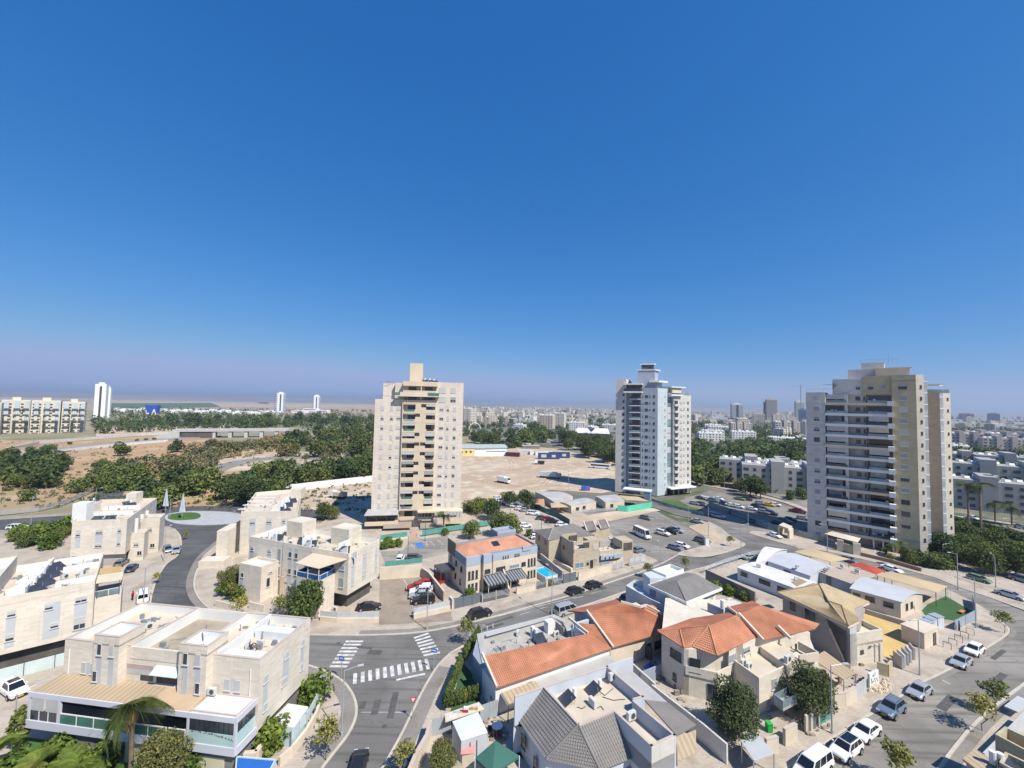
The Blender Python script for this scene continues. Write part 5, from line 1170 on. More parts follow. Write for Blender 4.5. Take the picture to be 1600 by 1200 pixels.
def beige_house():
    t = house_frame('beige_house', 'sand coloured house with a hipped grey roof and cut-out roof terraces behind the street fence', 'house', (12.79,101.63), 21)
    BP = mat('sandy stone render', (.50,.42,.31), .9, .07, .3, 5, .1, kind='stone', brick=(.8,.3,.01,.92))
    MB().box(3.2,10.4,0,6.6,0,4.3).obj('wall', BP, t); MB().box(3.4,7.6,.2,6.4,4.3,4.36).obj('roof', SAND, t)
    MB().box(7.6,10.4,0,3.0,4.3,6.9).box(3.2,3.4,1.2,6.4,4.3,6.6).box(3.4,7.6,6.3,6.6,4.3,6.9).obj('wall', BP, t)
    MB().box(3.2,7.6,0,.22,4.3,5.1).box(3.2,3.5,0,1.2,4.3,6.9).box(3.5,7.6,0,.22,6.5,6.9).obj('parapet', BP, t)
    MB().box(5.4,7.6,5.9,6.2,4.36,6.4).obj('terrace_door', INT, t)
    MB().box(-.2,4.8,6.6,15,0,5.7).obj('wall', BP, t)
    e = 5.75; r0, r1 = (2.4,9.8,7.6), (9.2,11.2,7.9)
    for pts in (((-.5,6.4,e),(5.0,6.8,e),r0,r0),((-.5,15.2,e),(-.5,6.4,e),r0,r0),((5.0,6.8,e),(13.2,6.4,e),r1,r0),((13.2,15,e),(-.5,15.2,e),r0,r1),((13.2,6.4,e),(13.2,15,e),r1,r1)):
        tiled_plane('roof', pts, TILE_G, t, .07, .4, .0)
    MB().box(4.8,13,6.6,15,0,5.7).obj('wall', BP, t); ridge(t, (-.5,6.4,e+.1), r0, CONC); ridge(t, (5.0,6.8,e+.1), r0, CONC)
    # steep roof with skylight further right
    a, b, c, d = (12.2,8.6,6.3), (19.8,9.4,6.3), (21.3,13.6,7.5), (13.6,12.8,7.5)
    for u0, u1 in ((0,.42),(.62,1.0)):
        A, B_, C_, D_ = [tuple(Vector(p).lerp(Vector(q), u)) for p, q, u in ((a,b,u0),(a,b,u1),(d,c,u1),(d,c,u0))]
        tiled_plane('roof', (A,B_,C_,D_), TILE_G, t, .07, .4, 0)
    MB().bar(a,d,.3,.5).bar(b,c,.3,.5).bar(tuple(Vector(a).lerp(Vector(b),.42)),tuple(Vector(d).lerp(Vector(c),.42)),.2,.5).bar(tuple(Vector(a).lerp(Vector(b),.62)),tuple(Vector(d).lerp(Vector(c),.62)),.2,.5).obj('roof_edge', PLASTER, t)
    MB().box(13,20,9.4,13,0,6.2).obj('wall', BP, t)
    # low right wing
    MB().box(10.6,20.8,.2,9,0,3.0).obj('wall', BP, t); MB().box(10.8,20.6,.4,9,3.0,3.06).obj('roof', SAND, t)
    MB().walls([(10.6,.2),(20.8,.2),(20.8,9),(10.6,9)],3.0,3.8,.2).obj('parapet', BP, t)
    MB().box(17.4,20.8,.2,4.0,3.8,5.7).obj('upper_wall', BP, t); MB().box(17.8,20.5,.14,.22,3.3,5.2).obj('balcony_opening', INT, t)
    MB().box(10.8,17.2,-.4,.18,1.9,2.9).obj('canopy', MATS['light blue grey plaster'], t)
    for x in (12.0,13.2,14.3): fwin(t, x, 2.2, .3, .3, -.4, 'd')
    MB().box(11.0,13.6,.1,.22,0,1.8).obj('garage_opening', BGREY, t)
    MB().add([(12.8,-1.4,0),(16.6,-1.4,0),(16.6,-1.4,2.6),(15.2,-1.4,1.9),(12.8,-1.2,0.6)], [(0,1,2,3,4)]).box(13.4,16.6,-1.4,-1.2,0,1.5).obj('garden_wall', PLASTER, t)
    fwin(t, 4.9, .6, 2.2, 1.3, 0, 'wb'); fwin(t, 7.2, 1.1, .6, .9, 0, 'ds3'); fwin(t, 9.2, 4.7, 1.0, 1.1, 0, 'ws1'); fwin(t, 8.3, .1, .8, 2.0, 0, 'd'); fwin(t, 9.5, 1.2, .8, 1.2, 0, 'wsg1')
    for y, z in ((4.9,3.8),): window(t, 3.2-.03, y, z, .6, .9, -PI/2, 'd')
    for y, z in ((12.5,4.0),(12.5,1.5),(8.5,4.1)): window(t, -.2-.03, y, z, .7, 1.0, -PI/2, 'd')
    q = t.rotation_euler[2]
    for k, (x, y) in enumerate(((5.4,4.6),(6.4,5.2),(4.6,5.4),(12.2,4.0))): ac(*W(t,x,y,4.4 if x < 10 else 3.1), q, ORD[k]+' ac unit from the left on the terraces of the sand coloured house')
    clutter(t, 11, 17, 1, 8, 3.07, 20, 11); clutter(t, 4, 7.4, 1, 6, 4.37, 12, 12)
    MB().box(13.6,17,4.6,6.2,3.06,4.6).obj('pergola', CONC, t)
    solar(3.1, *W(t,18.6,6.5)[:2], q, 'solar heater on the low right wing of the sand coloured house')
    return t
BH = beige_house()
def white_house():
    h = WT('white_house', 'white house with a grey tiled roof at the bend of the street', 'house', (30.81,73.63))
    f = lambda x, y: (30.81+math.cos(R(33.3))*x-math.sin(R(33.3))*y, 73.63+math.sin(R(33.3))*x+math.cos(R(33.3))*y)
    h.prism('wall', WGREY, [f(.3,.4),f(9.6,.4),f(10.6,6.8),f(.8,6.8)], 0, 6.5)  # grey walls are painted shade, the lit front stays white
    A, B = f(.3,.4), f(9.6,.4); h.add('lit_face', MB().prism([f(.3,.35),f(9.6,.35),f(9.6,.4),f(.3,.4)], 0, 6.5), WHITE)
    P3 = lambda x, y, z: (*f(x,y), z)
    e, a = 6.75, P3(2.6,3.6,8.3); b = P3(8.6,3.6,8.3)
    h.slope('roof', TILE_G, [P3(-.3,-.3,e),P3(10.3,-.3,e),b,a], .38, .07, .0); h.slope('roof', TILE_G, [P3(-.3,7.4,e),P3(-.3,-.3,e),a,a], .38, .07, 0)
    h.slope('roof', TILE_G, [P3(10.8,7.4,e),P3(-.3,7.4,e),a,b], .38, .07, 0); h.slope('roof', TILE_G, [P3(10.3,-.3,e),P3(10.8,7.4,e),b,b], .38, .07, 0)
    h.ridge(P3(-.3,-.3,e+.1), a, TILE_G)
    h.ring('eaves', WHITE, [f(-.5,-.5),f(10.5,-.5),f(11,7.6),f(-.5,7.6)], 6.35, 6.8, .5)
    h.prism('stair_tower', WHITE, [f(4.6,7.4),f(10.4,7.4),f(10.4,10.6),f(4.6,10.6)], 0, 7.0); h.ring('parapet', WHITE, [f(4.6,7.4),f(10.4,7.4),f(10.4,10.6),f(4.6,10.6)], 7.0, 7.6)
    h.prism('wall', WGREY, [f(-1.2,1.0),f(.4,1.0),f(4.2,10),f(2.8,13.4),f(-1.0,12.4),f(-1.6,6)], 0, 4.0)
    h.ring('parapet', WGREY, [f(-1.2,1.0),f(.4,.6),f(4.4,10),f(2.8,13.4),f(-1.0,12.4),f(-1.6,6)], 4.0, 5.0)
    h.prism('tower_face', WGREY, [f(1.4,8.6),f(4.5,7.2),f(4.6,10.8),f(2.4,11)], 0, 7.2)
    h.win(A, B, 1.6, 5.2, .9, 1.2, 'ws1'); h.win(A, B, 4.6, 5.7, .4, .6, 'd'); h.win(A, B, 6.2, 5.4, .3, .9, 'w'); h.win(A, B, 8.2, 5.2, .9, 1.1, 'ws1')
    C, D = f(.8,6.8), f(.3,.4); h.win(C, D, 3.2, 5.3, .8, 1.5, 'd'); h.win(f(-1.6,6), f(-1.2,1), -4, 2.2, .5, .9, 'd')
    h.prism('boundary_wall', BGREY, [f(5.0,-3.2),f(5.2,-3.2),f(9.6,-2.6),f(9.6,-2.4)], 0, 6.0)
    ac(*f(8.9,-2.7), 5.0, R(33), 'large white ac unit at the end of the dark wall beside the white house', s=1.5)
    return h
white_house()
def long_house():
    t = house_frame('terracotta_house', 'long low house with bright terracotta roof slopes stepping up to the right', 'house', (-1.41,55.52), 28.8)
    MB().box(.2,19.5,0,4.2,0,3.5).obj('wall', WHITE, t); MB().box(19.5,34,-.1,9,0,3.5).obj('wall', PLASTER, t)
    MB().prism([(.2,-.0),(3.2,12.4),(.4,8)],0,3.4).obj('wall', BGREY, t)
    # lower slope
    ez, rz = 3.7, 5.3
    tiled_plane('roof', ((0,-.5,ez),(19.4,-.5,ez),(16.8,1.9,rz),(.2,4.0,rz)), TILE_R, t, .085, .36, .28)
    tiled_plane('roof', ((16.0,2.6,5.1),(19.4,-.4,ez),(19.4,3.4,5.4),(17.0,4.6,5.6)), TILE_R, t, .085, .36, .28)
    # upper slope
    tiled_plane('roof', ((19.7,-.5,ez),(34.1,-1.2,ez),(30.5,2.2,5.2),(19.6,5.4,6.3)), TILE_R, t, .085, .36, .28)
    tiled_plane('roof', ((19.6,5.4,6.3),(30.6,2.2,5.2),(29.0,4.4,5.9),(27.0,5.6,6.3)), TILE_R, t, .085, .36, .28)
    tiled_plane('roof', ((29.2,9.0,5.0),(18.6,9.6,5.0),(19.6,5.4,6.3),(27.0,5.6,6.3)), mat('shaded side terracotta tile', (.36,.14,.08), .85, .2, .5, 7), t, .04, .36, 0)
    tiled_plane('roof', ((34.1,-1.2,ez),(34.4,5.5,4.4),(30.6,4.5,5.2),(30.5,2.2,5.2)), TILE_R, t, .085, .36, .28)
    CR = mat('cream verge stone', (.60,.52,.42), .8, .06)
    for p, q in (((19.5,-.7,3.95),(19.5,5.6,6.6)),((0,-.6,3.9),(.1,4.2,5.6)),((27.0,5.6,6.45),(29.4,3.6,5.95)),((29.4,3.6,5.9),(31.3,3.9,5.7)),((31.3,3.9,5.7),(34.3,-1.1,4.0)),((16.8,1.9,5.4),(16.2,6.0,6.0))):
        MB().bar(p, q, .28, .34).obj('verge', CR, t)
    MB().add([(19.4,-.4,3.4),(19.4,8.6,3.4),(19.4,8.6,5.0),(19.4,5.5,6.3),(19.4,-.4,3.7)], [(0,1,2,3,4)]).box(19.42,19.6,0,9,3.2,3.6).obj('gable', BGREY, t)
    MB().prism([(16.0,4.6),(19.4,4.6),(19.4,5.0),(16,5.0)], 3.4, 5.6).prism([(16.2,2),(16.4,2),(16.4,5),(16.2,5)], 3.4, 5.4).obj('parapet', WGREY, t)
    # flat roof behind with parapet
    P = [(.3,4.2),(16.4,4.2),(18.4,9.2),(17.6,12.1),(3.0,12.4)]
    MB().prism(P, 0, 3.0).obj('wall', WGREY, t); MB().prism([(.5,4.3),(16.2,4.3),(18.1,9.2),(17.4,11.9),(3.1,12.1)], 3.0, 3.06).obj('roof', mat('dusty flat roof', (.40,.37,.32), .95, .2, .4, 3), t)
    MB().walls(P, 3.0, 3.55, .9).obj('parapet', ROOFG, t)
    MB().box(4.0,16,11.0,11.08,3.55,4.0).obj('roof_fence', PANELG, t)
    MB().box(13.6,15.0,8.0,9.2,3.06,4.8).box(10.8,11.4,8.3,8.9,3.06,4.6).obj('chimney', WHITE, t)
    MB().box(15.6,16.0,6.5,10.5,3.06,4.3).obj('roof_screen', CONC, t); 
    q = t.rotation_euler[2]
    solar(3.1, *W(t,11.2,6.9)[:2], q, 'solar heater on the dusty flat roof behind the terracotta slope')
    ac(*W(t,14.4,6.9,3.1), q, 'ac unit beside the white chimney on the dusty flat roof'); ac(*W(t,9.0,9.8,3.1), q+1, 'ac unit on the dusty flat roof near its left end')
    fwin(t, 5.3, 2.3, .7, .35, 0, 'd'); fwin(t, 9.0, 2.0, 1.9, .3, 0, 'wsg1'); fwin(t, 13.0, 1.7, .7, .6, 0, 'd')
    fwin(t, 29.6, .9, 1.5, 1.2, -.1, 'd'); fwin(t, 27.6, .5, .8, 1.7, -.1, 'd'); MB().box(26.8,27.1,-1.2,-.1,.3,2.2).obj('shutter_leaf', DGREY, t)
    window(t, .2-.03, 1.2, 1.2, .4, .5, -PI/2, 'w'); MB().tube((.12,-.08,0),(.12,-.08,3.6),.06).obj('drainpipe', WHITE, t)
    clutter(t, 4, 16, 5, 10.5, 3.07, 36, 10)
    # side yard canopy along the foot
    MB().slab((.8,-2.0,2.3),(19.2,-2.0,2.3),(19.2,-.12,2.6),(.8,-.12,2.6),.1).obj('yard_canopy', ROOFG, t)
    MB().slab((.9,-2.1,2.42),(6,-2.1,2.42),(6,-.2,2.7),(.9,-.2,2.7),.05).obj('yard_canopy', TANR, t)
    for x in (1,7,13,19): MB().bar((x,-1.9,0),(x,-1.9,2.3),.1).obj('post', DGREY, t)
    MB().box(18.4,34,-2.6,-.2,0,.06).obj('patio', SAND, t); MB().box(21,33.6,-4.6,-4.4,0,1.9).obj('garden_wall', BGREY, t); MB().box(34.0,34.2,-3,-.2,0,3.4).obj('gate', mat('rust orange gate', (.34,.14,.05), .7), t)
    return t
LH = long_house()
def grey_roof_house():
    a = 27.0; o = G(853,1187,3.5); h = WT('grey_roofed_house', 'house with steep grey tiled hips around a sunken sandy roof terrace, bottom of the picture', 'house', o)
    g = lambda x, y: (780+x/5.333, 1020+y/5.333)
    S = lambda x, y, z: tuple(G(*g(x,y), z))
    L, M_, N_, Q = S(130,520,3.6), S(390,890,3.6), S(840,985,3.6), S(1140,865,3.6)
    ap = S(660,605,6.5); L2 = S(375,295,6.5); K = S(950,485,6.5)
    h.slope('roof', TILE_G, [L, M_, ap, L2], .36, .08, .30)
    h.slope('roof', TILE_G, [M_, N_, ap, ap], .36, .08, .26)
    h.slope('roof', TILE_G, [N_, Q, K, ap], .36, .08, .30)
    h.ridge((M_[0],M_[1],M_[2]+.12), (ap[0],ap[1],ap[2]+.1), TILE_G); h.ridge((N_[0],N_[1],N_[2]+.12), (ap[0],ap[1],ap[2]+.1), TILE_G)
    BLU = mat('pale blue grey render', (.48,.515,.56), .85, .06)
    W1, W2, W3, W4 = S(125,360,6.5), S(900,110,6.5), S(1210,370,6.5), S(1120,395,6.5); W5, W6 = S(1270,785,6.5), S(1475,690,6.5)
    d = lambda p, q, w: Vector((-(q[1]-p[1]), q[0]-p[0])).normalized()*w
    def wall(name, p, q, z0, z1, m, th=.22):
        n = d(p,q,th); return h.prism(name, m, [p,q,(q[0]-n.x,q[1]-n.y),(p[0]-n.x,p[1]-n.y)], z0, z1)
    # body
    h.prism('wall', WGREY, [(L[0]+.3,L[1]+.1),(M_[0],M_[1]+.4),(N_[0]-.2,N_[1]+.4),(Q[0]-.3,Q[1]+.2),W5[:2],W6[:2],W3[:2],W2[:2],W1[:2]], 0, 3.3)
    h.prism('terrace_floor', SAND, [(ap[0]-.1,ap[1]+.1),K[:2],W4[:2],W3[:2],W2[:2],(L2[0],L2[1])], 5.0, 5.2)
    h.prism('terrace_base', WGREY, [(L2[0]+.2,L2[1]),(ap[0],ap[1]+.2),K[:2],W4[:2],W3[:2],W2[:2]], 3.3, 5.0)
    for p, q in ((W1,W2),(W2,W3),(W4,W6),(W6,W5),(W5,K),(W3,W4)):
        wall('parapet', p, q, 3.3 if p is not W6 else 0, 6.5, BLU if p is not W6 else STONE_W); 
        wall('coping', (p[0],p[1]), (q[0],q[1]), 6.5, 6.56, CAPST, .26)
    h.prism('terrace_floor', SAND, [K[:2],W5[:2],W6[:2],W4[:2]], 4.6, 4.9); h.prism('terrace_base', WGREY, [K[:2],W5[:2],W6[:2],W4[:2]], 0, 4.6)
    for p, q in ((ap,L2),(K,ap)):
        m = MB().bar((p[0],p[1],p[2]+.05),(q[0],q[1],q[2]+.05),.24,.24); h.add('coping', m, CAPST)
        wall('inner_wall', q, p, 5.2, 6.45, WHITE, .12)
    h.win(W1, W2, 10.4, 5.9, .8, 1.0, 'd'); 
    for z in (2.4,3.6): h.win(W5, W6, 2.4, z-1.5, .35, .5, 'd')
    h.win(W5, W6, .9, 1.3, .35, .5, 'd')
    h.win(L[:2], M_[:2], 2.2, 2.2, .9, 1.4, 'd'); h.win(L[:2], M_[:2], 4.8, 1.8, .6, 1.2, 'd')
    fl = lambda x, y: S(x, y, 5.2)
    for k, (x, y) in enumerate(((575,405),(790,330))):
        p = fl(x, y); solar(5.2, p[0], p[1], R(-65), ('left' if k == 0 else 'right')+' of two tall white tank heaters on the sunken sandy terrace', s=.9)
    for k, (x, y) in enumerate(((945,255),(780,450),(1100,560))):
        p = fl(x, y); ac(p[0], p[1], 5.2 if k else 5.6, R(27+(90 if k == 1 else 0)), ['ac unit fixed high on the dark terrace wall of the grey roofed house','ac unit lying between the two tank heaters on the sandy terrace','large ac unit at the mouth of the narrow terrace of the grey roofed house'][k], s=1.3)
    hm = MB()
    for pts in ((fl(720,450),fl(690,470),fl(650,455)),(fl(830,320),fl(880,360),fl(950,300)),(fl(800,470),fl(850,450),fl(870,480)),(fl(860,370),fl(950,400),fl(1050,390))):
        for i in range(2): hm.tube((pts[i][0],pts[i][1],5.26),(pts[i+1][0],pts[i+1][1],5.26),.035,n=5)
    hm.obj('pipe_run', RUB, None, label='thin black pipes snaking over the sunken sandy terrace floor', cat='pipe', kind='thing')
    # lower back roofs towards the alley and awning
    A1, A2, A3, A4 = S(925,120,3.4), S(1120,160,3.4), S(1600,540,3.0), S(1490,690,3.0)
    h.slope('lower_roof', TILE_G, [S(1480,690,2.9), S(1640,600,2.9), S(1400,410,3.5), S(1215,395,3.5)], .34, .04, 0)
    h.add('lower_roof', MB().slab(S(1215,390,3.4), S(1400,410,3.4), S(1120,160,3.4), S(925,125,3.4), .15), ROOFG)
    h.add('end_wall', MB().prism([S(905,100,4.2)[:2], S(1115,30,4.2)[:2], S(1117,40,4.2)[:2], S(910,112,4.2)[:2]], 0, 4.2), BLU)
    h.add('patio_awning', MB().slab(S(1490,900,2.6), S(1640,830,2.6), S(1640,640,2.9), S(1485,700,2.9), .08), TANR)
    h.add('front_canopy', MB().slab(S(960,960,2.5), S(1260,1000,2.5), S(1270,960,2.7), S(1150,870,2.8), .08), TANR)
    dw = MB(); 
    for p, q in ((S(1115,90,2.2),S(1300,255,2.2)),(S(1275,265,2.2),S(1700,590,2.2)),(S(1700,590,2.2),S(1900,760,2.2))): dw.bar((p[0],p[1],1.1),(q[0],q[1],1.1),.25,2.2)
    dw.obj('boundary_wall', STONE_W, None, label='low pale boundary wall along the alley between the grey roofed and red roofed houses', cat='wall', kind='thing')
    return h
GH = grey_roof_house()
def red_hip_house():
    o = G(1034,1063,0); h = WT('red_roofed_house', 'two storey stone house with orange tiled hips, roof terrace and cut corner balcony', 'house', o)
    g = lambda x, y: (1020+x/5.4536, 920+y/5.4536); S = lambda x, y, z: tuple(G(*g(x,y), z))
    e = 6.35
    a, b, b2, n0, c1, d, k_, j_, l_ = [S(x,y,e) for x, y in ((40,360),(265,505),(340,495),(300,430),(550,575),(905,400),(640,160),(850,105),(330,255))]
    R0, R1, R2, R3 = S(228,342,7.0), S(478,315,8.3), S(720,225,8.3), S(915,140,8.3)
    E, Gp, Hh, I = [S(x,y,e) for x, y in ((940,440),(1095,370),(1175,430),(1380,345))]
    h.slope('roof', TILE_R, [a, b, R0, R0], .36, .085, .3); h.slope('roof', TILE_R, [b, b2, R1, R0], .36, .085, .3)
    h.slope('roof', TILE_R, [b2, c1, R1, R1], .36, .085, .3); h.slope('roof', TILE_R, [c1, d, R2, R1], .36, .085, .3)
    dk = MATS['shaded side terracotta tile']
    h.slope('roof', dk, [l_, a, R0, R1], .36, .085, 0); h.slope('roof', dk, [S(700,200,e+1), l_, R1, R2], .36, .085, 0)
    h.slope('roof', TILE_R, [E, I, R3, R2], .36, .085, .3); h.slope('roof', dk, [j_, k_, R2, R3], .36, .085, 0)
    h.slope('roof', TILE_R, [I, S(1420,300,e), R3, R3], .36, .085, 0)
    CR = MATS['cream verge stone']
    for p, q in ((d,R2),(E,S(730,215,8.45)),(Hh,S(1065,325,7.2)),(k_,R2)): h.add('verge', MB().bar((p[0],p[1],p[2]+.1),(q[0],q[1],q[2]+.15),.3,.35), CR)
    for p, q in ((a,R0),(b,R0),(c1,R1),(b2,R1),(R0,R1)): h.ridge((p[0],p[1],p[2]+.12), (q[0],q[1],q[2]+.1), TILE_R)
    # walls
    A0, B0, C0, D0 = S(75,395,e-.2), S(265,515,e-.2), S(545,575,e-.2), S(895,420,e-.2)
    I0 = S(1340,375,e-.2); bk = Vector(I0)+Vector((-6,10,0)); bk2 = Vector(A0)+Vector((5,12,0))
    C1 = (C0[0],C0[1])
    h.prism('wall', STONE_L, [A0[:2],B0[:2],V2(B0,C0,.15),V2(D0,C0,.55),D0[:2],I0[:2],(bk.x,bk.y),(bk2.x,bk2.y)], 0, e-.1)
    h.prism('wall', STONE_L, [B0[:2],C0[:2],V2(C0,D0,.45),V2(B0,D0,.3)], 0, 3.0)
    # cut corner balcony
    h.add('balcony_parapet', MB().bar((*V2(B0,C0,.05),3.45),(C0[0],C0[1],3.45),.25,1.2).bar((C0[0],C0[1],3.45),(*V2(C0,D0,.3),3.45),.25,1.2), STONE_L)
    h.prism('wall', STONE_L, [V2(C0,D0,.28),V2(C0,D0,.62),V2(B0,D0,.75),V2(B0,D0,.5)], 0, e-.1)
    for u in (.25,.55): h.add('balcony_beam', MB().bar((*V2(b2,c1,u),e-.15),(*V2(V2(b2,c1,u),(bk.x,bk.y),.1),e-.15),.22,.22), CR)
    h.win(A0, B0, 2.6, 4.7, 1.9, 1.2, 'd'); h.win(A0, B0, 2.4, 1.5, .6, 1.0, 'd'); h.win(A0, C0, 3.4, 2.2, 3.0, 1.0, 'd'); h.win(A0, C0, 1.0, 1.4, .7, .9, 'd')
    h.win(B0, C0, 1.4, 4.3, 1.4, 1.9, 'd'); h.win(C0, D0, 3.4, 5.0, 1.8, 1.1, 'wsg1'); h.win(C0, D0, 6.8, 5.2, 1.6, .9, 'wsg2')
    h.win(B0, C0, 3.6, 1.2, 1.2, 2.2, 'd')
    # lower terrace block in front
    T1_, T2_, T3_, T4_ = S(680,605,4.6), S(905,765,4.6), S(1190,640,4.6), S(890,430,4.6)
    h.prism('wall', STONE_L, [p[:2] for p in (T1_,T2_,T3_,T4_)], 0, 3.9); h.prism('terrace_floor', SAND, [V2(p,V2(T1_,T3_,.5),.03) for p in (T1_,T2_,T3_,T4_)], 3.9, 4.0)
    h.ring('parapet', STONE_L, [p[:2] for p in (T1_,T2_,T3_,T4_)], 3.9, 4.7, .22)
    h.win(T2_, T3_, 3.2, 3.1, 1.0, 1.4, 'wsg1'); h.win(T2_, T3_, 1.9, .9, 1.0, 1.2, 'wsg1'); h.win(T2_, T3_, 4.8, .9, 1.0, 1.8, 'd')
    U0, U1, U2, U3 = S(1090,430,4.2), S(1190,620,4.9), S(1240,500,4.9), S(1335,440,4.9)
    h.prism('terrace_deck', SAND, [p[:2] for p in (S(915,480,5.2),S(1140,640,5.2),S(1240,590,5.2),S(1070,400,5.2))], 4.0, 5.0)
    h.add('parapet', MB().bar((*S(1245,590,5.2)[:2],5.0),(*S(1410,575,5.0)[:2],5.0),.2,1.2).bar((*S(1410,575,5.0)[:2],5.0),(*S(1240,480,5.0)[:2],5.0),.2,1.2), PLASTER)
    h.prism('wall', STONE_L, [p[:2] for p in (T3_,S(1410,600,4.2),S(1330,400,4.2),S(1100,440,4.2))], 0, 4.2)
    h.win(Hh, I, 1.2, 5.0, .5, .9, 'd')
    # porch balcony slab with glass
    p0, p1, p2, p3 = [S(x,y,2.6) for x, y in ((1030,960),(1110,1020),(1235,955),(1160,890))]
    h.add('porch_slab', MB().slab(p0,p1,p2,p3,.35), CONC); h.ring('railing_glass', GLASSB, [p[:2] for p in (p0,p1,p2,p3)], 2.6, 3.5, .05)
    for i, (x, y) in enumerate(((725,600),(765,585),(812,560),(770,650),(820,680),(860,520))):
        p = S(x,y,4.05); ac(p[0],p[1],4.0,R(-58 if i < 3 else 32), ORD[i]+' ac unit from the left on the sandy terrace of the red roofed stone house', s=1.15)
    for i, (x, y) in enumerate(((350,650),)):
        p = S(x,y,3.1); ac(p[0],p[1],3.0,R(-60),'ac unit standing in the cut corner balcony', s=1.2)
    p = S(1150,620,5.1); ac(p[0],p[1],5.0,R(30),'white ac unit at the corner of the upper deck of the red roofed house', s=1.3)
    # roof gear at the back
    p = S(595,175,7.2); t = thing('water_tank', 'white upright water tank behind the orange roof ridge', 'water tank', p); MB().tube((0,0,0),(0,0,1.5),.35,.35,14).obj('tank', WHITE, t)
    h.prism('rear_wall', BGREY, [p[:2] for p in (S(465,120,7.5),S(600,175,7.5),S(604,182,7.5),S(470,128,7.5))], 6, 7.6)
    return h
HH = red_hip_house()
def straw_house():
    o = G(1215,960,0); h = WT('straw_roofed_house', 'grey rendered two storey house with straw coloured tiled roof and slanting entrance wall', 'house', o)
    g = lambda x, y: (1140+x/5.714, 840+y/5.714); S = lambda x, y, z: tuple(G(*g(x,y), z)); c8 = lambda x, y: (1200+x/3.3325, 840+y/3.3325); S8 = lambda x, y, z: tuple(G(*c8(x,y), z))
    e = 6.6; a, b, c, c2, d, f_, g0 = [S(x,y,e) for x, y in ((430,490),(1060,790),(1155,745),(1105,640),(1250,575),(830,410),(760,400))]
    r0, r1, r2 = S(800,420,7.8), S(880,570,7.8), S(1000,610,7.5)
    h.slope('roof', TILE_B, [a, b, r1, r0], .36, .085, .3); h.slope('roof', TILE_B, [b, c, r2, r1], .36, .085, .3)
    h.slope('roof', TILE_B, [c, c2, r1, r2], .36, .085, .3); h.slope('roof', TILE_B, [c2, d, r0, r1], .36, .085, .0); h.slope('roof', TILE_B, [d, f_, r0, r0], .36, .085, 0); h.slope('roof', TILE_B, [f_, a, r0, r0], .36, .085, 0)
    h.slope('roof', TILE_B, [S(550,395,6.3), S(600,430,6.3), S(690,390,6.9), S(640,365,6.9)], .36, .085, 0)
    for p, q in ((r0,r1),(r1,r2),(r2,b),(a,r0)): h.ridge((p[0],p[1],p[2]+.1), (q[0],q[1],q[2]+.12), mat('dark ridge tile', (.28,.21,.13), .9))
    GR = mat('warm grey render', (.36,.32,.28), .9, .08, .3, 5)
    A0, B0, C0, D0 = [S(x,y,e-.3) for x, y in ((465,510),(1045,785),(1200,740),(1210,600))]; F0 = S(860,420,e-.3)
    A0, B0 = V2(A0,F0,.02), V2(B0,F0,.03)
    h.prism('wall', GR, [A0[:2],B0[:2],V2(C0,B0,.35),V2(D0,B0,.1),F0[:2]], 0, e-.1)
    h.ring('eaves', PLASTER, [p[:2] for p in (a,b,c,c2,d,f_)], e-.4, e-.12, .5)
    h.win(A0, B0, 1.9, 5.2, .9, 1.5, 'd'); h.win(A0, B0, 5.0, 4.8, 1.7, 2.4, 'd'); 
    P = [V2(A0,B0,.72), V2(A0,B0,1.0)]; n = Vector((B0[1]-A0[1], A0[0]-B0[0])).normalized()*.5; n = -n if n.dot(Vector((-1,0))) < 0 else n
    h.add('slanting_panel', MB().add([(P[0][0]+n.x*.08,P[0][1]+n.y*.08,5.7),(P[1][0]+n.x*.08,P[1][1]+n.y*.08,5.2),(P[1][0]+n.x*.08,P[1][1]+n.y*.08,.4),(V2(A0,B0,.93)[0]+n.x*.08,V2(A0,B0,.93)[1]+n.y*.08,.6)], [(0,1,2,3)]), INT)
    h.add('slanting_fin', MB().bar((*V2(A0,B0,.77),4.4),(*V2(A0,B0,.97),.5),.2,.3), PLASTER)
    # front block with terrace
    f0, f1, f2, f3 = S8(430,672,0), S8(600,640,0), None, None
    f2 = (f1[0]-2.0+.5, f1[1]+6.5); f3 = (f0[0]-.8, f0[1]+5)
    pts = [f0[:2], f1[:2], f2, V2(f3,f2,.0)]
    h.prism('wall', STONE_L, pts, 0, 4.0); h.ring('parapet', STONE_L, pts, 4.0, 4.9, .25); h.prism('terrace_floor', SAND, [V2(p,V2(f0,f2,.5),.05) for p in pts], 4.0, 4.06)
    h.prism('corner_pier', STONE_W, [f0[:2],V2(f0,f1,.2),V2(f3,f1,.25),f3], 0, e-.3)
    h.prism('canopy', PLASTER, [V2(f0,f1,.2),f1[:2],V2(f1,f2,.3),V2(f0,f2,.3)], 2.9, 3.3)
    for u in (.75,.9): h.add('column', MB().bar((*V2(f0,f1,u),0),(*V2(f0,f1,u),2.9),.3), STONE_L)
    h.win(f0[:2], f1[:2], 2.4, 2.0, .6, .5, 'd')
    return h
straw_house()
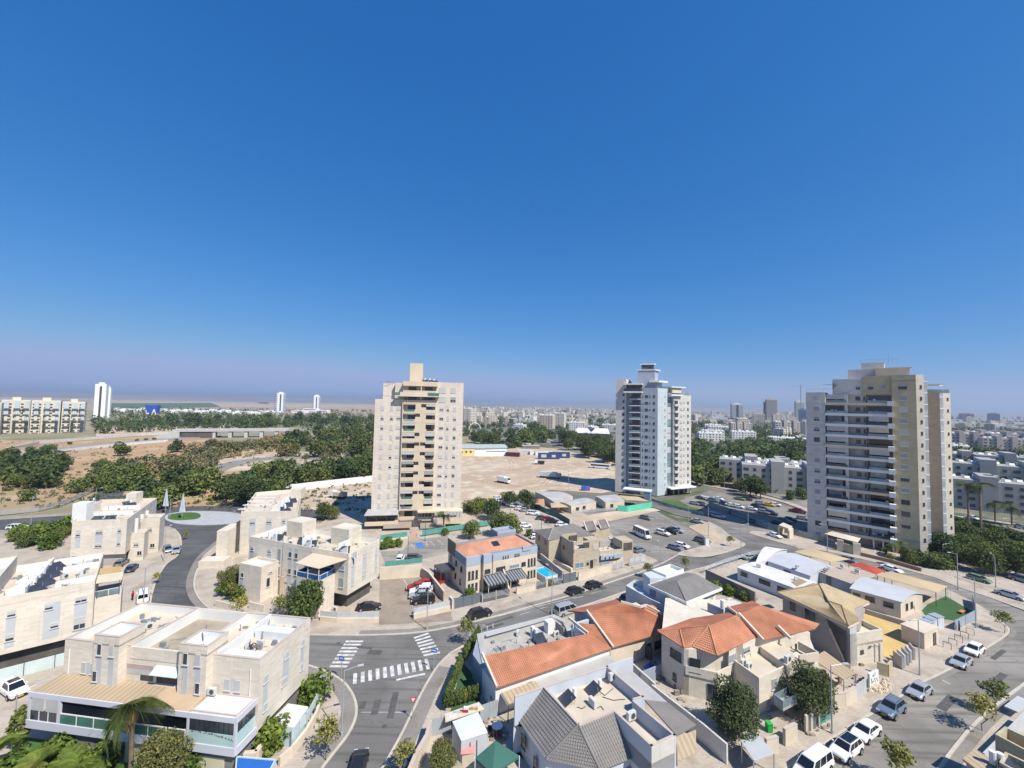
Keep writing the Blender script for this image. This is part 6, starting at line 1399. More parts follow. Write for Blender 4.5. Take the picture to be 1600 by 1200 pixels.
# corner of the house block cut by the right bottom edge
def corner_house():
    c = lambda x, y: (1320+x/5.714, 1040+y/5.714); S = lambda x, y, z: tuple(G(*c(x,y), z)); o = S(1340,610,0)
    h = WT('yellow_stone_house', 'yellowish stone houses with open roof terraces cut off by the bottom right corner', 'house', G(1590,1190,0))
    z = 6
    P = [S(x,y,z)[:2] for x, y in ((1340,610),(1430,540),(1900,760),(1790,850))]
    h.prism('wall', STONE_Y, P, 0, 4.6); h.ring('parapet', STONE_Y, P, 4.6, 6, .25); h.prism('terrace_floor', GRAVEL, P, 4.6, 4.7)
    P = [S(x,y,z)[:2] for x, y in ((1380,880),(1430,785),(1800,960),(1700,1060))]
    h.prism('wall', STONE_Y, P, 0, 5.0); h.ring('parapet', STONE_Y, P, 5.0, 6.2, .25)
    P = [S(x,y,5.2)[:2] for x, y in ((1050,830),(1160,740),(1380,880),(1290,1010))]
    h.prism('carport_roof', TANR, P, 5.0, 5.2); h.prism('wall', CONC, [V2(p,V2(P[0],P[2],.5),.2) for p in P], 0, 5.0)
    for x, y in ((1450,840),(1520,860)):
        p = S(x,y,6.4); solar(5.1, p[0], p[1], R(30), 'solar heater on the %s yellow stone roof terrace in the corner' % ('nearest' if x == 1450 else 'farther'), s=1)
    m = MB(); p, q = S(1240,780,1.6), S(1340,680,1.6); m.bar((p[0],p[1],.8),(q[0],q[1],.8),.15,1.6); q2 = S(1600,420,1.6); m.bar((q[0],q[1],.8),(q2[0],q2[1],.8),.15,1.6)
    p, q = S(1480,330,1.8), S(1600,240,1.8); m.bar((p[0],p[1],.9),(q[0],q[1],.9),1.2,.2)
    h.add('garden_wall', m, PANELG)
corner_house()
# ================================================================= SITE: PREFABS, FENCES, WALLS, SHEDS
def curved_prefab(label, P, h, rise, wall, roof, wins=(), axis=0):
    """long barrel roofed cabin. P: front-left, front-right, back-right, back-left (world); barrel spans front to back when axis=0"""
    h_ = WT('prefab_cabin', label, 'cabin', P[0]); P = [Vector((p[0],p[1])) for p in P]
    h_.prism('wall', wall, P, 0, h)
    A, B, C, D = P if axis == 0 else (P[1], P[2], P[3], P[0]); n = 8; mb = MB(); ov = .25
    for i in range(n):
        q = []
        for t in (i/n, (i+1)/n):
            z = h+.06+rise*math.sin(PI*t); a = A.lerp(D,t); b = B.lerp(C,t); d = (b-a).normalized()*ov; a, b = a-d, b+d; q.append((a,b,z))
        (a,b,z),(c,d,z2) = q; mb.add([(a.x,a.y,z),(b.x,b.y,z),(d.x,d.y,z2),(c.x,c.y,z2),(a.x,a.y,z-.12),(b.x,b.y,z-.12),(d.x,d.y,z2-.12),(c.x,c.y,z2-.12)],[(0,1,2,3),(4,7,6,5),(0,4,5,1) if i==0 else (0,3,7,4),(0,3,7,4),(1,5,6,2),(2,6,7,3)])
    h_.add('roof', mb, roof)
    g = MB()
    for (p, q) in ((A,D),(B,C)):
        pts = [(p.lerp(q,t).x, p.lerp(q,t).y, h+rise*math.sin(PI*t)-.02) for t in [i/8 for i in range(9)]]
        g.poly(pts)
    h_.add('gable', g, wall)
    for (i, u, z, w, hh, k) in wins: h_.win(P[i], P[(i+1)%4], u, z, w, hh, k)
    return h_
DR = 'd'
pv = lambda l: [Vector(p) for p in l]
curved_prefab('long white flat cabin of the kindergarten nearest the grey walled lane', pv([(53.7,99.4),(60.0,88.4),(66.6,92.2),(60.4,103.2)]), 2.9, .25, mat('cool white cabin wall', (.62,.64,.67), .7, .05), ROOFW, [(0,1.6,2.0,1.5,.9,'d'),(0,6.2,1.9,2.4,.9,'d'),(0,10,1.7,2.2,1.0,'d')])
curved_prefab('white barrel roofed cabin beside the bus bay at the far end of the kindergarten', pv([(60.6,103.6),(63.5,104.8),(74.5,113.4),(70.5,115.4)]), 2.7, .9, MATS['cool white cabin wall'], ROOFW, [])
curved_prefab('grey barrel roofed cabin with a white end wall in the middle of the kindergarten', pv([(64.0,104.4),(68.2,96.0),(78.0,101.6),(75.0,110.4)]), 2.7, .8, WGREY, mat('light grey metal barrel roof', (.50,.51,.52), .55, .08, .3, 3, spec=.4), [(0,4.5,1.8,1.6,.7,'d')])
curved_prefab('beige flat roofed cabin with ac units between the two barrel roofed cabins', pv([(71.3,99.2),(74.3,91.6),(83.5,96.6),(80.6,102.4)]), 2.8, .12, BGREY, mat('pinkish flat roof', (.44,.36,.29), .9, .1), [(0,3.4,1.8,1.0,1.6,'d')])
curved_prefab('cream barrel roofed cabin with dark red windows beside the artificial grass play yard', pv([(71.5,88.6),(76.6,83.0),(84.8,87.0),(80.2,94.6)]), 3.1, .8, PLASTER, MATS['light grey metal barrel roof'], [(0,3.0,2.1,1.5,1.0,'d'),(0,5.8,2.0,1.5,1.0,'d'),(1,2.4,1.8,.8,1.2,'d'),(1,4.4,1.8,.8,1.2,'d'),(0,.9,2.1,1.2,.9,'d')])
def canopy(label, P, z, m, posts=True, name='shade_canopy', z2=None):
    h_ = WT(name, label, 'canopy', P[0]); c = Vector((sum(p[0] for p in P)/4, sum(p[1] for p in P)/4, (z2 or z+.5)))
    mb = MB()
    for i in range(4):
        a, b = P[i], P[(i+1)%4]; mb.add([(a[0],a[1],z),(b[0],b[1],z),tuple(c),(a[0],a[1],z-.06),(b[0],b[1],z-.06),(c.x,c.y,c.z-.06)], [(0,1,2),(5,4,3),(0,3,4,1)])
    h_.add('cover', mb, m)
    if posts:
        for p in P: 
            q = Vector((p[0],p[1],0)).lerp(Vector((c.x,c.y,0)),.06); h_.add('post', MB().tube((q.x,q.y,0),(q.x,q.y,z),.06), DGREY)
    return h_
TANF = mat('sand coloured shade cloth', (.50,.38,.23), .95, .07, .2, 5); REDF = mat('faded red shade cloth', (.42,.075,.045), .95, .1)
canopy('long sand coloured shade canopy along the far side of the kindergarten', [(74.8,111.0),(79.2,104.2),(85.9,106.4),(81.2,114.2)], 3.0, TANF)
canopy('dull red shade canopy between the two sand coloured ones', [(82.3,102.8),(84.2,97.0),(88.4,99.4),(86.8,104.6)], 3.0, REDF)
canopy('sand coloured shade canopy over the corner of the grass play yard', [(83.6,96.6),(88.7,87.8),(94.4,91.2),(89.2,99.0)], 3.0, TANF)
for i, (x, y) in enumerate(((67.4,99.0),(73.2,97.6),(74.2,98.4),(78.6,99.8),(79.8,97.0),(80.6,97.8),(58.4,99.0),(62.6,92.0))):
    ac(x, y, 3.25 if i < 6 else 3.25, R(30+i*20), ORD[i]+' small ac unit on the kindergarten cabin roofs')
sheet('artificial_turf', [(88.0,89.2),(84.0,86.4),(82.6,84.2),(86.8,82.4),(94.4,86.6),(96.2,93.4)], TURF, .03, kind='structure')
sheet('yellow_play_surface', [(66.2,92.0),(71.4,84.6),(74.9,78.6),(66.2,70.4),(63.2,68.4),(62.0,70.4),(67.0,78.6),(62.6,88.0)], mat('ochre yellow play surface', (.55,.39,.15), .95, .12, .3, 3), .02)
bench = thing('play_bench', 'orange play bench standing on the artificial grass', 'bench', (91.3,85.6,.03), R(30)); MB().box(-.9,.9,-.3,.3,.35,.45).obj('seat', mat('orange play panel', (.55,.22,.05), .7), bench); MB().box(-.8,-.7,-.2,.2,0,.35).obj('leg', DGREY, bench); MB().box(.7,.8,-.2,.2,0,.35).obj('leg', DGREY, bench)
yt = MB(); yg = random.Random(12)
for i in range(150):
    p = G(*yg.choice([(1010+yg.uniform(-10,60),1040+yg.uniform(-5,60)),(700+yg.uniform(40,90),1130+yg.uniform(-10,60)),(1200+yg.uniform(-60,120),1090+yg.uniform(0,60)),(1290+yg.uniform(-20,60),1060+yg.uniform(-30,20))])); s = yg.uniform(.08,.35); yt.box(p[0]-s,p[0]+s,p[1]-s*.6,p[1]+s*.6,0,yg.uniform(.1,.7))
yt.obj('yard_clutter', mat('mixed garden clutter', (.30,.25,.20), .9, .5, .7, 3), kind='stuff', label='pots, boards and odds and ends standing in the back yards')
for x, y, l in ((1015,1043,'blue tarpaulin heap in the alley beside the red roofed house, farther one'),(1025,1052,'blue tarpaulin heap in the alley beside the red roofed house, nearer one')):
    p = G(x,y); t = thing('tarpaulin', l, 'tarpaulin', p, .5); MB().add([(-1,-.6,0),(1,-.6,0),(1,.6,0),(-1,.6,0),(-.5,-.3,.6),(.6,-.2,.5),(.5,.3,.65),(-.6,.2,.4)],[(0,1,5,4),(1,2,6,5),(2,3,7,6),(3,0,4,7),(4,5,6,7)]).obj('sheet', BLUE, t)
# ---- fences and walls
def run(name, label, cat, pts, h, m, th=.2, z0=0.0, posts=0, pm=None, panel=None, cap=None, group=None, bars=0):
    """wall or fence along world points, panel by panel"""
    P = [Vector((p[0],p[1],0)) for p in pts]; h_ = WT(name, label, cat, P[0], group)
    for i in range(len(P)-1):
        a, b = P[i], P[i+1]; L = (b-a).length; n = max(1, int(round(L/(panel or L)))); 
        for j in range(n):
            p, q = a.lerp(b, j/n), a.lerp(b, (j+1)/n); g = (q-p).normalized()*(.02 if panel else 0); p2, q2 = p+g, q-g
            zm = z0+h/2
            if bars:
                k = int(h/bars); mb = MB()
                for s in range(k): mb.bar((p2.x,p2.y,z0+.1+s*bars),(q2.x,q2.y,z0+.1+s*bars),th,bars*.55)
                h_.add('slat_panel', mb, m, kind='stuff')
            else: h_.add('panel' if panel else 'wall', MB().bar((p2.x,p2.y,zm),(q2.x,q2.y,zm),th,h), m)
            if posts: h_.add('post', MB().bar((p.x,p.y,0),(p.x,p.y,z0+h+.1),posts), pm or m)
            if cap: h_.add('coping', MB().bar((p.x,p.y,z0+h+.04),(q.x,q.y,z0+h+.04),th+.08,.08), cap)
    return h_
def pxw(*p): return [G(a,b) for a,b in p]
g6 = lambda x, y: (400+x/3.3325, 840+y/3.3325); g7 = lambda x, y: (800+x/3.3325, 840+y/3.3325); g8 = lambda x, y: (1200+x/3.3325, 840+y/3.3325)
k1 = lambda x, y: (560+x/8, 820+y/8)
cw = lambda z, *p: [tuple(G(a,b,z)) for a,b in p]
PW = PLASTER
# car bays between the blue railed duplex and the white house
run('retaining_wall', 'cream retaining wall with green fence on top, behind the sloping brick forecourt', 'wall', cw(0,k1(265,680),k1(790,640)), 2.6, PW, .3)
GREENP = mat('translucent green fence panel', (.10,.30,.25), .6, .1, .5, 4)
run('green_fence', 'green screen fence standing on the cream retaining wall', 'fence', cw(2.6,k1(330,520),k1(800,470)), 1.1, GREENP, .05, 2.6, .08, GALV, 2.4)
run('garden_wall', 'tan wall stepping down beside the row of red, white and dark cars', 'wall', cw(0,k1(795,650),k1(880,710),k1(1070,960)), 2.0, mat('tan rendered wall', (.46,.37,.29), .9, .08), .3, cap=PW)
run('garden_wall', 'cream wall and pier at the corner of the dark gate', 'wall', cw(0,k1(1140,1010),k1(1185,1055)), 1.9, PW, .5)
run('sheet_fence', 'pale blue grey sheet fence on a cream base in front of the parked car row', 'fence', cw(0,k1(690,1175),k1(1140,1070)), 1.0, PANELG, .08, .9, .08, GALV, 2.2)
run('low_wall', 'cream base wall under the pale fence by the parked car row', 'wall', cw(0,k1(690,1178),k1(1145,1072)), .9, PW, .25)
run('sheet_fence', 'pale blue grey fence on a curved cream wall in front of the blue-railed duplex', 'fence', cw(0,g6(335,430),g6(420,440),g6(610,440),g6(640,438)), .9, PANELG, .08, .8, .08, GALV, 2.4)
run('low_wall', 'cream base wall curving along the pavement before the blue-railed duplex', 'wall', cw(0,g6(335,432),g6(420,442),g6(612,442),g6(640,440)), .8, PW, .3)
run('metal_gate', 'dark grey solid metal gate panels before the orange roofed house', 'gate', cw(0,k1(1190,1052),k1(1420,1000),k1(1545,960)), 2.0, DGREY if False else mat('slate grey gate sheet', (.13,.15,.17), .5, .08), .08, 0, .12, DGREY, 1.9)
hb = lambda x, y: (660+x/4.706, 820+y/4.706)
run('slatted_fence', 'grey slatted fence with white piers before the awnings of the orange roofed house', 'fence', cw(0,hb(440,575),hb(640,528)), 1.7, MATS['slate grey gate sheet'], .05, .1, .14, PLASTER, 2.6, bars=.16)
run('street_wall', 'cream street wall from the awnings to the pool', 'wall', cw(0,hb(690,510),hb(830,478)), 1.2, PLASTER, .3, cap=CAPST)
run('slatted_fence', 'grey slatted fence between cream piers beside the pool', 'fence', cw(0,hb(830,478),hb(915,458),hb(1025,437)), 1.7, MATS['slate grey gate sheet'], .05, .1, .4, PLASTER, 2.8, bars=.18)
run('metal_gate', 'solid grey garage gate between the pool and the sand coloured house', 'gate', cw(0,hb(1035,432),hb(1130,410)), 2.0, MATS['slate grey gate sheet'], .08, 0, .14, DGREY, 2.2)
run('street_wall', 'cream street wall with piers before the sand coloured house', 'wall', cw(0,hb(1145,410),hb(1230,385),hb(1330,355),hb(1390,340)), 1.7, PLASTER, .3, cap=CAPST)
run('slatted_fence', 'light grey slatted fence before the low wing of the sand coloured house', 'fence', cw(0,hb(1330,350),hb(1480,312)), 1.7, PANELG, .05, .1, .3, PLASTER, 2.4, bars=.16)
run('slatted_fence', 'pale slatted fence at the end of the street near the big car park', 'fence', cw(0,hb(1520,305),hb(1640,272)), 1.9, PANELG, .05, .1, .14, GALV, 2.2, bars=.16)
run('side_wall', 'dark side wall running back between pool and sand coloured house', 'wall', cw(0,hb(1030,400),hb(870,265)), 1.8, BGREY, .25, cap=CAPST)
run('side_wall', 'pale ramp wall beside the sand coloured house', 'wall', cw(0,hb(1100,350),hb(960,270)), .9, PLASTER, .6)
# front corner garden next to the zebra crossing
cf = lambda x, y: (240+x/5, 1040+y/5)
run('garden_wall', 'cream wall with pale green fence along the pavement beside the large duplex', 'wall', cw(0,cf(980,790),cf(1080,700),cf(1190,560),cf(1270,420),cf(1310,290)), 1.0, PW, .3)
run('sheet_fence', 'pale aqua sheet fence on the wall beside the large duplex', 'fence', cw(1.0,cf(1075,590),cf(1190,450),cf(1290,260)), 1.1, mat('pale aqua sheet', (.50,.60,.60), .5, .05), .06, 1.0, .08, GALV, 1.6)
sh = WT('garden_shed', 'flat white roofed garden shed between the large duplex and the pavement', 'shed', G(*cf(1000,450)))
P = cw(2.4, cf(885,460), cf(1100,480), cf(1210,320), cf(1050,295)); sh.prism('wall', MATS['pale aqua sheet'], [p[:2] for p in P], 0, 2.25); sh.prism('roof', ROOFW, [p[:2] for p in P], 2.25, 2.4); sh.prism('base_wall', PW, [V2(p,P[2],-.03) for p in cw(1.2, cf(885,530), cf(1095,550), cf(1110,500), cf(900,480))], 0, 1.3)
sheet('garden_turf', cw(.02, cf(1060,330), cf(1190,340), cf(1310,230), cf(1300,130), cf(1180,200)), TURF, .02)
run('garden_wall', 'white wall closing the corner garden beside the large duplex', 'wall', cw(0,cf(1195,190),cf(1305,150)), 1.6, WHITE, .2)
g2 = WT('blue_pavilion', 'blue canvas garden canopy in a white frame at the bottom edge', 'canopy', G(*cf(800,780)))
P = cw(2.2, cf(640,830), cf(900,840), cf(950,745), cf(650,720)); g2.add('cover', MB().slab(*[Vector(p) for p in P], .06), BLUE)
fm = MB(); 
for i in range(4): fm.bar((P[i][0],P[i][1],2.3),(P[(i+1)%4][0],P[(i+1)%4][1],2.3),.12); fm.bar((P[i][0],P[i][1],0),(P[i][0],P[i][1],2.3),.1)
g2.add('frame', fm, MATS['pale aqua sheet'])
run('garden_wall', 'cream pier and wall under the terrace corner of the large duplex', 'wall', cw(0,cf(700,790),cf(800,780),cf(880,640)), 1.5, PW, .5)
# yard at the bottom centre: shed, gazebo, long pale wall, hedge lawn
s0 = lambda x, y: (600+x/6.667, 1040+y/6.667)
sh = WT('garden_shed', 'pale sheet metal garden shed with lean-to roof beside the row of cypresses', 'shed', G(*s0(900,700)))
P = cw(2.4, s0(805,780), s0(1080,690), s0(980,490), s0(712,590)); sh.prism('wall', PANELG, [p[:2] for p in P], 0, 2.3); sh.add('roof', MB().slab((P[0][0],P[0][1],2.35),(P[1][0],P[1][1],2.35),(P[2][0],P[2][1],2.5),(P[3][0],P[3][1],2.5),.08), mat('white blue shed roof', (.62,.65,.68), .5))
for u in (.35,.62): sh.win(P[0][:2], P[1][:2], u*3, 1.0, .06, 1.8, 'd')
sh = WT('lean_to', 'cluttered white lean-to roof behind the pale shed', 'lean-to', G(*s0(850,500)))
P = cw(2.2, s0(640,585), s0(1045,450), s0(990,378), s0(635,500)); sh.add('roof', MB().slab(*[Vector(p) for p in P], .1), PLASTER)
for i, (u, v, m) in enumerate(((.2,.3,WHITE),(.35,.6,LMET),(.5,.4,RED),(.62,.65,WHITE),(.75,.3,TANR))):
    p = Vector(P[0]).lerp(Vector(P[1]),u).lerp(Vector(P[3]).lerp(Vector(P[2]),u),v); sh.add('stored_board', MB().box(p.x-.5,p.x+.5,p.y-.12,p.y+.12,2.2,2.3+.05*i), m)
run('garden_fence', 'pale grey board fence between pavement and shed yard', 'fence', cw(0,s0(480,740),s0(700,690)), 2.0, mat('weathered grey board', (.34,.37,.38), .8, .1), .08, 0, .1, GALV, 1.1)
run('garden_fence', 'pale grey board fence between the shed yard and the cypress garden', 'fence', cw(0,s0(1000,590),s0(1185,520)), 2.0, MATS['weathered grey board'], .08, 0, .1, GALV, 1.1)
run('garden_wall', 'long pale wall with cream coping along the bottom pavement', 'wall', cw(0,s0(480,740),s0(440,900),s0(330,1100),s0(250,1300)), 1.9, PW, .35, cap=CAPST)
gz = WT('garden_gazebo', 'dark green pyramid gazebo at the bottom edge of the picture', 'gazebo', G(*s0(1160,1000)))
P = cw(2.3, s0(950,960), s0(1130,1130), s0(1410,940), s0(1200,860)); top = G(*s0(1160,780), 3.3); GZ = mat('dark green canvas', (.045,.13,.10), .9, .1)
for i in range(4):
    a, b = Vector(P[i]), Vector(P[(i+1)%4]); gz.add('canvas_panel', MB().add([a,b,top,a-Vector((0,0,.25)),b-Vector((0,0,.25))], [(0,1,2),(3,4,1,0)]), GZ)
for p in P: gz.add('leg', MB().tube((p[0],p[1],0),(p[0],p[1],2.3),.05), WHITE)
ph = WT('play_house', 'small play house with a faded pink roof beside the green gazebo', 'play house', G(*s0(870,920)))
c0_ = G(*s0(875,900), .9); ph.add('wall', MB().box(c0_.x-.6,c0_.x+.6,c0_.y-.5,c0_.y+.5,0,1.2), CURT); ph.add('roof', MB().slab((c0_.x-.75,c0_.y-.7,1.2),(c0_.x+.75,c0_.y-.5,1.2),(c0_.x+.7,c0_.y+.6,1.7),(c0_.x-.7,c0_.y+.5,1.7),.06), mat('faded pink plastic', (.55,.24,.22), .6))
tb = WT('garden_table', 'white covered garden table with chairs beside the shed', 'table', G(*s0(1180,620)))
p = G(*s0(1180,620), .8); tb.add('table_top', MB().tube((p.x,p.y,.72),(p.x,p.y,.78),.7,.7,14), WHITE); tb.add('leg', MB().tube((p.x,p.y,0),(p.x,p.y,.72),.06), GALV)
for i, (dx, dy, m) in enumerate(((-.9,-.4,TRIM),(.3,-1.1,RED),(1.1,-.5,MATS['blue grey booth wall']),(-.5,-1.0,RUB))):
    c = thing('garden_chair', ['black chair left of the white garden table','red chair in front of the white garden table','blue chair right of the white garden table','black chair nearest the pale shed'][i], 'chair', (p.x+dx,p.y+dy,0), i*1.3)
    MB().box(-.25,.25,-.25,.25,.4,.46).obj('seat', m, c); MB().box(-.25,.25,.2,.26,.46,.9).obj('backrest', m, c)
    for sx in (-.2,.2):
        for sy in (-.2,.2): MB().box(sx-.02,sx+.02,sy-.02,sy+.02,0,.4).obj('leg', m, c)
sheet('garden_turf', cw(.02, (700,1147),(702,1118),(709,1090),(717,1052),(724,1036),(744,1060),(752,1104),(748,1122)), TURF, .02)
pnl = WT('ground_collector', 'dark solar panel lying against the pale wall at the bottom edge', 'solar panel', G(*s0(300,950)))
P = cw(.5, s0(240,920), s0(390,875), s0(330,1080), s0(190,1090)); pnl.add('panel', MB().slab(Vector(P[3]),Vector(P[2]),Vector(P[1])+Vector((0,0,.3)),Vector(P[0])+Vector((0,0,.3)),.06), MATS['solar collector glass'])
# grey lane wall behind the white house, fence with posts, kindergarten perimeter
run('lane_wall', 'high weathered grey wall between the white house and the kindergarten', 'wall', cw(0,g7(1010,225),(1180,945)), 2.6, DCONC, .3, cap=CONC)
run('mesh_fence', 'galvanised mesh fence around the kindergarten forecourt on the street bend', 'fence', cw(0,g7(1000,190),g7(1130,140),g7(1250,105),(1215,866)), .9, PANELG, .03, .9, .1, GALV, 3.0, bars=.3)
run('kindergarten_fence', 'grey fence with solid panels beside the play yard and pavement', 'fence', [(82.9,79.0),(91.8,83.4),(99.4,91.0)], 1.7, mat('blue grey fence panel', (.30,.36,.40), .6, .08), .06, .1, .1, GALV, 1.4)
run('kindergarten_wall', 'low grey wall with railing between cream cabin and yellow surface', 'wall', cw(0,g8(505,395),g8(780,480)), .9, CONC, .25)
for i, (a, b) in enumerate(((g8(795,480),(1453,1010)),)): pass
sb = WT('service_kiosk', 'small cream concrete service kiosk with a dark door on the pavement', 'kiosk', (73.0,74.6)); P = [(70.8,72.5),(75.4,74.7),(73.9,77.4),(69.6,75.4)]
sb.prism('wall', PLASTER, P, 0, 2.6); sb.prism('roof', PLASTER, [V2(p,(72.4,75),-.06) for p in P], 2.6, 2.75); sb.win(P[0],P[1],3.6,1.1,.9,1.9,'d')
for i, (x, y, w_) in enumerate(((76.6,78.0,2.0),(78.6,79.2,1.4),(80.6,80.2,2.0))):
    b_ = WT('meter_cabinet', ['grey meter cabinet nearest the cream kiosk','narrow grey meter cabinet in the middle of three by the kiosk','wide grey meter cabinet next to the play yard fence'][i], 'cabinet', (x,y)); b_.prism('body', WGREY, [(x-.6,y-1.0),(x+w_*.5,y-.5),(x+w_*.4,y+1.0),(x-.9,y+.5)], 0, 2.0); b_.prism('lid', MATS['blue grey fence panel'], [(x-.7,y-1.1),(x+w_*.55,y-.55),(x+w_*.45,y+1.1),(x-1.0,y+.55)], 2.0, 2.1)
# front yards along the right street
yd = lambda x, y: (1140+x/5.333, 1000+y/5.333)
for i, (a, b, h, m, lab) in enumerate(((yd(1370,190),yd(1445,250),1.9,CONC,'first of five leaning concrete wall panels before the straw roofed house'),(yd(1405,175),yd(1465,235),1.9,WGREY,'second of five leaning concrete wall panels before the straw roofed house'),(yd(1440,160),yd(1490,215),1.9,CONC,'third of five leaning concrete wall panels before the straw roofed house'),(yd(1470,140),yd(1515,195),1.9,WGREY,'fourth of five leaning concrete wall panels before the straw roofed house'),(yd(1500,120),yd(1540,170),1.9,CONC,'fifth of five leaning concrete wall panels before the straw roofed house'))):
    run('wall_panel', lab, 'panel', cw(0,a,b), h, m, .25)
run('garden_wall', 'short brown wall and pier at the front of the straw roofed house', 'wall', cw(0,yd(1230,280),yd(1320,305),yd(1350,270)), 1.8, STONE_Y, .3)
run('metal_gate', 'pale blue grey sheet gate beside the tan carport', 'gate', cw(0,yd(1055,500),yd(1140,435)), 2.0, MATS['blue grey fence panel'] if False else PANELG, .08, 0, .12, PLASTER, 1.0)
run('street_wall', 'cream wall with entry gate between carport and olive tree', 'wall', cw(0,yd(870,560),yd(960,555),yd(1050,500)), 1.8, PLASTER, .3, cap=CAPST)
run('metal_gate', 'dark metal entry gate between cream piers near the lamp post', 'gate', cw(0,yd(640,770),yd(720,735)), 2.0, MATS['slate grey gate sheet'], .06, 0, .3, PLASTER, 1.2)
run('street_wall', 'cream wall piece left of the dark entry gate', 'wall', cw(0,yd(455,880),yd(555,830)), 1.9, PLASTER, .35, cap=CAPST)
run('street_wall', 'cream wall end near the white van', 'wall', cw(0,yd(300,960),yd(400,935)), 1.8, PLASTER, .35, cap=CAPST)
run('garden_fence', 'green slatted fence beside the round olive tree', 'fence', cw(0,yd(745,720),yd(860,655)), 1.7, GREENP, .05, .1, .1, PLASTER, 1.6, bars=.2)
cp = WT('carport', 'tan roofed carport beside the straw roofed house', 'carport', G(*yd(900,300))); P = cw(2.5, yd(950,330), yd(1050,275), yd(790,90), yd(680,150)); cp.add('roof', MB().slab(Vector(P[0]),Vector(P[1]),Vector(P[2]),Vector(P[3]),.12), TANR)
for p in P: cp.add('post', MB().bar((p[0],p[1],0),(p[0],p[1],2.4),.12), GALV)
lp = WT('louvred_pergola', 'grey louvred pergola roof at the corner near the white van', 'pergola', G(*yd(230,880))); P = cw(2.3, yd(200,1000), yd(370,935), yd(235,790), yd(100,850))
for i in range(11):
    u = i/10; a, b = Vector(P[0]).lerp(Vector(P[3]),u), Vector(P[1]).lerp(Vector(P[2]),u); lp.add('louvre', MB().bar(a,b,.24,.05), PANELG)
for p in P: lp.add('post', MB().bar((p[0],p[1],0),(p[0],p[1],2.25),.1), GALV)
bn = WT('wheelie_bin', 'bright green wheelie bin behind the cream wall near the white van', 'bin', G(*yd(330,760))); p = G(*yd(328,760)); bn.add('body', MB().box(p.x-.3,p.x+.3,p.y-.35,p.y+.35,.1,1.0), mat('bright green plastic', (.03,.38,.06), .5)); bn.add('lid', MB().box(p.x-.34,p.x+.34,p.y-.4,p.y+.38,1.0,1.08), MATS['bright green plastic'])
mu = WT('painted_wall', 'white painted wall piece with a green plant motif beside the rubble', 'wall', G(*yd(1190,370))); p, q = G(*yd(1160,400)), G(*yd(1235,360)); mu.add('wall', MB().bar((p.x,p.y,1.0),(q.x,q.y,1.0),.25,2.0), WHITE)
d = (q-p).normalized(); nrm = Vector((d.y,-d.x,0)); lf = MB()
for i in range(14):
    t = rnd.uniform(.15,.85); z = rnd.uniform(.4,1.6); c = p.lerp(q,t)+nrm*.14; lf.add([c+Vector((0,0,z)), c+d*.16+Vector((0,0,z+.12)), c+Vector((0,0,z+.34)), c-d*.1+Vector((0,0,z+.12))], [(0,1,2,3)])
mu.add('painted_motif', lf, LEAF['bright'], kind='stuff')
rb = MB()
for i in range(70):
    c = G(*yd(rnd.uniform(1150,1340), rnd.uniform(330,440))); s = rnd.uniform(.1,.35); rb.tube((c.x,c.y,0),(c.x+rnd.uniform(-.1,.1),c.y+rnd.uniform(-.1,.1),s),s,s*.5,5)
rb.obj('rubble', BEIGE, kind='stuff', label='broken stone rubble on the pavement before the straw roofed house')
# car park prefabs in the middle distance
m8 = lambda x, y: (820+x/8, 760+y/8); S8_ = lambda z, *p: cw(z, *[m8(*q) for q in p])
def cabin(label, P, h, wall, roof, wins=(), rise=.3):
    return curved_prefab(label, [Vector(p[:2]) for p in P], h, rise, wall, roof, wins)
P = S8_(2.9,(580,240),(890,190),(740,140),(440,195)); cabin('cream cabin with a light roof and two dark windows beyond the car park', [P[0],P[1],P[2],P[3]], 2.8, PLASTER, ROOFG, [(0,3.2,1.3,1.6,1.2,'d'),(0,6.6,1.5,1.5,1.1,'d')])
P = S8_(2.9,(1010,195),(1245,180),(1130,100),(880,120)); cabin('cream cabin with a dark red window next to the green screen', [P[0],P[1],P[2],P[3]], 2.8, PLASTER, ROOFG, [(0,2.8,1.4,1.3,1.1,'d')])
P = S8_(2.9,(370,190),(600,125),(440,60),(130,60)); cabin('low cream cabin with a wide pale roof beyond the parked cars', [P[0],P[1],P[2],P[3]], 2.7, PLASTER, ROOFG, [])
P = S8_(2.6,(330,260),(550,255),(440,200),(320,205)); canopy('small sand coloured canopy before the cream cabins', [p[:2] for p in P], 2.5, TANF)
P = S8_(2.8,(1250,165),(1550,185),(1420,130),(1170,110)); canopy('sand coloured canopy over the green screened yard', [p[:2] for p in P], 2.8, TANF)
P = S8_(2.6,(110,210),(250,230),(240,150),(130,150)); canopy('orange tiled small hut roof beside the dark round tree', [p[:2] for p in P], 2.4, TILE_O, name='garden_hut')
GRN = mat('bright green debris net', (.10,.50,.33), .9, .08)
run('debris_screen', 'bright green netting screen round the yard of the last cream cabin', 'screen', cw(0,m8(1160,310),m8(1280,320),m8(1560,275),m8(1590,255)), 2.3, GRN, .05, 0, .08, GALV, 3.2)
run('green_fence', 'dark green fence along the row of parked cars in the middle distance', 'fence', cw(0,m8(90,245),m8(250,330),m8(430,400),m8(560,480)), 1.8, mat('dark green mesh fence', (.05,.13,.11), .7), .04, 0, .1, GREENP, 3.0)
run('mesh_fence', 'grey mesh fence along the sandy bank above the big car park', 'fence', cw(0,m8(580,345),m8(1000,310),m8(1160,305)), 1.5, GALV, .03, .1, .08, GALV, 3.0, bars=.4)
run('noise_barrier', 'transparent glass barrier along the road in front of the grey and yellow tower', 'fence', cw(0,(1107,790),(1150,805),(1200,826),(1250,838),(1305,852)), 1.2, GLASSB, .05, .6, .1, GALV, 3.0)
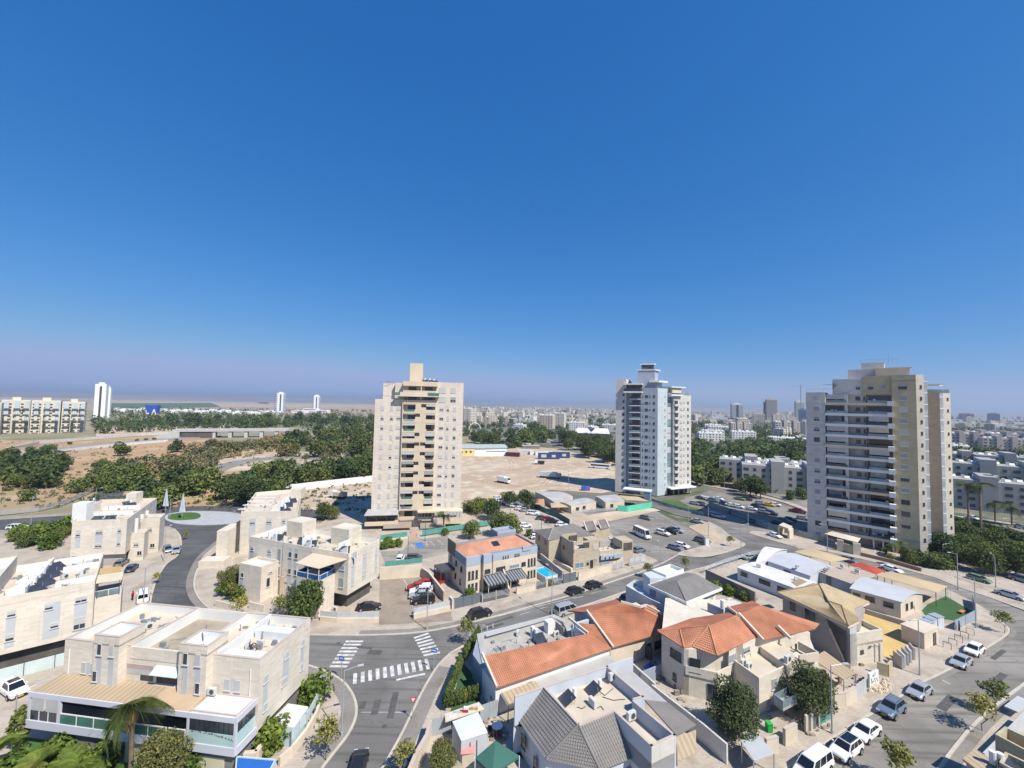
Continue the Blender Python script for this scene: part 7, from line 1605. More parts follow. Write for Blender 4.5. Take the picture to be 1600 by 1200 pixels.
run('low_wall', 'long concrete base wall of the glass barrier before the right tower', 'wall', cw(0,(1107,790),(1150,805),(1200,826),(1250,838),(1305,852)), .6, CONC, .3)
run('road_barrier', 'glass and concrete barrier along the road past the green strip', 'fence', cw(0,(1018,784),(1060,797),(1100,806)), 1.1, GLASSB, .05, .3, .1, GALV, 3.0)
sheet('lawn_strip', cw(0,(1037,781),(1099,797),(1095,802),(1030,788)), LAWN, .03)
gw = WT('entrance_gate', 'cream square entrance arch at the car park exit beside the right tower', 'gateway', G(1223,840)); P = cw(0,(1217,836),(1232,842),(1238,838),(1224,832)); 
for i in (0,1): gw.add('pillar', MB().bar((P[i][0],P[i][1],1.3),(P[3-i][0],P[3-i][1],1.3),.6,2.6), PLASTER)
gw.add('lintel', MB().prism([p[:2] for p in P], 2.6, 3.2), PLASTER)
for i, (a, b, h) in enumerate((((1308,860),(1318,862),3.2),((1333,866),(1345,868),3.2))): run('gate_pier', ['left cream pier of the right tower forecourt wall','right cream pier of the right tower forecourt wall'][i], 'pier', cw(0,a,b), h, PLASTER, .6)
run('forecourt_wall', 'cream forecourt wall between two piers before the right tower', 'wall', cw(0,(1318,862),(1333,866)), 2.4, STONE_Y, .3)
canopy('flat white entrance canopy on the forecourt of the right tower', [p[:2] for p in cw(3.0,(1288,836),(1340,850),(1345,843),(1300,832))], 3.4, PLASTER, name='entrance_canopy')
run('garden_wall', 'brown planter wall along the steps of the right tower', 'wall', cw(0,(1345,868),(1395,880),(1440,893)), .9, mat('brown stone planter', (.30,.20,.14), .9), .6)
# green fences and bank in front of the beige tower
run('green_fence', 'green glass fence left of the entrance path of the beige tower', 'fence', cw(0,k1(275,215),k1(610,165)), 1.5, GREENP, .05, .4, .08, GALV, 2.4)
run('green_fence', 'long green glass fence right of the entrance path of the beige tower', 'fence', cw(0,k1(795,150),k1(1130,95),k1(1450,45),(765,822)), 1.5, GREENP, .05, .4, .08, GALV, 2.4)
run('low_wall', 'cream base wall under the green fences before the beige tower', 'wall', cw(0,k1(275,218),k1(612,168)), .5, PW, .25)
sheet('entrance_path', cw(.02,k1(650,60),k1(720,60),k1(740,190),k1(640,200)), mat('pink entrance paving', (.44,.28,.22), .9), .02)
sheet('parking_surface', cw(.03,k1(275,330),k1(560,320),k1(640,200),k1(1120,130),k1(1120,350),k1(850,420),k1(330,480)), mat('old parking asphalt', (.24,.22,.19), .95, .12, .25, 8, .1, kind='asphalt'), .015)
sheet('forecourt', cw(.03,k1(265,690),k1(790,650),k1(1070,970),k1(1060,990),k1(690,1050),k1(680,1180),k1(1150,1080),k1(1180,1200),k1(260,1250),k1(260,1100)), mat('brown brick forecourt', (.33,.27,.21), .95, .1, .3, 5, .1, kind='paver'), .012)
bs = MB(); q = cw(0,k1(700,235),k1(790,215),k1(830,275),k1(750,300)); bs.poly([(p[0],p[1],.03) for p in q]); bs.obj('disabled_bay_marking', mat('blue bay paint', (.07,.17,.42), .8, .1), kind='structure')
ln = MB()
for a, b in ((k1(650,230),k1(700,300)),(k1(890,200),k1(960,270)),(k1(990,190),k1(1060,250)),(k1(840,215),k1(870,270)),(k1(560,680),k1(625,770))):
    A, B = G(*a), G(*b); s = (B-A).normalized(); s = Vector((-s.y,s.x,0))*.07; ln.poly([(v.x,v.y,.035) for v in (A-s,B-s,B+s,A+s)])
ln.obj('road_marking', PAINTW, kind='structure')
sheet('sandy_bank', cw(0,m8(560,400),m8(1020,320),m8(1600,270),m8(1700,300),m8(1050,440),m8(820,500)), DIRT, .015)
sheet('sandy_verge', cw(0,(1076,824),(1098,816),(1128,838),(1125,850),(1108,846),(1100,838)), DIRT, .016)
sheet('dry_verge', cw(0,(1140,915),(1185,935),(1176,948),(1120,925)), SCRUB, .02)
wt = run('white_barrier_wall', 'long white wall between the bushes and the dirt yard left of the beige tower', 'wall', cw(-.2,(436,770),(500,762),(585,752)), 3.0, WHITE, .3, -.2)
# ================================================================= VEHICLES
def heading(a, b): p, q = G(*a), G(*b); return math.atan2(q[1]-p[1], q[0]-p[0])
SE = R(28.5)   # direction of the right hand street
def put(kind, paint, pxy, ang, label, group=None, z=-.1, dark=False, simple=False, hz=.7):
    p = G(pxy[0], pxy[1], hz); return car(kind, paint, p[0], p[1], ang, label, group, z, dark, simple)
RS = 'cars parked along the right hand street'
put('van','white',(1271,1190),SE+PI,'white van nearest the camera at the bottom of the parked row',RS,hz=1.0)
put('suv','white',(1322,1167),SE+PI,'white crossover with a dark glass roof, next to the white van',RS,dark=True)
put('sedan','white',(1353,1139),SE+PI,'white sedan between the dark roofed crossover and the grey suv',RS)
put('suv','blue grey',(1393,1104),SE+PI,'blue grey suv casting a shadow on the kerb in the parked row',RS)
put('sedan','silver',(1437,1076),SE+PI,'silver sedan at the foot of the tall lamp post',RS)
put('sedan','silver',(1502,1031),SE+PI,'silver sedan parked behind the white hatchback near the bicycle rails',RS)
put('hatch','white',(1522,1013),SE+PI,'white hatchback last in the row before the street corner',RS)
hB = heading((760,966),(900,927))
put('suv','black',(750,957),hB,'black suv driving along the main street in front of the slate grey gate')
put('hatch','black',(899,921),hB,'black hatchback parked by the pool, left one of two',None)
put('hatch','black',(928,912),hB,'black hatchback parked by the pool, right one of two',None)
put('van','silver',(886,952),hB,'silver van half hidden behind the dusty flat roof')
put('suv','dark grey',(984,934),hB,'dark suv in the shadow beside the white house')
put('sedan','silver',(1171,869),heading((1120,879),(1170,871)),'silver sedan on the street by the white barrel roofed cabin')
put('hatch','blue grey',(999,858),heading((1000,862),(1016,858)),'blue grey hatchback beside the sand coloured house')
put('hatch','black',(560,1193),heading((610,1060),(600,1120))+PI,'black car driving into the side road at the bottom edge')
a = heading((100,1095),(25,1060))
put('pickup','white',(20,1074),heading((0,1062),(40,1092)),'white suv with roof bars at the far left bottom, beside the large duplex',dark=True)
put('suv','white',(27,823),heading((0,824),(60,822)),'white suv on the road at the left edge'); put('sedan','silver',(276,858),heading((281,850),(272,872)),'silver sedan parked at the bend below the roundabout'); 
put('hatch','dark blue',(206,886),heading((196,896),(214,878)),'dark blue car in the drive behind the white awning'); put('hatch','grey',(190,878),heading((180,886),(200,872)),'grey car almost hidden behind the awning of the left house')
put('van','white',(224,929),heading((223,945),(226,915)),'white van parked on the left side of the curving street',hz=.9)
put('sedan','black',(577,946),R(12),'black sedan behind the curved cream wall by the blue-railed duplex')
put('hatch','blue grey',(262,857),heading((281,850),(272,872))+.2,'grey car squeezed in front of the silver sedan at the bend')
for i, (x, y, k, c, l) in enumerate(((800,722,'hatch','red','bright red hatchback at the far end of the six car row'),(725,762,'hatch','red','dark red hatchback second in the row beside the tan wall'),(810,775,'hatch','white','white hatchback third in the row beside the tan wall'),(780,815,'suv','white','white suv fourth in the row beside the tan wall'),(775,860,'sedan','silver','silver sedan fifth in the row beside the tan wall'),(815,925,'suv','black','black suv nearest end of the row beside the tan wall'))):
    put(k, c, k1(x,y+8), R(190), l, 'cars in the forecourt row', z=.01)
put('hatch','white',k1(525,415),R(92),'white hatchback behind the green wall-top fence','cars in the small tower lot',z=.02); put('hatch','dark grey',k1(705,402),R(5),'dark car behind the green wall-top fence','cars in the small tower lot',z=.02)
# big car park
c3 = lambda x, y: (800+x/4, 560+y/4)
BG = 'cars in the big car park'; al = heading((1000,838),(1060,858))
put('minibus','white',c3(812,1088),heading((990,826),(1016,838)),'white minibus with dark windows in the big car park',BG,hz=1.2)
for (x, y, k, c, l) in ((942,1088,'suv','white','white suv next to the minibus'),(985,1074,'pickup','black','black pickup beside the white suv in the big car park'),(1028,1070,'suv','silver','silver suv behind the black pickup'),(1190,1134,'suv','grey','grey suv by the white service post in the big car park'),(1062,1166,'hatch','white','white hatchback at the near kerb of the big car park'),(1022,1178,'hatch','blue grey','blue grey hatchback nearest the street in the big car park'),(835,992,'hatch','grey','grey hatchback at the sandy bank end of the car park'),(1158,1012,'sedan','silver','silver sedan on the road strip by the lamp mast')):
    put(k, c, c3(x,y), heading((1010,838),(1040,846)) , l, BG)
c4 = lambda x, y: (720+x/5, 740+y/5)
row = [(318,212,'white'),(352,222,'white'),(392,240,'silver'),(430,252,'white'),(468,272,'white'),(508,284,'silver'),(566,308,'white'),(635,345,'dark grey'),(683,352,'red'),(716,370,'black'),(792,398,'white')]
for i, (x, y, c) in enumerate(row): put('hatch' if i % 3 else 'suv', c, c4(x,y), heading(c4(510,285),c4(590,290)), f'{c} car, {ORD[i]} from the far end of the row along the dark green fence', 'row of cars along the dark green fence', z=.02)
for i, (x, y, c) in enumerate(((505,402,'white'),(442,430,'white'),(596,490,'white'),(585,468,'silver'),(250,205,'yellow'),(290,190,'white'))): put('hatch', c, c4(x,y), heading(c4(505,400),c4(560,398)), f'{c} car, {ORD[i]} of the loose cars behind the orange roofed house', z=.02)
# tower car park
c8_ = lambda x, y: (1020+x/5.714, 740+y/5.714)
TP = [(430,212,'dark grey'),(462,216,'white'),(492,222,'white'),(540,236,'blue grey'),(585,220,'white'),(375,260,'silver'),(440,270,'grey'),(640,262,'dark blue'),(700,276,'white'),(766,290,'white'),(775,218,'green'),(843,222,'dark grey'),(885,310,'white'),(928,292,'black'),(960,258,'silver'),(990,340,'silver'),(985,308,'dark grey'),(1035,272,'yellow'),(1095,272,'white'),(1275,328,'maroon'),(1310,332,'maroon'),(730,342,'blue grey'),(545,360,'silver'),(590,376,'silver'),(1000,438,'grey'),(1230,405,'black'),(1340,392,'silver'),(1120,432,'dark grey'),(900,420,'dark grey'),(1060,350,'dark grey'),(1180,420,'blue grey')]
for i, (x, y, c) in enumerate(sorted(TP)): put(['hatch','sedan','suv'][i%3], c, c8_(x,y), heading((1180,790),(1210,795)), f'{c} car in the tower car park, one of many between the two right towers', 'cars between the two right towers', z=-.1)
put('sedan','white',c8_(1088,545),heading((1200,832),(1230,842)),'white car leaving through the cream entrance arch')
# street in front of tower 3 and avenue on the right
for x, y, k, c, l in ((1326,873,'sedan','blue grey','blue grey car parked between the sand canopy and the right tower'),(1393,888,'sedan','white','white car parked behind the red canopy'),(1579,928,'sedan','silver','silver sedan in the tree shade at the right edge'),(1600,905,'suv','blue grey','blue grey suv half cut by the right edge'),(1530,903,'hatch','green','dark green car under the pergola behind the stone wall'),(1596,890,'suv','dark grey','dark suv under the trees at the right edge')): put(k, c, (x,y), heading((1400,887),(1500,918)), l)
for x, y, c, l in ((1520,808,'white','white car on the avenue left of the two tall palms'),(1597,822,'silver','silver car on the avenue at the right edge'),(1225,757,'white','white car beside the big round bush'),(1210,760,'white','white car behind the hedge by the round bush')): put('sedan', c, (x,y), heading((1500,800),(1600,825)), l)
# lorries and buses on the dirt lot
def lorry(px_, ang, L, body, cab, label, name='box_lorry', cat='lorry', h=3.4):
    p = G(*px_, 1.2); t = thing(name, label, cat, (p[0],p[1],-.15), ang)
    MB().box(-L/2,L/2-2.4,-1.25,1.25,1.0,h).obj('cargo_box', body, t); c = MB(); c.add([(L/2-2.2,-1.2,.7),(L/2,-1.2,.7),(L/2,-1.2,1.9),(L/2-.4,-1.2,3.0),(L/2-2.2,-1.2,3.0),(L/2-2.2,1.2,.7),(L/2,1.2,.7),(L/2,1.2,1.9),(L/2-.4,1.2,3.0),(L/2-2.2,1.2,3.0)],[(0,1,2,3,4),(9,8,7,6,5),(1,6,7,2),(2,7,8,3),(3,8,9,4),(4,9,5,0),(0,5,6,1)]).obj('cab', cab, t)
    MB().add([(L/2+.02,-1.1,1.95),(L/2+.02,1.1,1.95),(L/2-.36,1.1,2.9),(L/2-.36,-1.1,2.9)],[(0,1,2,3)]).obj('windscreen', CARGLASS, t); MB().box(-L/2,L/2-.2,-1.0,1.0,.55,1.0).obj('chassis', TRIM, t)
    for x in (-L/2+1.2,-L/2+2.4,L/2-1.2):
        for s in (-1,1): MB().tube((x,s*.95,.5),(x,s*1.25,.5),.5,.5,12).obj('wheel', TYRE, t)
    return t
def bus(px_, ang, m, label, L=11):
    p = G(*px_, 1.4); t = thing('bus', label, 'bus', (p[0],p[1],-.15), ang); MB().box(-L/2,L/2,-1.25,1.25,.4,3.1).obj('body', m, t); MB().box(-L/2+.3,L/2-.8,-1.27,1.27,1.6,2.6).box(L/2,L/2+.02,-1.1,1.1,1.3,2.7).obj('window', CARGLASS, t)
    for x in (-L/2+2,L/2-2.2):
        for s in (-1,1): MB().tube((x,s*1.0,.5),(x,s*1.28,.5),.5,.5,12).obj('wheel', TYRE, t)
w4 = lambda x, y: (720+x/6.4, 630+y/6.4)
lorry(w4(897,725), R(-20), 12, mat('grey white lorry box', (.55,.56,.58), .6), PAINT['blue grey'], 'long grey box lorry at the shaded edge of the dirt lot')
lorry(w4(428,772), R(-35), 7, PAINT['white'], PAINT['white'], 'small white lorry at the near left of the dirt lot')
lorry(w4(785,590), R(180), 7, PAINT['black'], PAINT['white'], 'lorry with a white cab and black bed in the middle of the dirt lot', h=2.2)
for i, (x, y) in enumerate(((880,535),(985,525))):
    p = G(*w4(x,y),1.5); t = thing('shipping_container', ['left dark blue container on the far side of the dirt lot','right dark blue container on the far side of the dirt lot'][i], 'container', (p[0],p[1],-.15), R(5)); MB().box(-8,8,-1.3,1.3,.2,4.4).obj('body', mat('dark blue container', (.03,.06,.16), .6), t); MB().box(-6,-2,-1.34,-1.3,1.2,3.4).box(2,5,-1.34,-1.3,1.4,3.2).obj('white_emblem', PANELG, t)
bus(w4(520,512), R(-15), PAINT['maroon'], 'dark red bus parked behind the dirt lot'); bus(w4(1400,628), R(-25), PAINT['white'], 'white coach under the avenue trees near the white tower', 13); bus(w4(955,395), R(-35), PAINT['silver'], 'silver bus on the avenue at the far end of the trees', 12)
lorry((528,773), R(160), 7.5, BEIGE, PAINT['white'], 'beige tipper lorry on the dirt yard left of the pinkish tower', 'tipper_lorry', h=2.6)
for i, (x, y, w_, m) in enumerate(((640,492,12,PANELG),(745,500,9,WHITE),(830,505,14,WHITE),(700,440,16,DCONC),(650,420,10,CONC))):
    p = G(*w4(x,y),1); t = thing('site_container', ['grey','first white','long white','dark debris filled','grey'][i]+' site cabin behind the dirt lot, '+ORD[i]+' from the containers', 'site cabin', (p[0],p[1],-.15), R(4)); MB().box(-w_/2,w_/2,-2,2,0,2.8).obj('body', m, t); MB().box(-w_/2-.1,w_/2+.1,-2.1,2.1,2.8,3.0).obj('roof', ROOFW, t)
for i, x in enumerate((912,918)): 
    p = G(x,763,.8); MB().box(p[0]-1,p[0]+1,p[1]-1,p[1]+1,0,1.7).obj('skip', [BLUE,mat('violet skip', (.18,.10,.40), .6)][i], label=['blue rubbish skip at the lot entrance','violet rubbish skip beside the blue one'][i], cat='skip')
# ================================================================= LAMPS, SIGNS, POSTS
for a in (((534,1150),7.6,R(20),'tall street lamp with an arm over the zebra crossing mouth'),((667,984),6.6,R(90),'street lamp by the pale fence before the car row'),((1437,1055),8.2,R(200),'street lamp beside the cream service kiosk'),((1300,1146),8.2,R(0),'street lamp in front of the round olive tree'),((1525,981),9,R(160),'slanting street lamp at the right hand street corner'),
          ((862,960),8.5,R(120),'street lamp behind the dusty flat roof'),((224,945),7,R(10),'street lamp beside the white van in the curve'),((256,878),8,R(100),'street lamp on the curving street near the awning house'),((1032,905),8,R(90),'street lamp at the mouth of the big car park'),((1016,862),9,R(0),'tall lamp mast in the big car park'),((20,1170),6.0,R(60),'short lamp in front of the white pickup at the lower left'),
          ((1076,822),9,R(90),'lamp mast on the sandy verge of the big car park'),((1107,838),9,R(90),'lamp mast near the service post of the car park'),((1169,831),9,R(180),'lamp mast beside the road past the tower car park'),((1158,866),8,R(0),'lamp mast at the junction kerb'),((1293,862),7.5,R(180),'lamp mast before the forecourt of the right tower'),((1497,921),8,R(180),'lamp mast on the pavement right of the right tower'),((1556,918),7,R(60),'lamp mast in the shaded lane at the right edge'),
          ((1474,880),5,R(0),'short double lamp among the shrubs of the right tower'),((1568,845),7,R(0),'lamp mast on the avenue right of the palms'),((888,766),8,R(180),'lamp mast at the road by the dirt lot'),((812,775),8,R(180),'lamp mast by the road left of the cabins'),((1132,767),8,R(0),'lamp mast by the sandy island right of the white tower'),((1100,765),8,R(0),'lamp mast beside the tower car park entrance'),((637,875),6,R(90),'green lamp post in the small tower lot'),((664,845),6,R(90),'green lamp post at the entrance path of the pinkish tower'),
          ((797,806),7,R(0),'green lamp post among the garden trees'),((824,795),6,R(0),'green lamp post by the row of parked cars'),((846,832),6,R(0),'green lamp post near the loose cars'),((48,822),9,R(0),'thin lamp mast on the left road'),((148,800),8,R(0),'thin lamp mast near the left junction'),((265,808),6,R(0),'thin lamp mast on the roundabout lawn')):
    lamp(a[0][0], a[0][1], a[1], a[2], a[3], mt=mat('dark green pole', (.05,.16,.13), .5) if 'green' in a[3] else None)
SB = mat('blue sign face', (.02,.13,.50), .4); SR = mat('red sign rim', (.55,.03,.02), .4)
for b, l in ((g6(443,735),'blue street sign on a pole at the left zebra crossing'),(g6(925,690),'blue street sign on a pole at the right zebra crossing')):
    p = G(*b); t = thing('street_sign', l, 'sign', p, R(-18)); MB().tube((0,0,0),(0,0,3.1),.045).obj('pole', GALV, t); MB().box(-.45,.45,-.05,-.02,2.6,3.15).obj('sign_face', SB, t); MB().box(-.3,.3,-.06,-.05,2.78,2.98).obj('white_symbol', WHITE, t)
p = G(*g6(815,945)); t = thing('yield_sign', 'red rimmed triangular give way sign near the stop line', 'sign', p, R(190)); MB().tube((0,0,0),(0,0,2.5),.04).obj('pole', GALV, t)
tri = lambda r, y: [(r*math.cos(R(a)), y, 2.45+r*math.sin(R(a))) for a in (30,150,270)]
MB().add(tri(.5,.05)+tri(.5,.08), [(0,1,2),(5,4,3),(0,3,4,1),(1,4,5,2),(2,5,3,0)]).obj('sign_face', SR, t); MB().add(tri(.3,.045), [(0,1,2)]).obj('white_centre', WHITE, t); MB().add(tri(.3,.085), [(2,1,0)]).obj('white_centre', WHITE, t)
# symbols painted round the blue disabled bay, tower gable mark: none readable
# flagpoles with long pale flags by the roundabout
for i, (bx_, by_, ty) in enumerate(((258,802,776),(284,811,780))):
    p = G(bx_,by_); t = thing('flag_sculpture', ['left pale blue sail shaped banner by the roundabout lawn','right pale blue sail shaped banner by the roundabout lawn'][i], 'banner', p); MB().tube((0,0,0),(0,0,7.8),.09,.05).obj('pole', GALV, t)
    MB().add([(-1.0,0,2.4),(1.0,0,2.4),(.1,0,8.2),(-.1,0,8.2),(-1.0,.1,2.4),(1.0,.1,2.4),(.1,.1,8.2),(-.1,.1,8.2)],[(0,1,2,3),(7,6,5,4),(0,4,5,1),(1,5,6,2),(3,7,4,0)]).obj('sail', mat('pale blue white sail', (.60,.66,.74), .7), t)
# white bollards, bicycle rails, service post, person
for i in range(5):
    p = G(1480+9*i, 1013-5.5*i); t = thing('bicycle_rail', ORD[i]+' dark hoop rail from the left on the pavement by the silver sedan', 'bicycle rail', p, SE+PI/2); MB().bar((-.5,0,0),(-.5,0,1.0),.06).bar((.5,0,0),(.5,0,1.0),.06).bar((-.5,0,1.0),(.5,0,1.0),.06).obj('hoop', DGREY, t)
p = G(1104,852); t = thing('service_post', 'white rectangular service post in the big car park', 'post', p); MB().box(-.5,.5,-.5,.5,0,2.2).obj('body', WHITE, t); MB().box(-.55,.55,-.55,.55,2.2,2.3).obj('cap', CONC, t)
for i in range(6):
    p = G(725+9*i, 999-3.5*i, 0); t = thing('kerb_bollard', ORD[i]+' small bollard from the left along the pavement of the dusty flat roof', 'bollard', p); MB().tube((0,0,0),(0,0,.75),.07).obj('body', WHITE, t)
def person(px_, ang, shirt, trousers, label, z=0):
    p = G(*px_, z); me = bpy.data.meshes.new('person'); V = [(0,0,.95),(0,0,1.2),(0,0,1.42),(0,0,1.55),(0,.01,1.68),(.18,0,1.4),(.25,.02,1.12),(.27,.12,.9),(-.18,0,1.4),(-.25,-.02,1.12),(-.26,.05,.88),(.1,0,.9),(.11,.1,.5),(.11,.02,.06),(.11,.16,.03),(-.1,0,.9),(-.11,-.08,.5),(-.11,-.2,.08),(-.11,-.08,.03)]
    E = [(0,1),(1,2),(2,3),(3,4),(2,5),(5,6),(6,7),(2,8),(8,9),(9,10),(0,11),(11,12),(12,13),(13,14),(0,15),(15,16),(16,17),(17,18)]
    r = [.15,.14,.15,.065,.11,.07,.05,.04,.07,.05,.04,.11,.07,.05,.045,.11,.07,.05,.045]
    me.from_pydata(V, E, []); o = bpy.data.objects.new('person', me); COL.objects.link(o); o.location = p; o.rotation_euler = (0,0,ang); props(o, label, 'person')
    o.modifiers.new('skin', 'SKIN'); sv = me.skin_vertices[0].data
    for i, q in enumerate(r): sv[i].radius = (q, q*.8)
    sv[0].use_root = True; o.modifiers.new('sub', 'SUBSURF').levels = 2; o.modifiers['sub'].render_levels = 2; me.materials.append(shirt)
    tr = MB().tube((-.1,0,.95),(-.11,-.09,.5),.125,.09,10).tube((-.11,-.09,.5),(-.11,-.19,.12),.09,.07,10).tube((.1,0,.95),(.11,.1,.5),.125,.09,10).tube((.11,.1,.5),(.11,.03,.12),.09,.07,10).obj('trousers', trousers, o); MB().tube((0,-.02,1.62),(0,-.02,1.82),.115,.09,10).obj('hair', TRIM, o)
    MB().tube((0,.07,1.6),(0,.08,1.76),.09,.08,10).obj('face', mat('skin', (.45,.28,.2), .6), o); return o
person((207,938), R(80), PAINT['red'], TRIM, 'person in a red top walking on the pavement left of the white van')
person((1499,986), R(200), DGREY, TRIM, 'person in dark clothes standing on the pavement near the play yard fence')
# ================================================================= VEGETATION
def T(key, px_, s=1.0, label='tree', cat='tree', group=None, name='tree', sz=None, z=0):
    p = G(*px_); return tree(key, p[0], p[1], s, name, label, cat, group, z, sz)
for (x, y, s, k, l) in ((1535,1142,1.15,'street0','young street tree with feathery crown at the right pavement, nearer of two'),(1557,1117,1.15,'street1','young street tree with feathery crown at the right pavement, farther of two'),(1405,1232,1.2,'street2','feathery young tree cut by the bottom edge in the right street'),(1569,989,1.0,'street0','young tree in its pit at the right hand street corner'),
                   (509,1188,1.15,'street1','young tree with a leaning crown on the pavement beside the lamp'),(729,1008,1.1,'street2','small bright tree on the kerb beside the dusty flat roof'),(376,968,1.05,'street0','young yellow green tree on the pavement inside the curve'),(345,918,.9,'street1','sparse young tree beside the curve of the street'),(361,940,.9,'street2','thin young tree between the curve and the round bush'),
                   (1070,893,.9,'street0','small tree on the pavement by the junction'),(1012,903,.9,'street1','small pale tree on the main street pavement'),(1141,854,.8,'street2','small young tree on the paved island'),(290,843,.6,'street1','tiny tree at the pavement above the silver sedan'),(244,912,.6,'street0','small tree beside the left street lamp'),(1392,883,.8,'street1','small tree beside the red canopy'),(1222,872,.7,'street0','small green tree by the stone forecourt wall'),(630,1212,.9,'street2','young tree cut by the bottom edge beside the side road'),(250,962,.6,'street1','small tree top behind the duplex roof')):
    T(k, (x,y), s, l, name='street_tree', group='young street trees')
T('big_mid0', (478,972), .78, 'bright bushy tree in front of the blue-railed duplex', sz=.95); TREES['_b'] = TREES['neargreen']
T('neargreen', (480,968), .85, 'large light green tree beside the balcony annexe', sz=.95)
T('street0', (437,968), 1.1, 'small yellow green tree left of the large light green tree')
T('nearround', (362,925), .72, 'round dark tree beside the stone annexe in the curve'); T('brightbush0', (352,930), 1.3, 'bright green shrub below the round dark tree', 'shrub', name='shrub'); T('brightbush1', (372,936), 1.2, 'green shrub at the annexe wall in the curve', 'shrub', name='shrub')
T('nearround', (1150,1158), .92, 'large round olive green tree hiding the corner of the red roofed house', sz=.96); T('nearround', (1268,1122), .9, 'big dark round tree behind the street lamp on the right street', sz=.9)
T('nearolive', (250,1235), .8, 'grey green olive tree at the bottom edge beside the palms'); T('brightbush0', (424,1170), 1.5, 'round green bush behind the cream garden wall', 'shrub', name='shrub')
T('brightbush1', (490,1100), 1.6, 'flowering green bush at the corner garden wall', 'shrub', name='shrub'); T('brightbush2', (482,1085), 1.1, 'small leafy bush behind the white garden wall', 'shrub', name='shrub')
T('nearolive', (690,1215), .55, 'yellow green bush below the long pale wall at the bottom', 'shrub', name='shrub'); T('cypress', (28,1172), 2.1, 'bright conical conifer left of the terrace', name='conifer', sz=1.7)
TREES['cypress'][1].materials[0] = LEAF['mid']
p = G(30,1172)
for i, (x, y) in enumerate([s0(640+(790-640)*t, 470+(60-470)*t) for t in [k/14 for k in range(15)]]): T('cypress', (x,y), 1.0, ORD[i]+' small cypress, counted from the shed, in the hedge row by the pavement', name='cypress', group='cypress hedge by the pavement', sz=.9)
for i, x in enumerate((700,745,790,835,880,930,975)): T('cypress', s0(x, 440-.28*(x-700)), .95, ORD[i]+' small cypress from the left in the short row behind the shed', name='cypress', group='short cypress row behind the shed', sz=.8)
for i, t_ in enumerate((0,.18,.36,.54,.72,.9)): T('cypress', (726+t_*24, 1036-t_*38), 1.0, ORD[i]+' dark cypress, counted from the near end, beside the dusty flat roof', name='cypress', group='dark cypresses beside the flat roof', sz=.95)
# palms lower left
q = G(203,1230); palm(q[0], q[1], 8.2, FROND_D, 'tall feathery palm rising in front of the covered terrace', 1.1, 34, lean=.4)
for i, (x, y, h, s, f) in enumerate(((25,1255,2.6,.95,FROND_L),(75,1262,3.0,1.0,FROND_L),(120,1250,3.2,1.0,FROND_B),(155,1262,2.4,.9,FROND_B),(215,1270,2.2,.9,FROND_L),(-20,1230,3.2,1.0,FROND_B),(50,1232,2.2,.8,FROND_B))):
    q = G(x,y); palm(q[0], q[1], h, f, ORD[i]+' low arching palm from the left along the bottom edge'.replace('from the left','of the cluster') , s, 22, 'low palms along the bottom edge')
for i, (x, y) in enumerate(((90,1185),(170,1190),(20,1215),(250,1225),(290,1215),(120,1215))): T('brightbush%d'%(i%3), (x,y), 1.2, 'green garden shrub under the covered terrace', 'shrub', 'shrubs under the covered terrace', 'shrub')
sheet('lawn', cw(.02,(30,1150),(130,1165),(330,1200),(330,1300),(-60,1300)), LAWN, .02)
# small palm and planting at the right tower; palms on the avenue
for x, y, h, s, l in ((1409,874,3.6,1.0,'feathery palm in front of the yellow stone base of the right tower'),(1384,866,1.5,.6,'small palm by the entrance pillars of the right tower')): q = G(x,y); palm(q[0],q[1],h,FROND_D,l,s,22)
for x, y, h, l in ((1514,826,15,'tall fan palm on the avenue, left of two'),(1533,828,15.5,'tall fan palm on the avenue, right of two'),(1555,815,7,'medium palm on the avenue right of the tall pair'),(1581,820,6.5,'medium palm near the right edge of the avenue'),(1149,745,10,'first slim palm in the park behind the tower car park'),(1162,738,9,'second slim palm in the park behind the tower car park'),(1173,736,9,'third slim palm in the park behind the tower car park'),(1208,755,6,'palm before the dark apartment block'),(693,830,5,'slim palm before the entrance of the pinkish tower')):
    q = G(x,y); palm(q[0],q[1],h,FROND_D,l,1.15 if h > 6 else .9,26,r=.3 if h > 10 else .22)
def scatter(poly, n, keys, smin, smax, label, group, seed, cat='tree', name='tree', mind=0.0):
    """trees standing in a surveyed patch"""
    g = random.Random(seed); xs = [p[0] for p in poly]; ys = [p[1] for p in poly]; out = []; tries = 0
    def inside(x, y):
        c = False; j = len(poly)-1
        for i in range(len(poly)):
            if (poly[i][1] > y) != (poly[j][1] > y) and x < (poly[j][0]-poly[i][0])*(y-poly[i][1])/(poly[j][1]-poly[i][1])+poly[i][0]: c = not c
            j = i
        return c
    while len(out) < n and tries < n*60:
        tries += 1; x, y = g.uniform(min(xs),max(xs)), g.uniform(min(ys),max(ys))
        if not inside(x, y): continue
        p = G(x, y)
        if mind and any((p-q).length < mind for q in out): continue
        out.append(p); t = tree(g.choice(keys), p[0], p[1], g.uniform(smin,smax), name, label, cat, group, -.2)
    return out
FD = ['far_dark0','far_dark1','far_dark2']; FM = ['far_mid0','far_mid1','far_mid2']; TM = ['tamarisk0','tamarisk1','tamarisk2']; GB = ['greybush0','greybush1','greybush2']; BU = ['bush0','bush1','bush2']
scatter([(0,765),(90,764),(88,738),(132,728),(130,715),(60,716),(0,722)], 22, FM+FD, 0.95, 1.35, 'dark green tree of the clump on the orange slope at the left', 'clump on the orange slope', 1, mind=4)
for x, y, s in ((20,748,.8),(25,762,.7)): T('big_mid1', (x,y), s, 'yellowish green tree at the edge of the left clump', group='yellowish trees left')
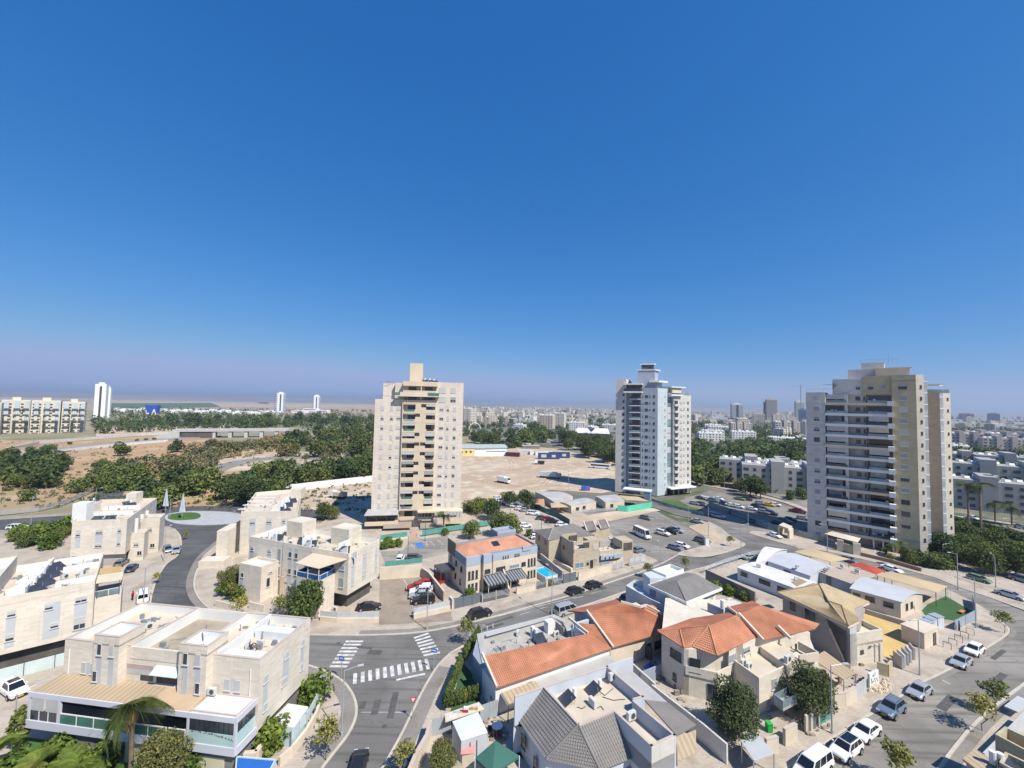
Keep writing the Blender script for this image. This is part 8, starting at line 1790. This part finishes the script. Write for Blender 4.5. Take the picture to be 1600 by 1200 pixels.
T('far_dark0', (187,712), 1.0, 'single dark tree just below the highway, left', sz=1.1); T('far_dark1', (196,711), .8, 'smaller dark tree touching the single one below the highway'); T('far_dark2', (276,706), 1.15, 'broad dark tree below the end of the bridge'); T('far_mid0', (268,707), .8, 'mid green tree left of the broad dark one')
for i, (x, y, s) in enumerate(((47,706,.9),(70,706,1.1),(82,704,1.1),(109,695,.6),(214,690,.6),(228,689,.6),(241,688,.6),(120,769,1.3),(131,762,1.0),(44,782,1.0),(160,727,.9),(170,770,.8),(148,731,.7),(97,735,.7))): T('bush%d'%(i%3), (x,y), s*1.3, ORD[i]+' lone bush scattered over the orange slope', 'bush', 'lone bushes on the slope', 'bush')
scatter([(150,757),(160,742),(235,735),(240,752),(200,770),(152,768)], 12, FD+FM, 0.85, 1.2, 'dark green tree of the left belt behind the stone houses', 'left belt', 2, mind=4)
scatter([(190,745),(330,700),(440,688),(470,705),(340,716),(315,740),(245,748)], 42, TM+GB, 1.3, 2.0, 'pale grey green tamarisk bush of the middle belt', 'tamarisk belt', 3, 'bush', 'tamarisk_bush', 5)
scatter([(205,770),(262,796),(268,775),(262,752),(320,748),(330,765),(262,790)], 16, FD+FM, 0.85, 1.25, 'dense dark tree behind the roundabout', 'trees behind the roundabout', 4, mind=4)
scatter([(340,785),(440,790),(440,762),(585,752),(585,730),(470,748),(420,742),(345,765)], 34, FD+FM, 0.9, 1.35, 'dense green tree in front of the old asphalt yard', 'trees before the old yard', 5, mind=5)
T('big_dark0', (400,792), 1.15, 'largest dark tree above the white roof structures'); T('big_dark1', (372,790), 1.0, 'big dark tree beside the largest one above the white roofs')
scatter([(440,712),(470,690),(590,662),(590,718),(540,716),(480,716)], 42, FD+FM+TM[:1], 1.3, 2.0, 'tree of the dense belt left of the pinkish tower', 'belt left of the pinkish tower', 6, mind=7)
scatter([(185,664),(420,657),(590,657),(590,662),(430,668),(190,668)], 34, FD+FM, 1.5, 2.4, 'distant tree of the low wood beyond the bridge', 'wood beyond the bridge', 7, mind=12)
scatter([(725,690),(800,690),(830,672),(860,675),(850,692),(790,700)], 22, FD+FM, 1.2, 1.8, 'tree beyond the white warehouse', 'trees beyond the warehouse', 8, mind=8)
scatter([(868,692),(880,685),(965,700),(965,732),(905,715)], 24, ['big_dark0','big_dark1','big_dark2'], 1.15, 1.6, 'large dark avenue tree left of the white tower', 'avenue trees left of the white tower', 9, mind=7)
scatter([(1082,755),(1130,735),(1150,712),(1250,705),(1250,725),(1175,735),(1110,765)], 28, FD+FM+GB[:1], 1.2, 1.8, 'park tree right of the white tower', 'park trees right of the white tower', 10, mind=8)
T('big_mid0', (1123,757), 1.05, 'leaning street tree on the sandy island, left of a pair'); T('big_mid1', (1133,757), 1.0, 'street tree on the sandy island, right of a pair')
T('big_dark1', (1172,775), 1.0, 'broad round dark bush beside the tower car park'); T('big_dark2', (1188,778), .9, 'second broad dark bush beside the tower car park'); T('big_mid2', (1155,768), .7, 'smaller green bush left of the broad dark bush')
scatter([(1210,772),(1262,790),(1262,772),(1222,762)], 8, FM, .45, .6, 'green shrub of the hedge beyond the tower car park', 'hedge beyond the car park', 11, mind=3)
scatter([(1455,862),(1490,850),(1600,872),(1640,900),(1600,905),(1520,895),(1470,880)], 13, ['big_dark0','big_dark1','big_mid2'], .65, .9, 'dense dark tree beside the foot of the right tower', 'trees at the foot of the right tower', 12, mind=5)
scatter([(1420,868),(1490,884),(1480,892),(1405,880)], 12, ['bush0','bush1','brightbush2'], .7, 1.1, 'clipped shrub in the planter of the right tower', 'planter shrubs at the right tower', 13, 'shrub', 'shrub', 1.5)
scatter([(1490,745),(1600,700),(1620,720),(1620,800),(1570,790)], 16, FD+FM, 1.0, 1.6, 'tree between the apartment blocks at the right edge', 'trees between blocks, right', 14, mind=8)
for i, (x, y, k, s) in enumerate(((505,812,'big_dark0',.62),(520,812,'big_mid1',.5),(746,803,'big_mid0',.75),(768,812,'big_dark0',.75),(780,838,'big_dark2',.75),(800,842,'big_mid1',.85),(823,795,'big_dark1',.75),(797,790,'big_dark0',.6),(735,842,'big_mid2',.62),(733,800,'bush1',1.2),(755,797,'bush2',1.3),(790,785,'bush0',1.2))):
    T(k, (x,y), s, ORD[i]+' garden tree of those around the pinkish tower, listed from the left street', group='garden trees around the pinkish tower')
for i, (x, y) in enumerate(((600,858),(612,856),(622,854),(606,851))): T('brightbush%d'%(i%3), (x,y), 1.0, ORD[i]+' bush of the green bed in the small tower lot', 'shrub', 'green bed in the small lot', 'shrub')
for i, (x, y, s) in enumerate(((735,935,1.0),(860,915,.6),(1118,925,1.1),(1140,930,1.0),(1165,938,.9),(950,865,.6),(827,838,1.0),(710,812,1.0),(695,836,.9),(30,845,2.0),(60,850,2.2),(95,838,2.0),(110,832,2.2),(75,858,1.8),(240,790,1.0),(150,780,1.0),(1205,875,.6))): T('brightbush%d'%(i%3), (x,y), s, ORD[i]+' garden bush among the houses, listed from the orange roofed house', 'shrub', 'garden bushes among the houses', 'shrub')
scatter([(20,850),(60,862),(130,838),(125,826),(80,832),(40,842)], 8, ['big_mid0','big_mid1'], .45, .6, 'dark shrub behind the long stone house at the left', 'shrubs behind the left house', 21, mind=3)
def thicket(poly, n, colour, smin, smax, leaf, per, seed, label, name='thicket'):
    g = random.Random(seed); xs = [p[0] for p in poly]; ys = [p[1] for p in poly]; bl = []
    while len(bl) < n:
        x, y = g.uniform(min(xs),max(xs)), g.uniform(min(ys),max(ys)); c = False; j = len(poly)-1
        for i in range(len(poly)):
            if (poly[i][1] > y) != (poly[j][1] > y) and x < (poly[j][0]-poly[i][0])*(y-poly[i][1])/(poly[j][1]-poly[i][1])+poly[i][0]: c = not c
            j = i
        if c: p = G(x,y); r = g.uniform(smin,smax); bl.append((p[0],p[1],r*.5,r,r,r*.85))
    leafcloud(bl, n*per, leaf, seed).obj(name, LEAF[colour], kind='stuff', label=label)
thicket([(200,745),(330,703),(440,690),(470,700),(400,712),(320,722),(290,740),(250,748),(200,752)], 105, 'grey', 1.4, 3.0, .5, 120, 31, 'grey green scrub filling the middle belt')
thicket([(430,712),(470,690),(590,664),(590,720),(540,722),(480,718)], 60, 'olive', 2.0, 4.0, .7, 130, 32, 'dark undergrowth of the belt left of the pinkish tower')
thicket([(330,782),(440,785),(440,762),(585,750),(585,728),(470,745),(420,742),(350,760)], 45, 'mid', 1.2, 2.4, .5, 120, 33, 'green undergrowth before the old yard')
thicket([(150,757),(165,742),(240,738),(330,748),(330,760),(262,788),(200,768)], 30, 'bright', 1.0, 2.2, .5, 120, 34, 'green undergrowth behind the left houses')
thicket([(0,768),(70,766),(90,735),(128,722),(60,718),(0,722)], 30, 'olive', 1.0, 2.2, .5, 120, 35, 'undergrowth of the clump on the orange slope')
thicket([(180,663),(420,655),(590,655),(590,663),(430,668),(190,670)], 170, 'dark', 3, 6, 1.0, 90, 36, 'low wood beyond the bridge')
thicket([(1082,756),(1130,740),(1160,725),(1250,712),(1258,700),(1090,690),(1082,700)], 150, 'mid', 2, 4.5, .8, 120, 37, 'park thickets right of the white tower')
thicket([(725,705),(800,688),(860,674),(868,682),(850,695),(790,703)], 70, 'dark', 2, 4, .8, 110, 38, 'thicket beyond the white warehouse')
thicket([(724,682),(724,668),(830,660),(965,665),(965,693),(880,684),(840,676),(800,686)], 190, 'dark', 2.2, 4.6, .95, 95, 40, 'trees along the roads beyond the dirt lot')
thicket([(1085,694),(1255,696),(1255,676),(1085,672)], 120, 'mid', 2, 4.2, .9, 95, 41, 'green gardens between the houses right of the white tower')
thicket([(1488,738),(1600,700),(1640,715),(1640,760),(1570,752)], 60, 'dark', 1.8, 3.6, .6, 110, 39, 'thicket between the grey blocks at the right')
# hedge rows on the avenue
hd = leafcloud([(x*.9, 0, .8, .8, 1.0, .8) for x in range(-40, 41)], 5200, .34, 77); o = hd.obj('hedge', LEAF['dark'], label='long clipped hedge in the middle of the avenue behind the right tower', cat='hedge'); q0, q1 = G(1490,812), G(1610,842)
o.location = (q0+q1)/2; o.rotation_euler = (0,0,math.atan2(q1[1]-q0[1], q1[0]-q0[0]))
# far treetops of the town, uncountable
g = np.random.default_rng(5); blobs = []
for i in range(4200):
    d = 330*math.exp(g.uniform(0,1)**1.25*2.7); pxx = g.uniform(722, 1660); p = G(pxx, 640+(pxx-800)*.021+26000/d*.0, 0); a = math.atan2(p[1], p[0]) if False else None
    th = math.atan((pxx-800)/650); x, y = d*math.sin(th), d*math.cos(th); s = g.uniform(3,6)*(1 if d < 900 else 1.45)
    if d < 700 and (pxx < 965 or 1090 < pxx < 1180): continue
    blobs.append((x, y, s*.9, s, s, s))
for i in range(1100):
    d = 620*math.exp(g.uniform(0,1.1)); pxx = g.uniform(150, 600); th = math.atan((pxx-800)/650); s = g.uniform(2.5,5); blobs.append((d*math.sin(th)*1.0, d*math.cos(th), s*.8, s*1.3, s, s))
leafcloud(blobs, 130000, 1.7, 6).obj('town_treetops', LEAF['dark'], kind='stuff')
# dry scrub tufts on the slopes
g = np.random.default_rng(8); bl = []
for i in range(1500):
    p = G(float(g.uniform(0,600)), float(g.uniform(690,800)), -.2)
    if p[1] < 150: continue
    s = float(g.uniform(.3,1.1)); bl.append((p[0],p[1],.1,s,s,s*.7))
leafcloud(bl, 20000, .35, 9).obj('dry_scrub', LEAF['olive'], kind='stuff')
# ================================================================= FAR TOWN AND LANDSCAPE
FMAT = [mat('far cream wall', (.60,.54,.45), .9, .06), mat('far beige wall', (.54,.46,.36), .9, .06), mat('far white wall', (.66,.65,.61), .9, .06), mat('far grey wall', (.36,.35,.33), .9, .06), mat('far rose wall', (.50,.43,.38), .9, .06)]
FW = mat('far window band', (.07,.08,.09), .3, .3)
def block_meshes(L, D, fl, m, stepped=False):
    h = fl*3.0+1; b = MB().box(-L/2,L/2,-D/2,D/2,0,h)
    if stepped: b.box(-L/2+L*.28,-L/2+L*.4,-D/2-1.2,D/2+1.2,0,h+2.5).box(L/2-L*.4,L/2-L*.28,-D/2-1.2,D/2+1.2,0,h+2.2)
    b.box(-L*.2,-L*.08,-2,2,h,h+2.4).box(L*.15,L*.25,-2,2,h,h+2.2)
    w = MB()
    for f in range(fl):
        z = 1.1+3*f
        n = int(L/3.4)
        for i in range(n):
            x = -L/2+(i+.5)*L/n; ww = .65 if i % 3 else 1.1
            w.box(x-ww,x+ww,-D/2-.06,-D/2,z,z+1.4).box(x-ww,x+ww,D/2,D/2+.06,z,z+1.4)
        for s in (-1,1):
            for y in (-D*.22, D*.22): w.box(s*L/2-.05,s*L/2+.05,y-.6,y+.6,z,z+1.4)
    t = MB(); rg = random.Random(int(L*D+fl))
    for i in range(int(L/4)): x = -L/2+2+i*4; y = rg.uniform(-D*.3,D*.3); t.box(x-.5,x+.5,y-.4,y+.4,h,h+1.5); t.slab((x+.6,y-1,h+.2),(x+2.2,y-1,h+.2),(x+2.2,y+.6,h+1.1),(x+.6,y+.6,h+1.1),.08)
    return b.mesh('wall', m), w.mesh('windows', FW), t.mesh('roof_gear', WHITE), h
BM = []
for (L, D, fl, mi, st) in ((38,13,4,0,True),(26,14,4,2,False),(48,13,4,1,True),(22,18,8,0,False),(30,12,3,2,False),(18,16,2,2,False),(34,13,5,4,True),(20,14,7,1,False),(16,12,2,0,False),(44,13,4,3,True),(60,30,2,2,False),(24,20,10,0,False)):
    BM.append((block_meshes(L,D,fl,FMAT[mi],st), L, D, fl, mi))
CN = ['cream','beige','white','grey','rose']
def far_block(k, x, y, rot, label, group, simple=False, s=1.0):
    (wm, fm, tm, h), L, D, fl, mi = BM[k]
    t = thing('apartment_block', label, 'apartment block', (x,y,-.3), rot, group); t.scale = (s,s,s)
    inst('wall', wm, t)
    o = inst('window_rows', fm, t); o['kind'] = 'stuff'
    if not simple: o = inst('roof_gear', tm, t); o['kind'] = 'stuff'
    return t
g = random.Random(11); placed = []; n_b = 0
def clear(x, y, r):
    return all((x-a)**2+(y-b)**2 > (r+c)**2*.62 for a, b, c in placed)
def at_px(px_, d):
    th = math.atan((px_-800)/650); return d*math.sin(th)/math.cos(th)*1.0, d
# near apartment blocks that can be told apart
for (x, y, k, rot, l, s) in ((1196,757,9,R(-28),'grey apartment block with many roof tanks left of the right tower, near half',1.0),(1240,770,9,R(-28),'grey apartment block with many roof tanks left of the right tower, far half',1.0),
        (1505,790,9,R(-40),'grey block with cream end wall behind the two tall palms',.95),(1575,770,9,R(-40),'grey block behind the medium palms at the right edge',1.1),(1530,735,2,R(-38),'low white stepped block between the grey blocks at the right',.9),(1600,745,9,R(-38),'grey block cut by the right edge above the palms',1.0),
        (1510,700,6,R(-30),'brownish tall slab right of the right tower, first',1.1),(1545,701,6,R(-30),'brownish tall slab right of the right tower, second',1.2),(1585,705,6,R(-30),'brownish tall slab right of the right tower, third',1.2),
        (1110,688,4,R(-10),'low white building at the edge of the park right of the white tower',1.0),(1235,690,10,R(-20),'long low white building left of the right tower',.8),(1232,678,6,R(-15),'brown banded long building left of the right tower',1.3)):
    p = G(x,y); far_block(k, p[0], p[1], rot, l, None, False, s); placed.append((p[0],p[1],BM[k][1]/2*s))
p = G(855,672); far_block(7, p[0], p[1], R(-20), 'dark brown twin slab above the avenue trees', None, s=1.1); placed.append((p[0],p[1],14))
p = G(874,668); far_block(11, p[0], p[1], R(-20), 'tall cream block right of the dark twin slab', None, s=.85); placed.append((p[0],p[1],14))
for i in range(1500):
    if n_b >= 250: break
    d = 400*math.exp(g.uniform(0,1)**.8*2.1); pxx = g.uniform(724, 1650); x, y = at_px(pxx, d)
    if d < 620 and pxx < 965: continue
    if d < 520 and 1085 < pxx < 1262: continue
    if d < 430: continue
    k = g.choice([0,0,1,2,3,4,4,5,5,6,7,8,8,9,10,11]) if d < 1500 else g.choice([0,1,2,3,4,5,6,7,11,10])
    if k == 10 and g.random() < .6: k = 4
    r = BM[k][1]/2
    if not clear(x, y, r): continue
    zone = 'left of the white tower' if pxx < 965 else 'between the two right towers' if pxx < 1300 else 'right of the last tower'
    dist = 'near' if d < 800 else 'middle' if d < 1500 else 'far'
    far_block(k, x, y, R(g.choice([-25,-25,65,-10,35])+g.uniform(-6,6)), f'{CN[BM[k][4]]} {["","","two","three","four","five","six","seven","eight","nine","ten"][BM[k][3]]} storey block in the {dist} part of the town {zone}', f'{dist} town blocks {zone}', d > 900)
    placed.append((x,y,r)); n_b += 1
# the mass of buildings beyond
mb = [MB() for _ in range(3)]; g2_ = random.Random(4)
for i in range(2000):
    d = 900*math.exp(g2_.uniform(0,1.65)); pxx = g2_.uniform(724,1660); x, y = at_px(pxx, d); L = g2_.uniform(8,26); D = g2_.uniform(8,14); h = g2_.choice([4,6,9,12,12,14,20]); m = g2_.randrange(3)
    a = R(g2_.choice([-25,65])); c, s = math.cos(a), math.sin(a)
    mb[m].prism([(x+c*u-s*v, y+s*u+c*v) for u, v in ((-L,-D),(L,-D),(L,D),(-L,D))] if False else [(x+c*u*.5-s*v*.5, y+s*u*.5+c*v*.5) for u, v in ((-L,-D),(L,-D),(L,D),(-L,D))], -.3, h)
for m, q in zip((0,2,1), mb): q.obj('distant_buildings', FMAT[m], kind='stuff')
# skyline towers
def sky_tower(px_, ytop, ybase_d, w, m, label, bands=True, split=False, rot=0.0):
    d = ybase_d; x, y = at_px(px_, d); rot = -math.atan((px_-800)/650)*.7; w *= math.cos(rot); zt_ = 40 + (632+(px_-800)*.021-ytop)/650*d; W_ = w/650*d
    t = thing('tower_block', label, 'tower block', (x,y,-.3), rot); MB().box(-W_/2,W_/2,-W_/2,W_/2,0,zt_).obj('wall', m, t)
    wb = MB(); n = int(zt_/3.3)
    for i in range(1, n): wb.box(-W_/2-.15,W_/2+.15,-W_/2-.15,W_/2+.15,i*3.3,i*3.3+1.3) if bands else None
    if bands: wb.obj('window_rows', FW, t, kind='stuff')
    if split: MB().box(-W_*.08,W_*.12,-W_/2-.4,-W_/2,0,zt_-4).obj('stair_strip', mat('dark stair strip', (.06,.06,.08), .7), t)
    MB().box(-W_*.25,W_*.25,-W_*.25,W_*.25,zt_,zt_+3).obj('plant_room', m, t); return t, zt_
sky_tower(1151,631,1500,16,FMAT[2],'square white office tower with a dark vertical strip on the skyline',True,True)
sky_tower(1205,624,1350,15,FMAT[1],'banded brown and white tower on the skyline between the right towers'); sky_tower(1198,628,1370,8,mat('brown tower side', (.26,.17,.14), .9),'narrow brown tower joined to the banded one',False)
sky_tower(1249,627,1300,12,FMAT[2],'blue and white tower half hidden behind the right tower'); sky_tower(1254,640,1150,10,mat('blue glass tower', (.10,.17,.27), .3),'blue glass tower half hidden behind the right tower')
sky_tower(1510,646,1900,16,FMAT[3],'grey banded tower on the right skyline, left of two',True,True); sky_tower(1552,646,1700,13,mat('grey blue tower', (.22,.26,.33), .5),'grey blue tower on the right skyline, right of two'); sky_tower(1486,650,1900,5,FMAT[3],'thin grey tower just right of the last tower')
sky_tower(1500,650,2100,6,mat('blue white tower', (.40,.50,.60), .5),'slim blue white tower on the right skyline')
x, y = at_px(1252,1250); t = thing('tower_crane', 'thin tower crane on the skyline left of the right tower', 'crane', (x,y,0)); YM = mat('crane steel', (.30,.31,.33), .6)
MB().bar((0,0,0),(0,0,118),2).obj('mast', YM, t); MB().bar((-30,0,112),(58,0,114),1.4).obj('jib', YM, t); MB().bar((0,0,118),(58,0,115),.5).bar((0,0,118),(-30,0,113),.5).obj('tie', YM, t)
# left: white towers, low white villas, cream estate
WT_ = mat('bright white wall', (.78,.78,.77), .8, .04)
for (px_, yt, d, w, l) in ((160,600,760,15,'bright white twin slab tower on the left plain'),(170.5,606,775,8,'narrow pale slab joined to the white tower on the left plain')):
    t, zt_ = sky_tower(px_, yt+0, d, w, WT_, l, False, True)
for (px_, yt, d, w, l) in ((440,614,1250,17,'white tower with rounded blue balconies on the plain, left one'),(496,618,1350,13,'white tower with stacked balconies on the plain, right one')):
    t, zt_ = sky_tower(px_, yt, d, w*.62, WT_, l, False, True); W_ = w/650*d*.62
    for k in range(1, int(zt_/6)):
        for s in (-1,1): MB().tube((s*W_*.5,-W_*.3,k*6),(s*W_*.5,-W_*.3,k*6+2.6),W_*.24,n=10).obj('balcony', mat('blue grey balcony', (.30,.37,.47), .6), t)
x, y = at_px(488,1300); t = thing('podium_building', 'long white low building under the right white tower on the plain', 'building', (x,y,0)); 
for i, (u0,u1,h) in enumerate(((-55,-20,9),(-20,20,14),(20,55,10))): MB().box(u0,u1,-12,12,0,h).obj('wall', WT_, t); MB().box(u0+2,u1-2,-12.2,-12,h-4,h-2).obj('window_rows', FW, t, kind='stuff')
g = random.Random(3)
for i in range(46):
    pxx = 186+i*5.6+g.uniform(-2,2); x, y = at_px(pxx, g.uniform(1080,1250)); t = thing('villa', 'low white villa in the long row on the plain at the left', 'villa', (x,y,-.3), R(g.uniform(-20,20)), 'row of white villas on the plain')
    MB().box(-6,6,-5,5,0,4.5).box(-3,5,-4,4,4.5,g.choice([6,8])).obj('wall', WT_, t); MB().box(-3,-1,-5.1,-5,1,3).box(1,4,-5.1,-5,1,3).obj('window', FW, t)
x, y = at_px(240,930); t = thing('blue_building', 'blue trapezoid building with white shapes on its front on the left plain', 'building', (x,y,-.3), R(10)); BLM = mat('strong blue facade', (.03,.08,.42), .5)
MB().add([(-8,-5,4),(10,-5,4),(13,-5,22),(-11,-5,22),(-8,8,4),(10,8,4),(13,8,22),(-11,8,22)],[(0,1,2,3),(7,6,5,4),(0,4,5,1),(1,5,6,2),(2,6,7,3),(3,7,4,0)]).obj('facade', BLM, t)
MB().add([(-9,-5.2,2),(-3,-5.2,2),(-3,-5.2,5),(-7.4,-5.2,5),(-7.6,-5.2,11),(-9,-5.2,11)],[(0,1,2,3,4,5)]).add([(2,-5.2,1),(4.5,-5.2,1),(7,-5.2,9),(9.6,-5.2,1),(12,-5.2,1),(8.2,-5.2,13),(6,-5.2,13)],[(0,1,2,6),(2,3,4,5),(2,5,6)]).obj('white_shape', WT_, t)
# cream estate at the far left, terraced slabs with dark balconies
CE = mat('cream yellow estate wall', (.64,.58,.46), .85, .05); CG = mat('pale blue estate panel', (.48,.53,.54), .7, .05)
def estate(px0, d, w_px, h0, label, seed):
    g = random.Random(seed); x, y = at_px(px0, d); th = math.atan((px0-800)/650); W_ = w_px/650*d*math.cos(th); t = thing('estate_block', label, 'apartment block', (x,y,-3), -th-R(6)); fl = int(h0/3.1)
    MB().box(-W_/2,W_/2,0,14,0,h0).obj('wall', CE, t); MB().box(-W_*.15,W_*.15,2,12,h0,h0+3).obj('roof_block', CE, t)
    for s in (-.32,.05,.4): MB().box(W_*s-1.6,W_*s+1.6,-1.2,0,0,h0-1).obj('stair_panel', CG, t)
    for i in range(2): MB().box(-W_/2+i*W_*.5+1,-W_/2+i*W_*.5+W_*.35,-4,0,0,h0*.55).obj('terrace_block', CE, t)
    for f in range(fl):
        z = 1+3.1*f
        for i in range(int(W_/4)):
            xx = -W_/2+2+i*4; yy = -.1 if not (z < h0*.55 and ((1 <= xx+W_/2 <= W_*.35) or (xx > 1 and xx < W_*.35))) else -4.1
            if z+1.4 < h0: MB().box(xx-.9,xx+.9,yy-.1,yy+.1,z,z+1.5).obj('window', FW, t)
        if f % 2 == 0 and f < fl-1:
            for s in (-.42,-.08,.22): MB().box(W_*s,W_*s+5,-5.2 if z < h0*.5 else -2,0,z+.9,z+1.3).box(W_*s+.3,W_*s+4.6,-5.0 if z < h0*.5 else -1.9,-.1,z+1.3,z+2.6).obj('balcony', INT, t)
    return t
estate(-20,400,52,34,'cream terraced estate block cut by the left edge',1); estate(28,430,46,37,'cream terraced estate block with dark balconies, second from the left edge',2); estate(75,440,46,37,'cream terraced estate block with a pale blue stair, third from the left edge',3); estate(118,455,36,36,'cream terraced estate block at the right end of the estate',4)
run('estate_wall', 'long pale retaining wall below the cream estate', 'wall', cw(0,(10,705),(60,694),(130,688),(215,681),(270,678)), 2.4, mat('pale estate wall', (.55,.52,.47), .9), 1.0)
sheet('dry_bank', px((-80,712),(60,697),(130,690),(260,681),(280,684),(200,694),(120,703),(0,722),(-80,730)), EARTH, .4)
# road bridge
b0, b1 = G(283,684), G(442,682); d_ = (b1-b0).normalized(); ang = math.atan2(d_[1],d_[0]); L = (b1-b0).length
t = thing('road_bridge', 'long concrete road bridge over the valley road left of the pinkish tower', 'bridge', (b0[0],b0[1],0), ang); BC = mat('pale bridge concrete', (.46,.45,.43), .9, .08)
MB().box(-6,L+5,-6,6,6.3,7.6).obj('deck', BC, t); MB().box(-6,L+5,-6.1,-5.8,7.6,8.7).box(-6,L+5,5.8,6.1,7.6,8.7).obj('parapet', BC, t)
for i in range(6): MB().box(12+i*L/6.4,15+i*L/6.4,-5,5,-1,6.3).obj('pier', BC, t)
MB().add([(-26,-8,-1),(0,-8,-1),(0,-8,6.2),(-8,-8,6.2),(-26,8,-1),(0,8,-1),(0,8,6.2),(-8,8,6.2)],[(0,1,2,3),(7,6,5,4),(1,5,6,2),(3,2,6,7),(0,3,7,4)]).obj('abutment', BC, t); MB().box(1,L*.3,-5.0,5.5,-1,6.25).obj('underpass_shade', INT, t)  # dark block stands in for the shade under the deck
# warehouse, hall, arch
p = G(792,712); q = G(727,712); t = thing('warehouse', 'long white low warehouse with a yellow left end behind the dirt lot', 'warehouse', (q[0],q[1],-.3), math.atan2(p[1]-q[1],p[0]-q[0])); L = (p-q).length
MB().box(L*.22,L,0,14,0,6.2).obj('wall', WT_, t); MB().box(-18,L*.22,-1,14,0,5.6).obj('wall', mat('pale yellow wall', (.70,.58,.26), .8), t); MB().slab((-18,-1.3,6.0),(L+.6,-.5,6.6),(L+.6,15,7.8),(-18,15,7.2),.3).obj('roof', mat('pale green grey roof', (.42,.46,.44), .6), t)
for i in range(4): MB().box(L*.22-14+i*3.4,L*.22-12.6+i*3.4,-1.06,-1,2.6,4.0).obj('window', FW, t)
MB().box(L*.5,L*.97,-.06,0,3.4,3.9).obj('window_band', FW, t)
p = G(925,683); t = thing('sports_hall', 'large hall with a white folded gable roof above the avenue trees', 'hall', (p[0],p[1],-.3), R(-12)); MB().box(-22,22,-12,12,0,7).obj('wall', BGREY, t)
for i in range(2): MB().add([(-24+i*22,-14,6),(0+i*22,-14,6),(-6+i*26,0,12),(-18+i*22,0,12),(-24+i*22,14,6),(0+i*22,14,6)],[(0,1,2,3),(3,2,5,4)]).obj('roof', ROOFW, t)
p = G(742,672); t = thing('white_arch', 'thin white arch rising above trees behind the warehouse', 'arch', (p[0],p[1],0), R(10)); am = MB()
for i in range(14):
    a0, a1 = PI*i/14, PI*(i+1)/14; am.tube((-9*math.cos(a0),0,11*math.sin(a0)),(-9*math.cos(a1),0,11*math.sin(a1)),.5,n=6)
am.obj('arch_rib', WT_, t)
p = G(98,640); t = thing('pylon', 'thin lattice mast on the horizon behind the cream estate', 'mast', (*at_px(97,2600),0)); MB().bar((0,0,0),(0,0,95),1.6).bar((-8,0,70),(8,0,70),1).obj('mast', YM, t)
# billboard cabin with palm-like white tank in the yard left
for i, (x, y, w_) in enumerate(((540,712,6),(524,716,3),(501,710,4))):
    p = G(x,y,1); t = thing('yard_cabin', ORD[i]+' small white cabin from the right among the belt trees', 'cabin', (p[0],p[1],-.2), .3); MB().box(-w_/2,w_/2,-1.5,1.5,0,2.8).obj('wall', WT_, t); MB().box(-w_/2-.2,w_/2+.2,-1.7,1.7,2.8,3.0).obj('roof', ROOFG, t)
run('yard_fence', 'pale blue sheet fence around the old asphalt yard', 'fence', cw(-.2,(430,745),(500,736),(440,722),(425,730)), 1.6, PANELG, .1)
run('road_fence', 'dark mesh fence along the lower edge of the orange slope', 'fence', cw(-.2,(0,806),(60,800),(100,790),(140,772),(165,758)), 1.8, GALV, .05, .1, .1, GALV, 4.0, bars=.45)
run('guard_wall', 'pale concrete retaining wall with railing at the left edge', 'wall', cw(0,(-20,840),(20,842),(60,842)), 2.2, CONC, .3)
for a, b, l in (((0,812),(110,805),'long low concrete kerb wall on the left road'),):
    run('guard_wall', l, 'wall', cw(0,a,b), .7, CONC, .3)
# give members of a group that share a label their own place in it, counted across the view
_by = {}
for o in list(COL.objects):
    if o.parent is None and o.get('group') and o.get('label'): _by.setdefault((o['group'], o['label']), []).append(o)
_T = ['','','twenty','thirty','forty','fifty']
def ordinal(i): return ORD[i] if i < 20 else ((_T[(i+1)//10][:-1]+'ieth') if (i+1) % 10 == 0 else _T[(i+1)//10]+'-'+ORD[(i+1)%10-1])
for (g_, l_), os_ in _by.items():
    if 1 < len(os_) <= 50:
        os_.sort(key=lambda o: o.location[0]/max(1, o.location[1]))
        for i, o in enumerate(os_):
            n_ = l_+', '+ordinal(i)+' from the left'
            if len(n_.split()) > 16: n_ = ' '.join(l_.split()[:12]).rstrip(',')+', '+ordinal(i)+' from left'
            o['label'] = n_
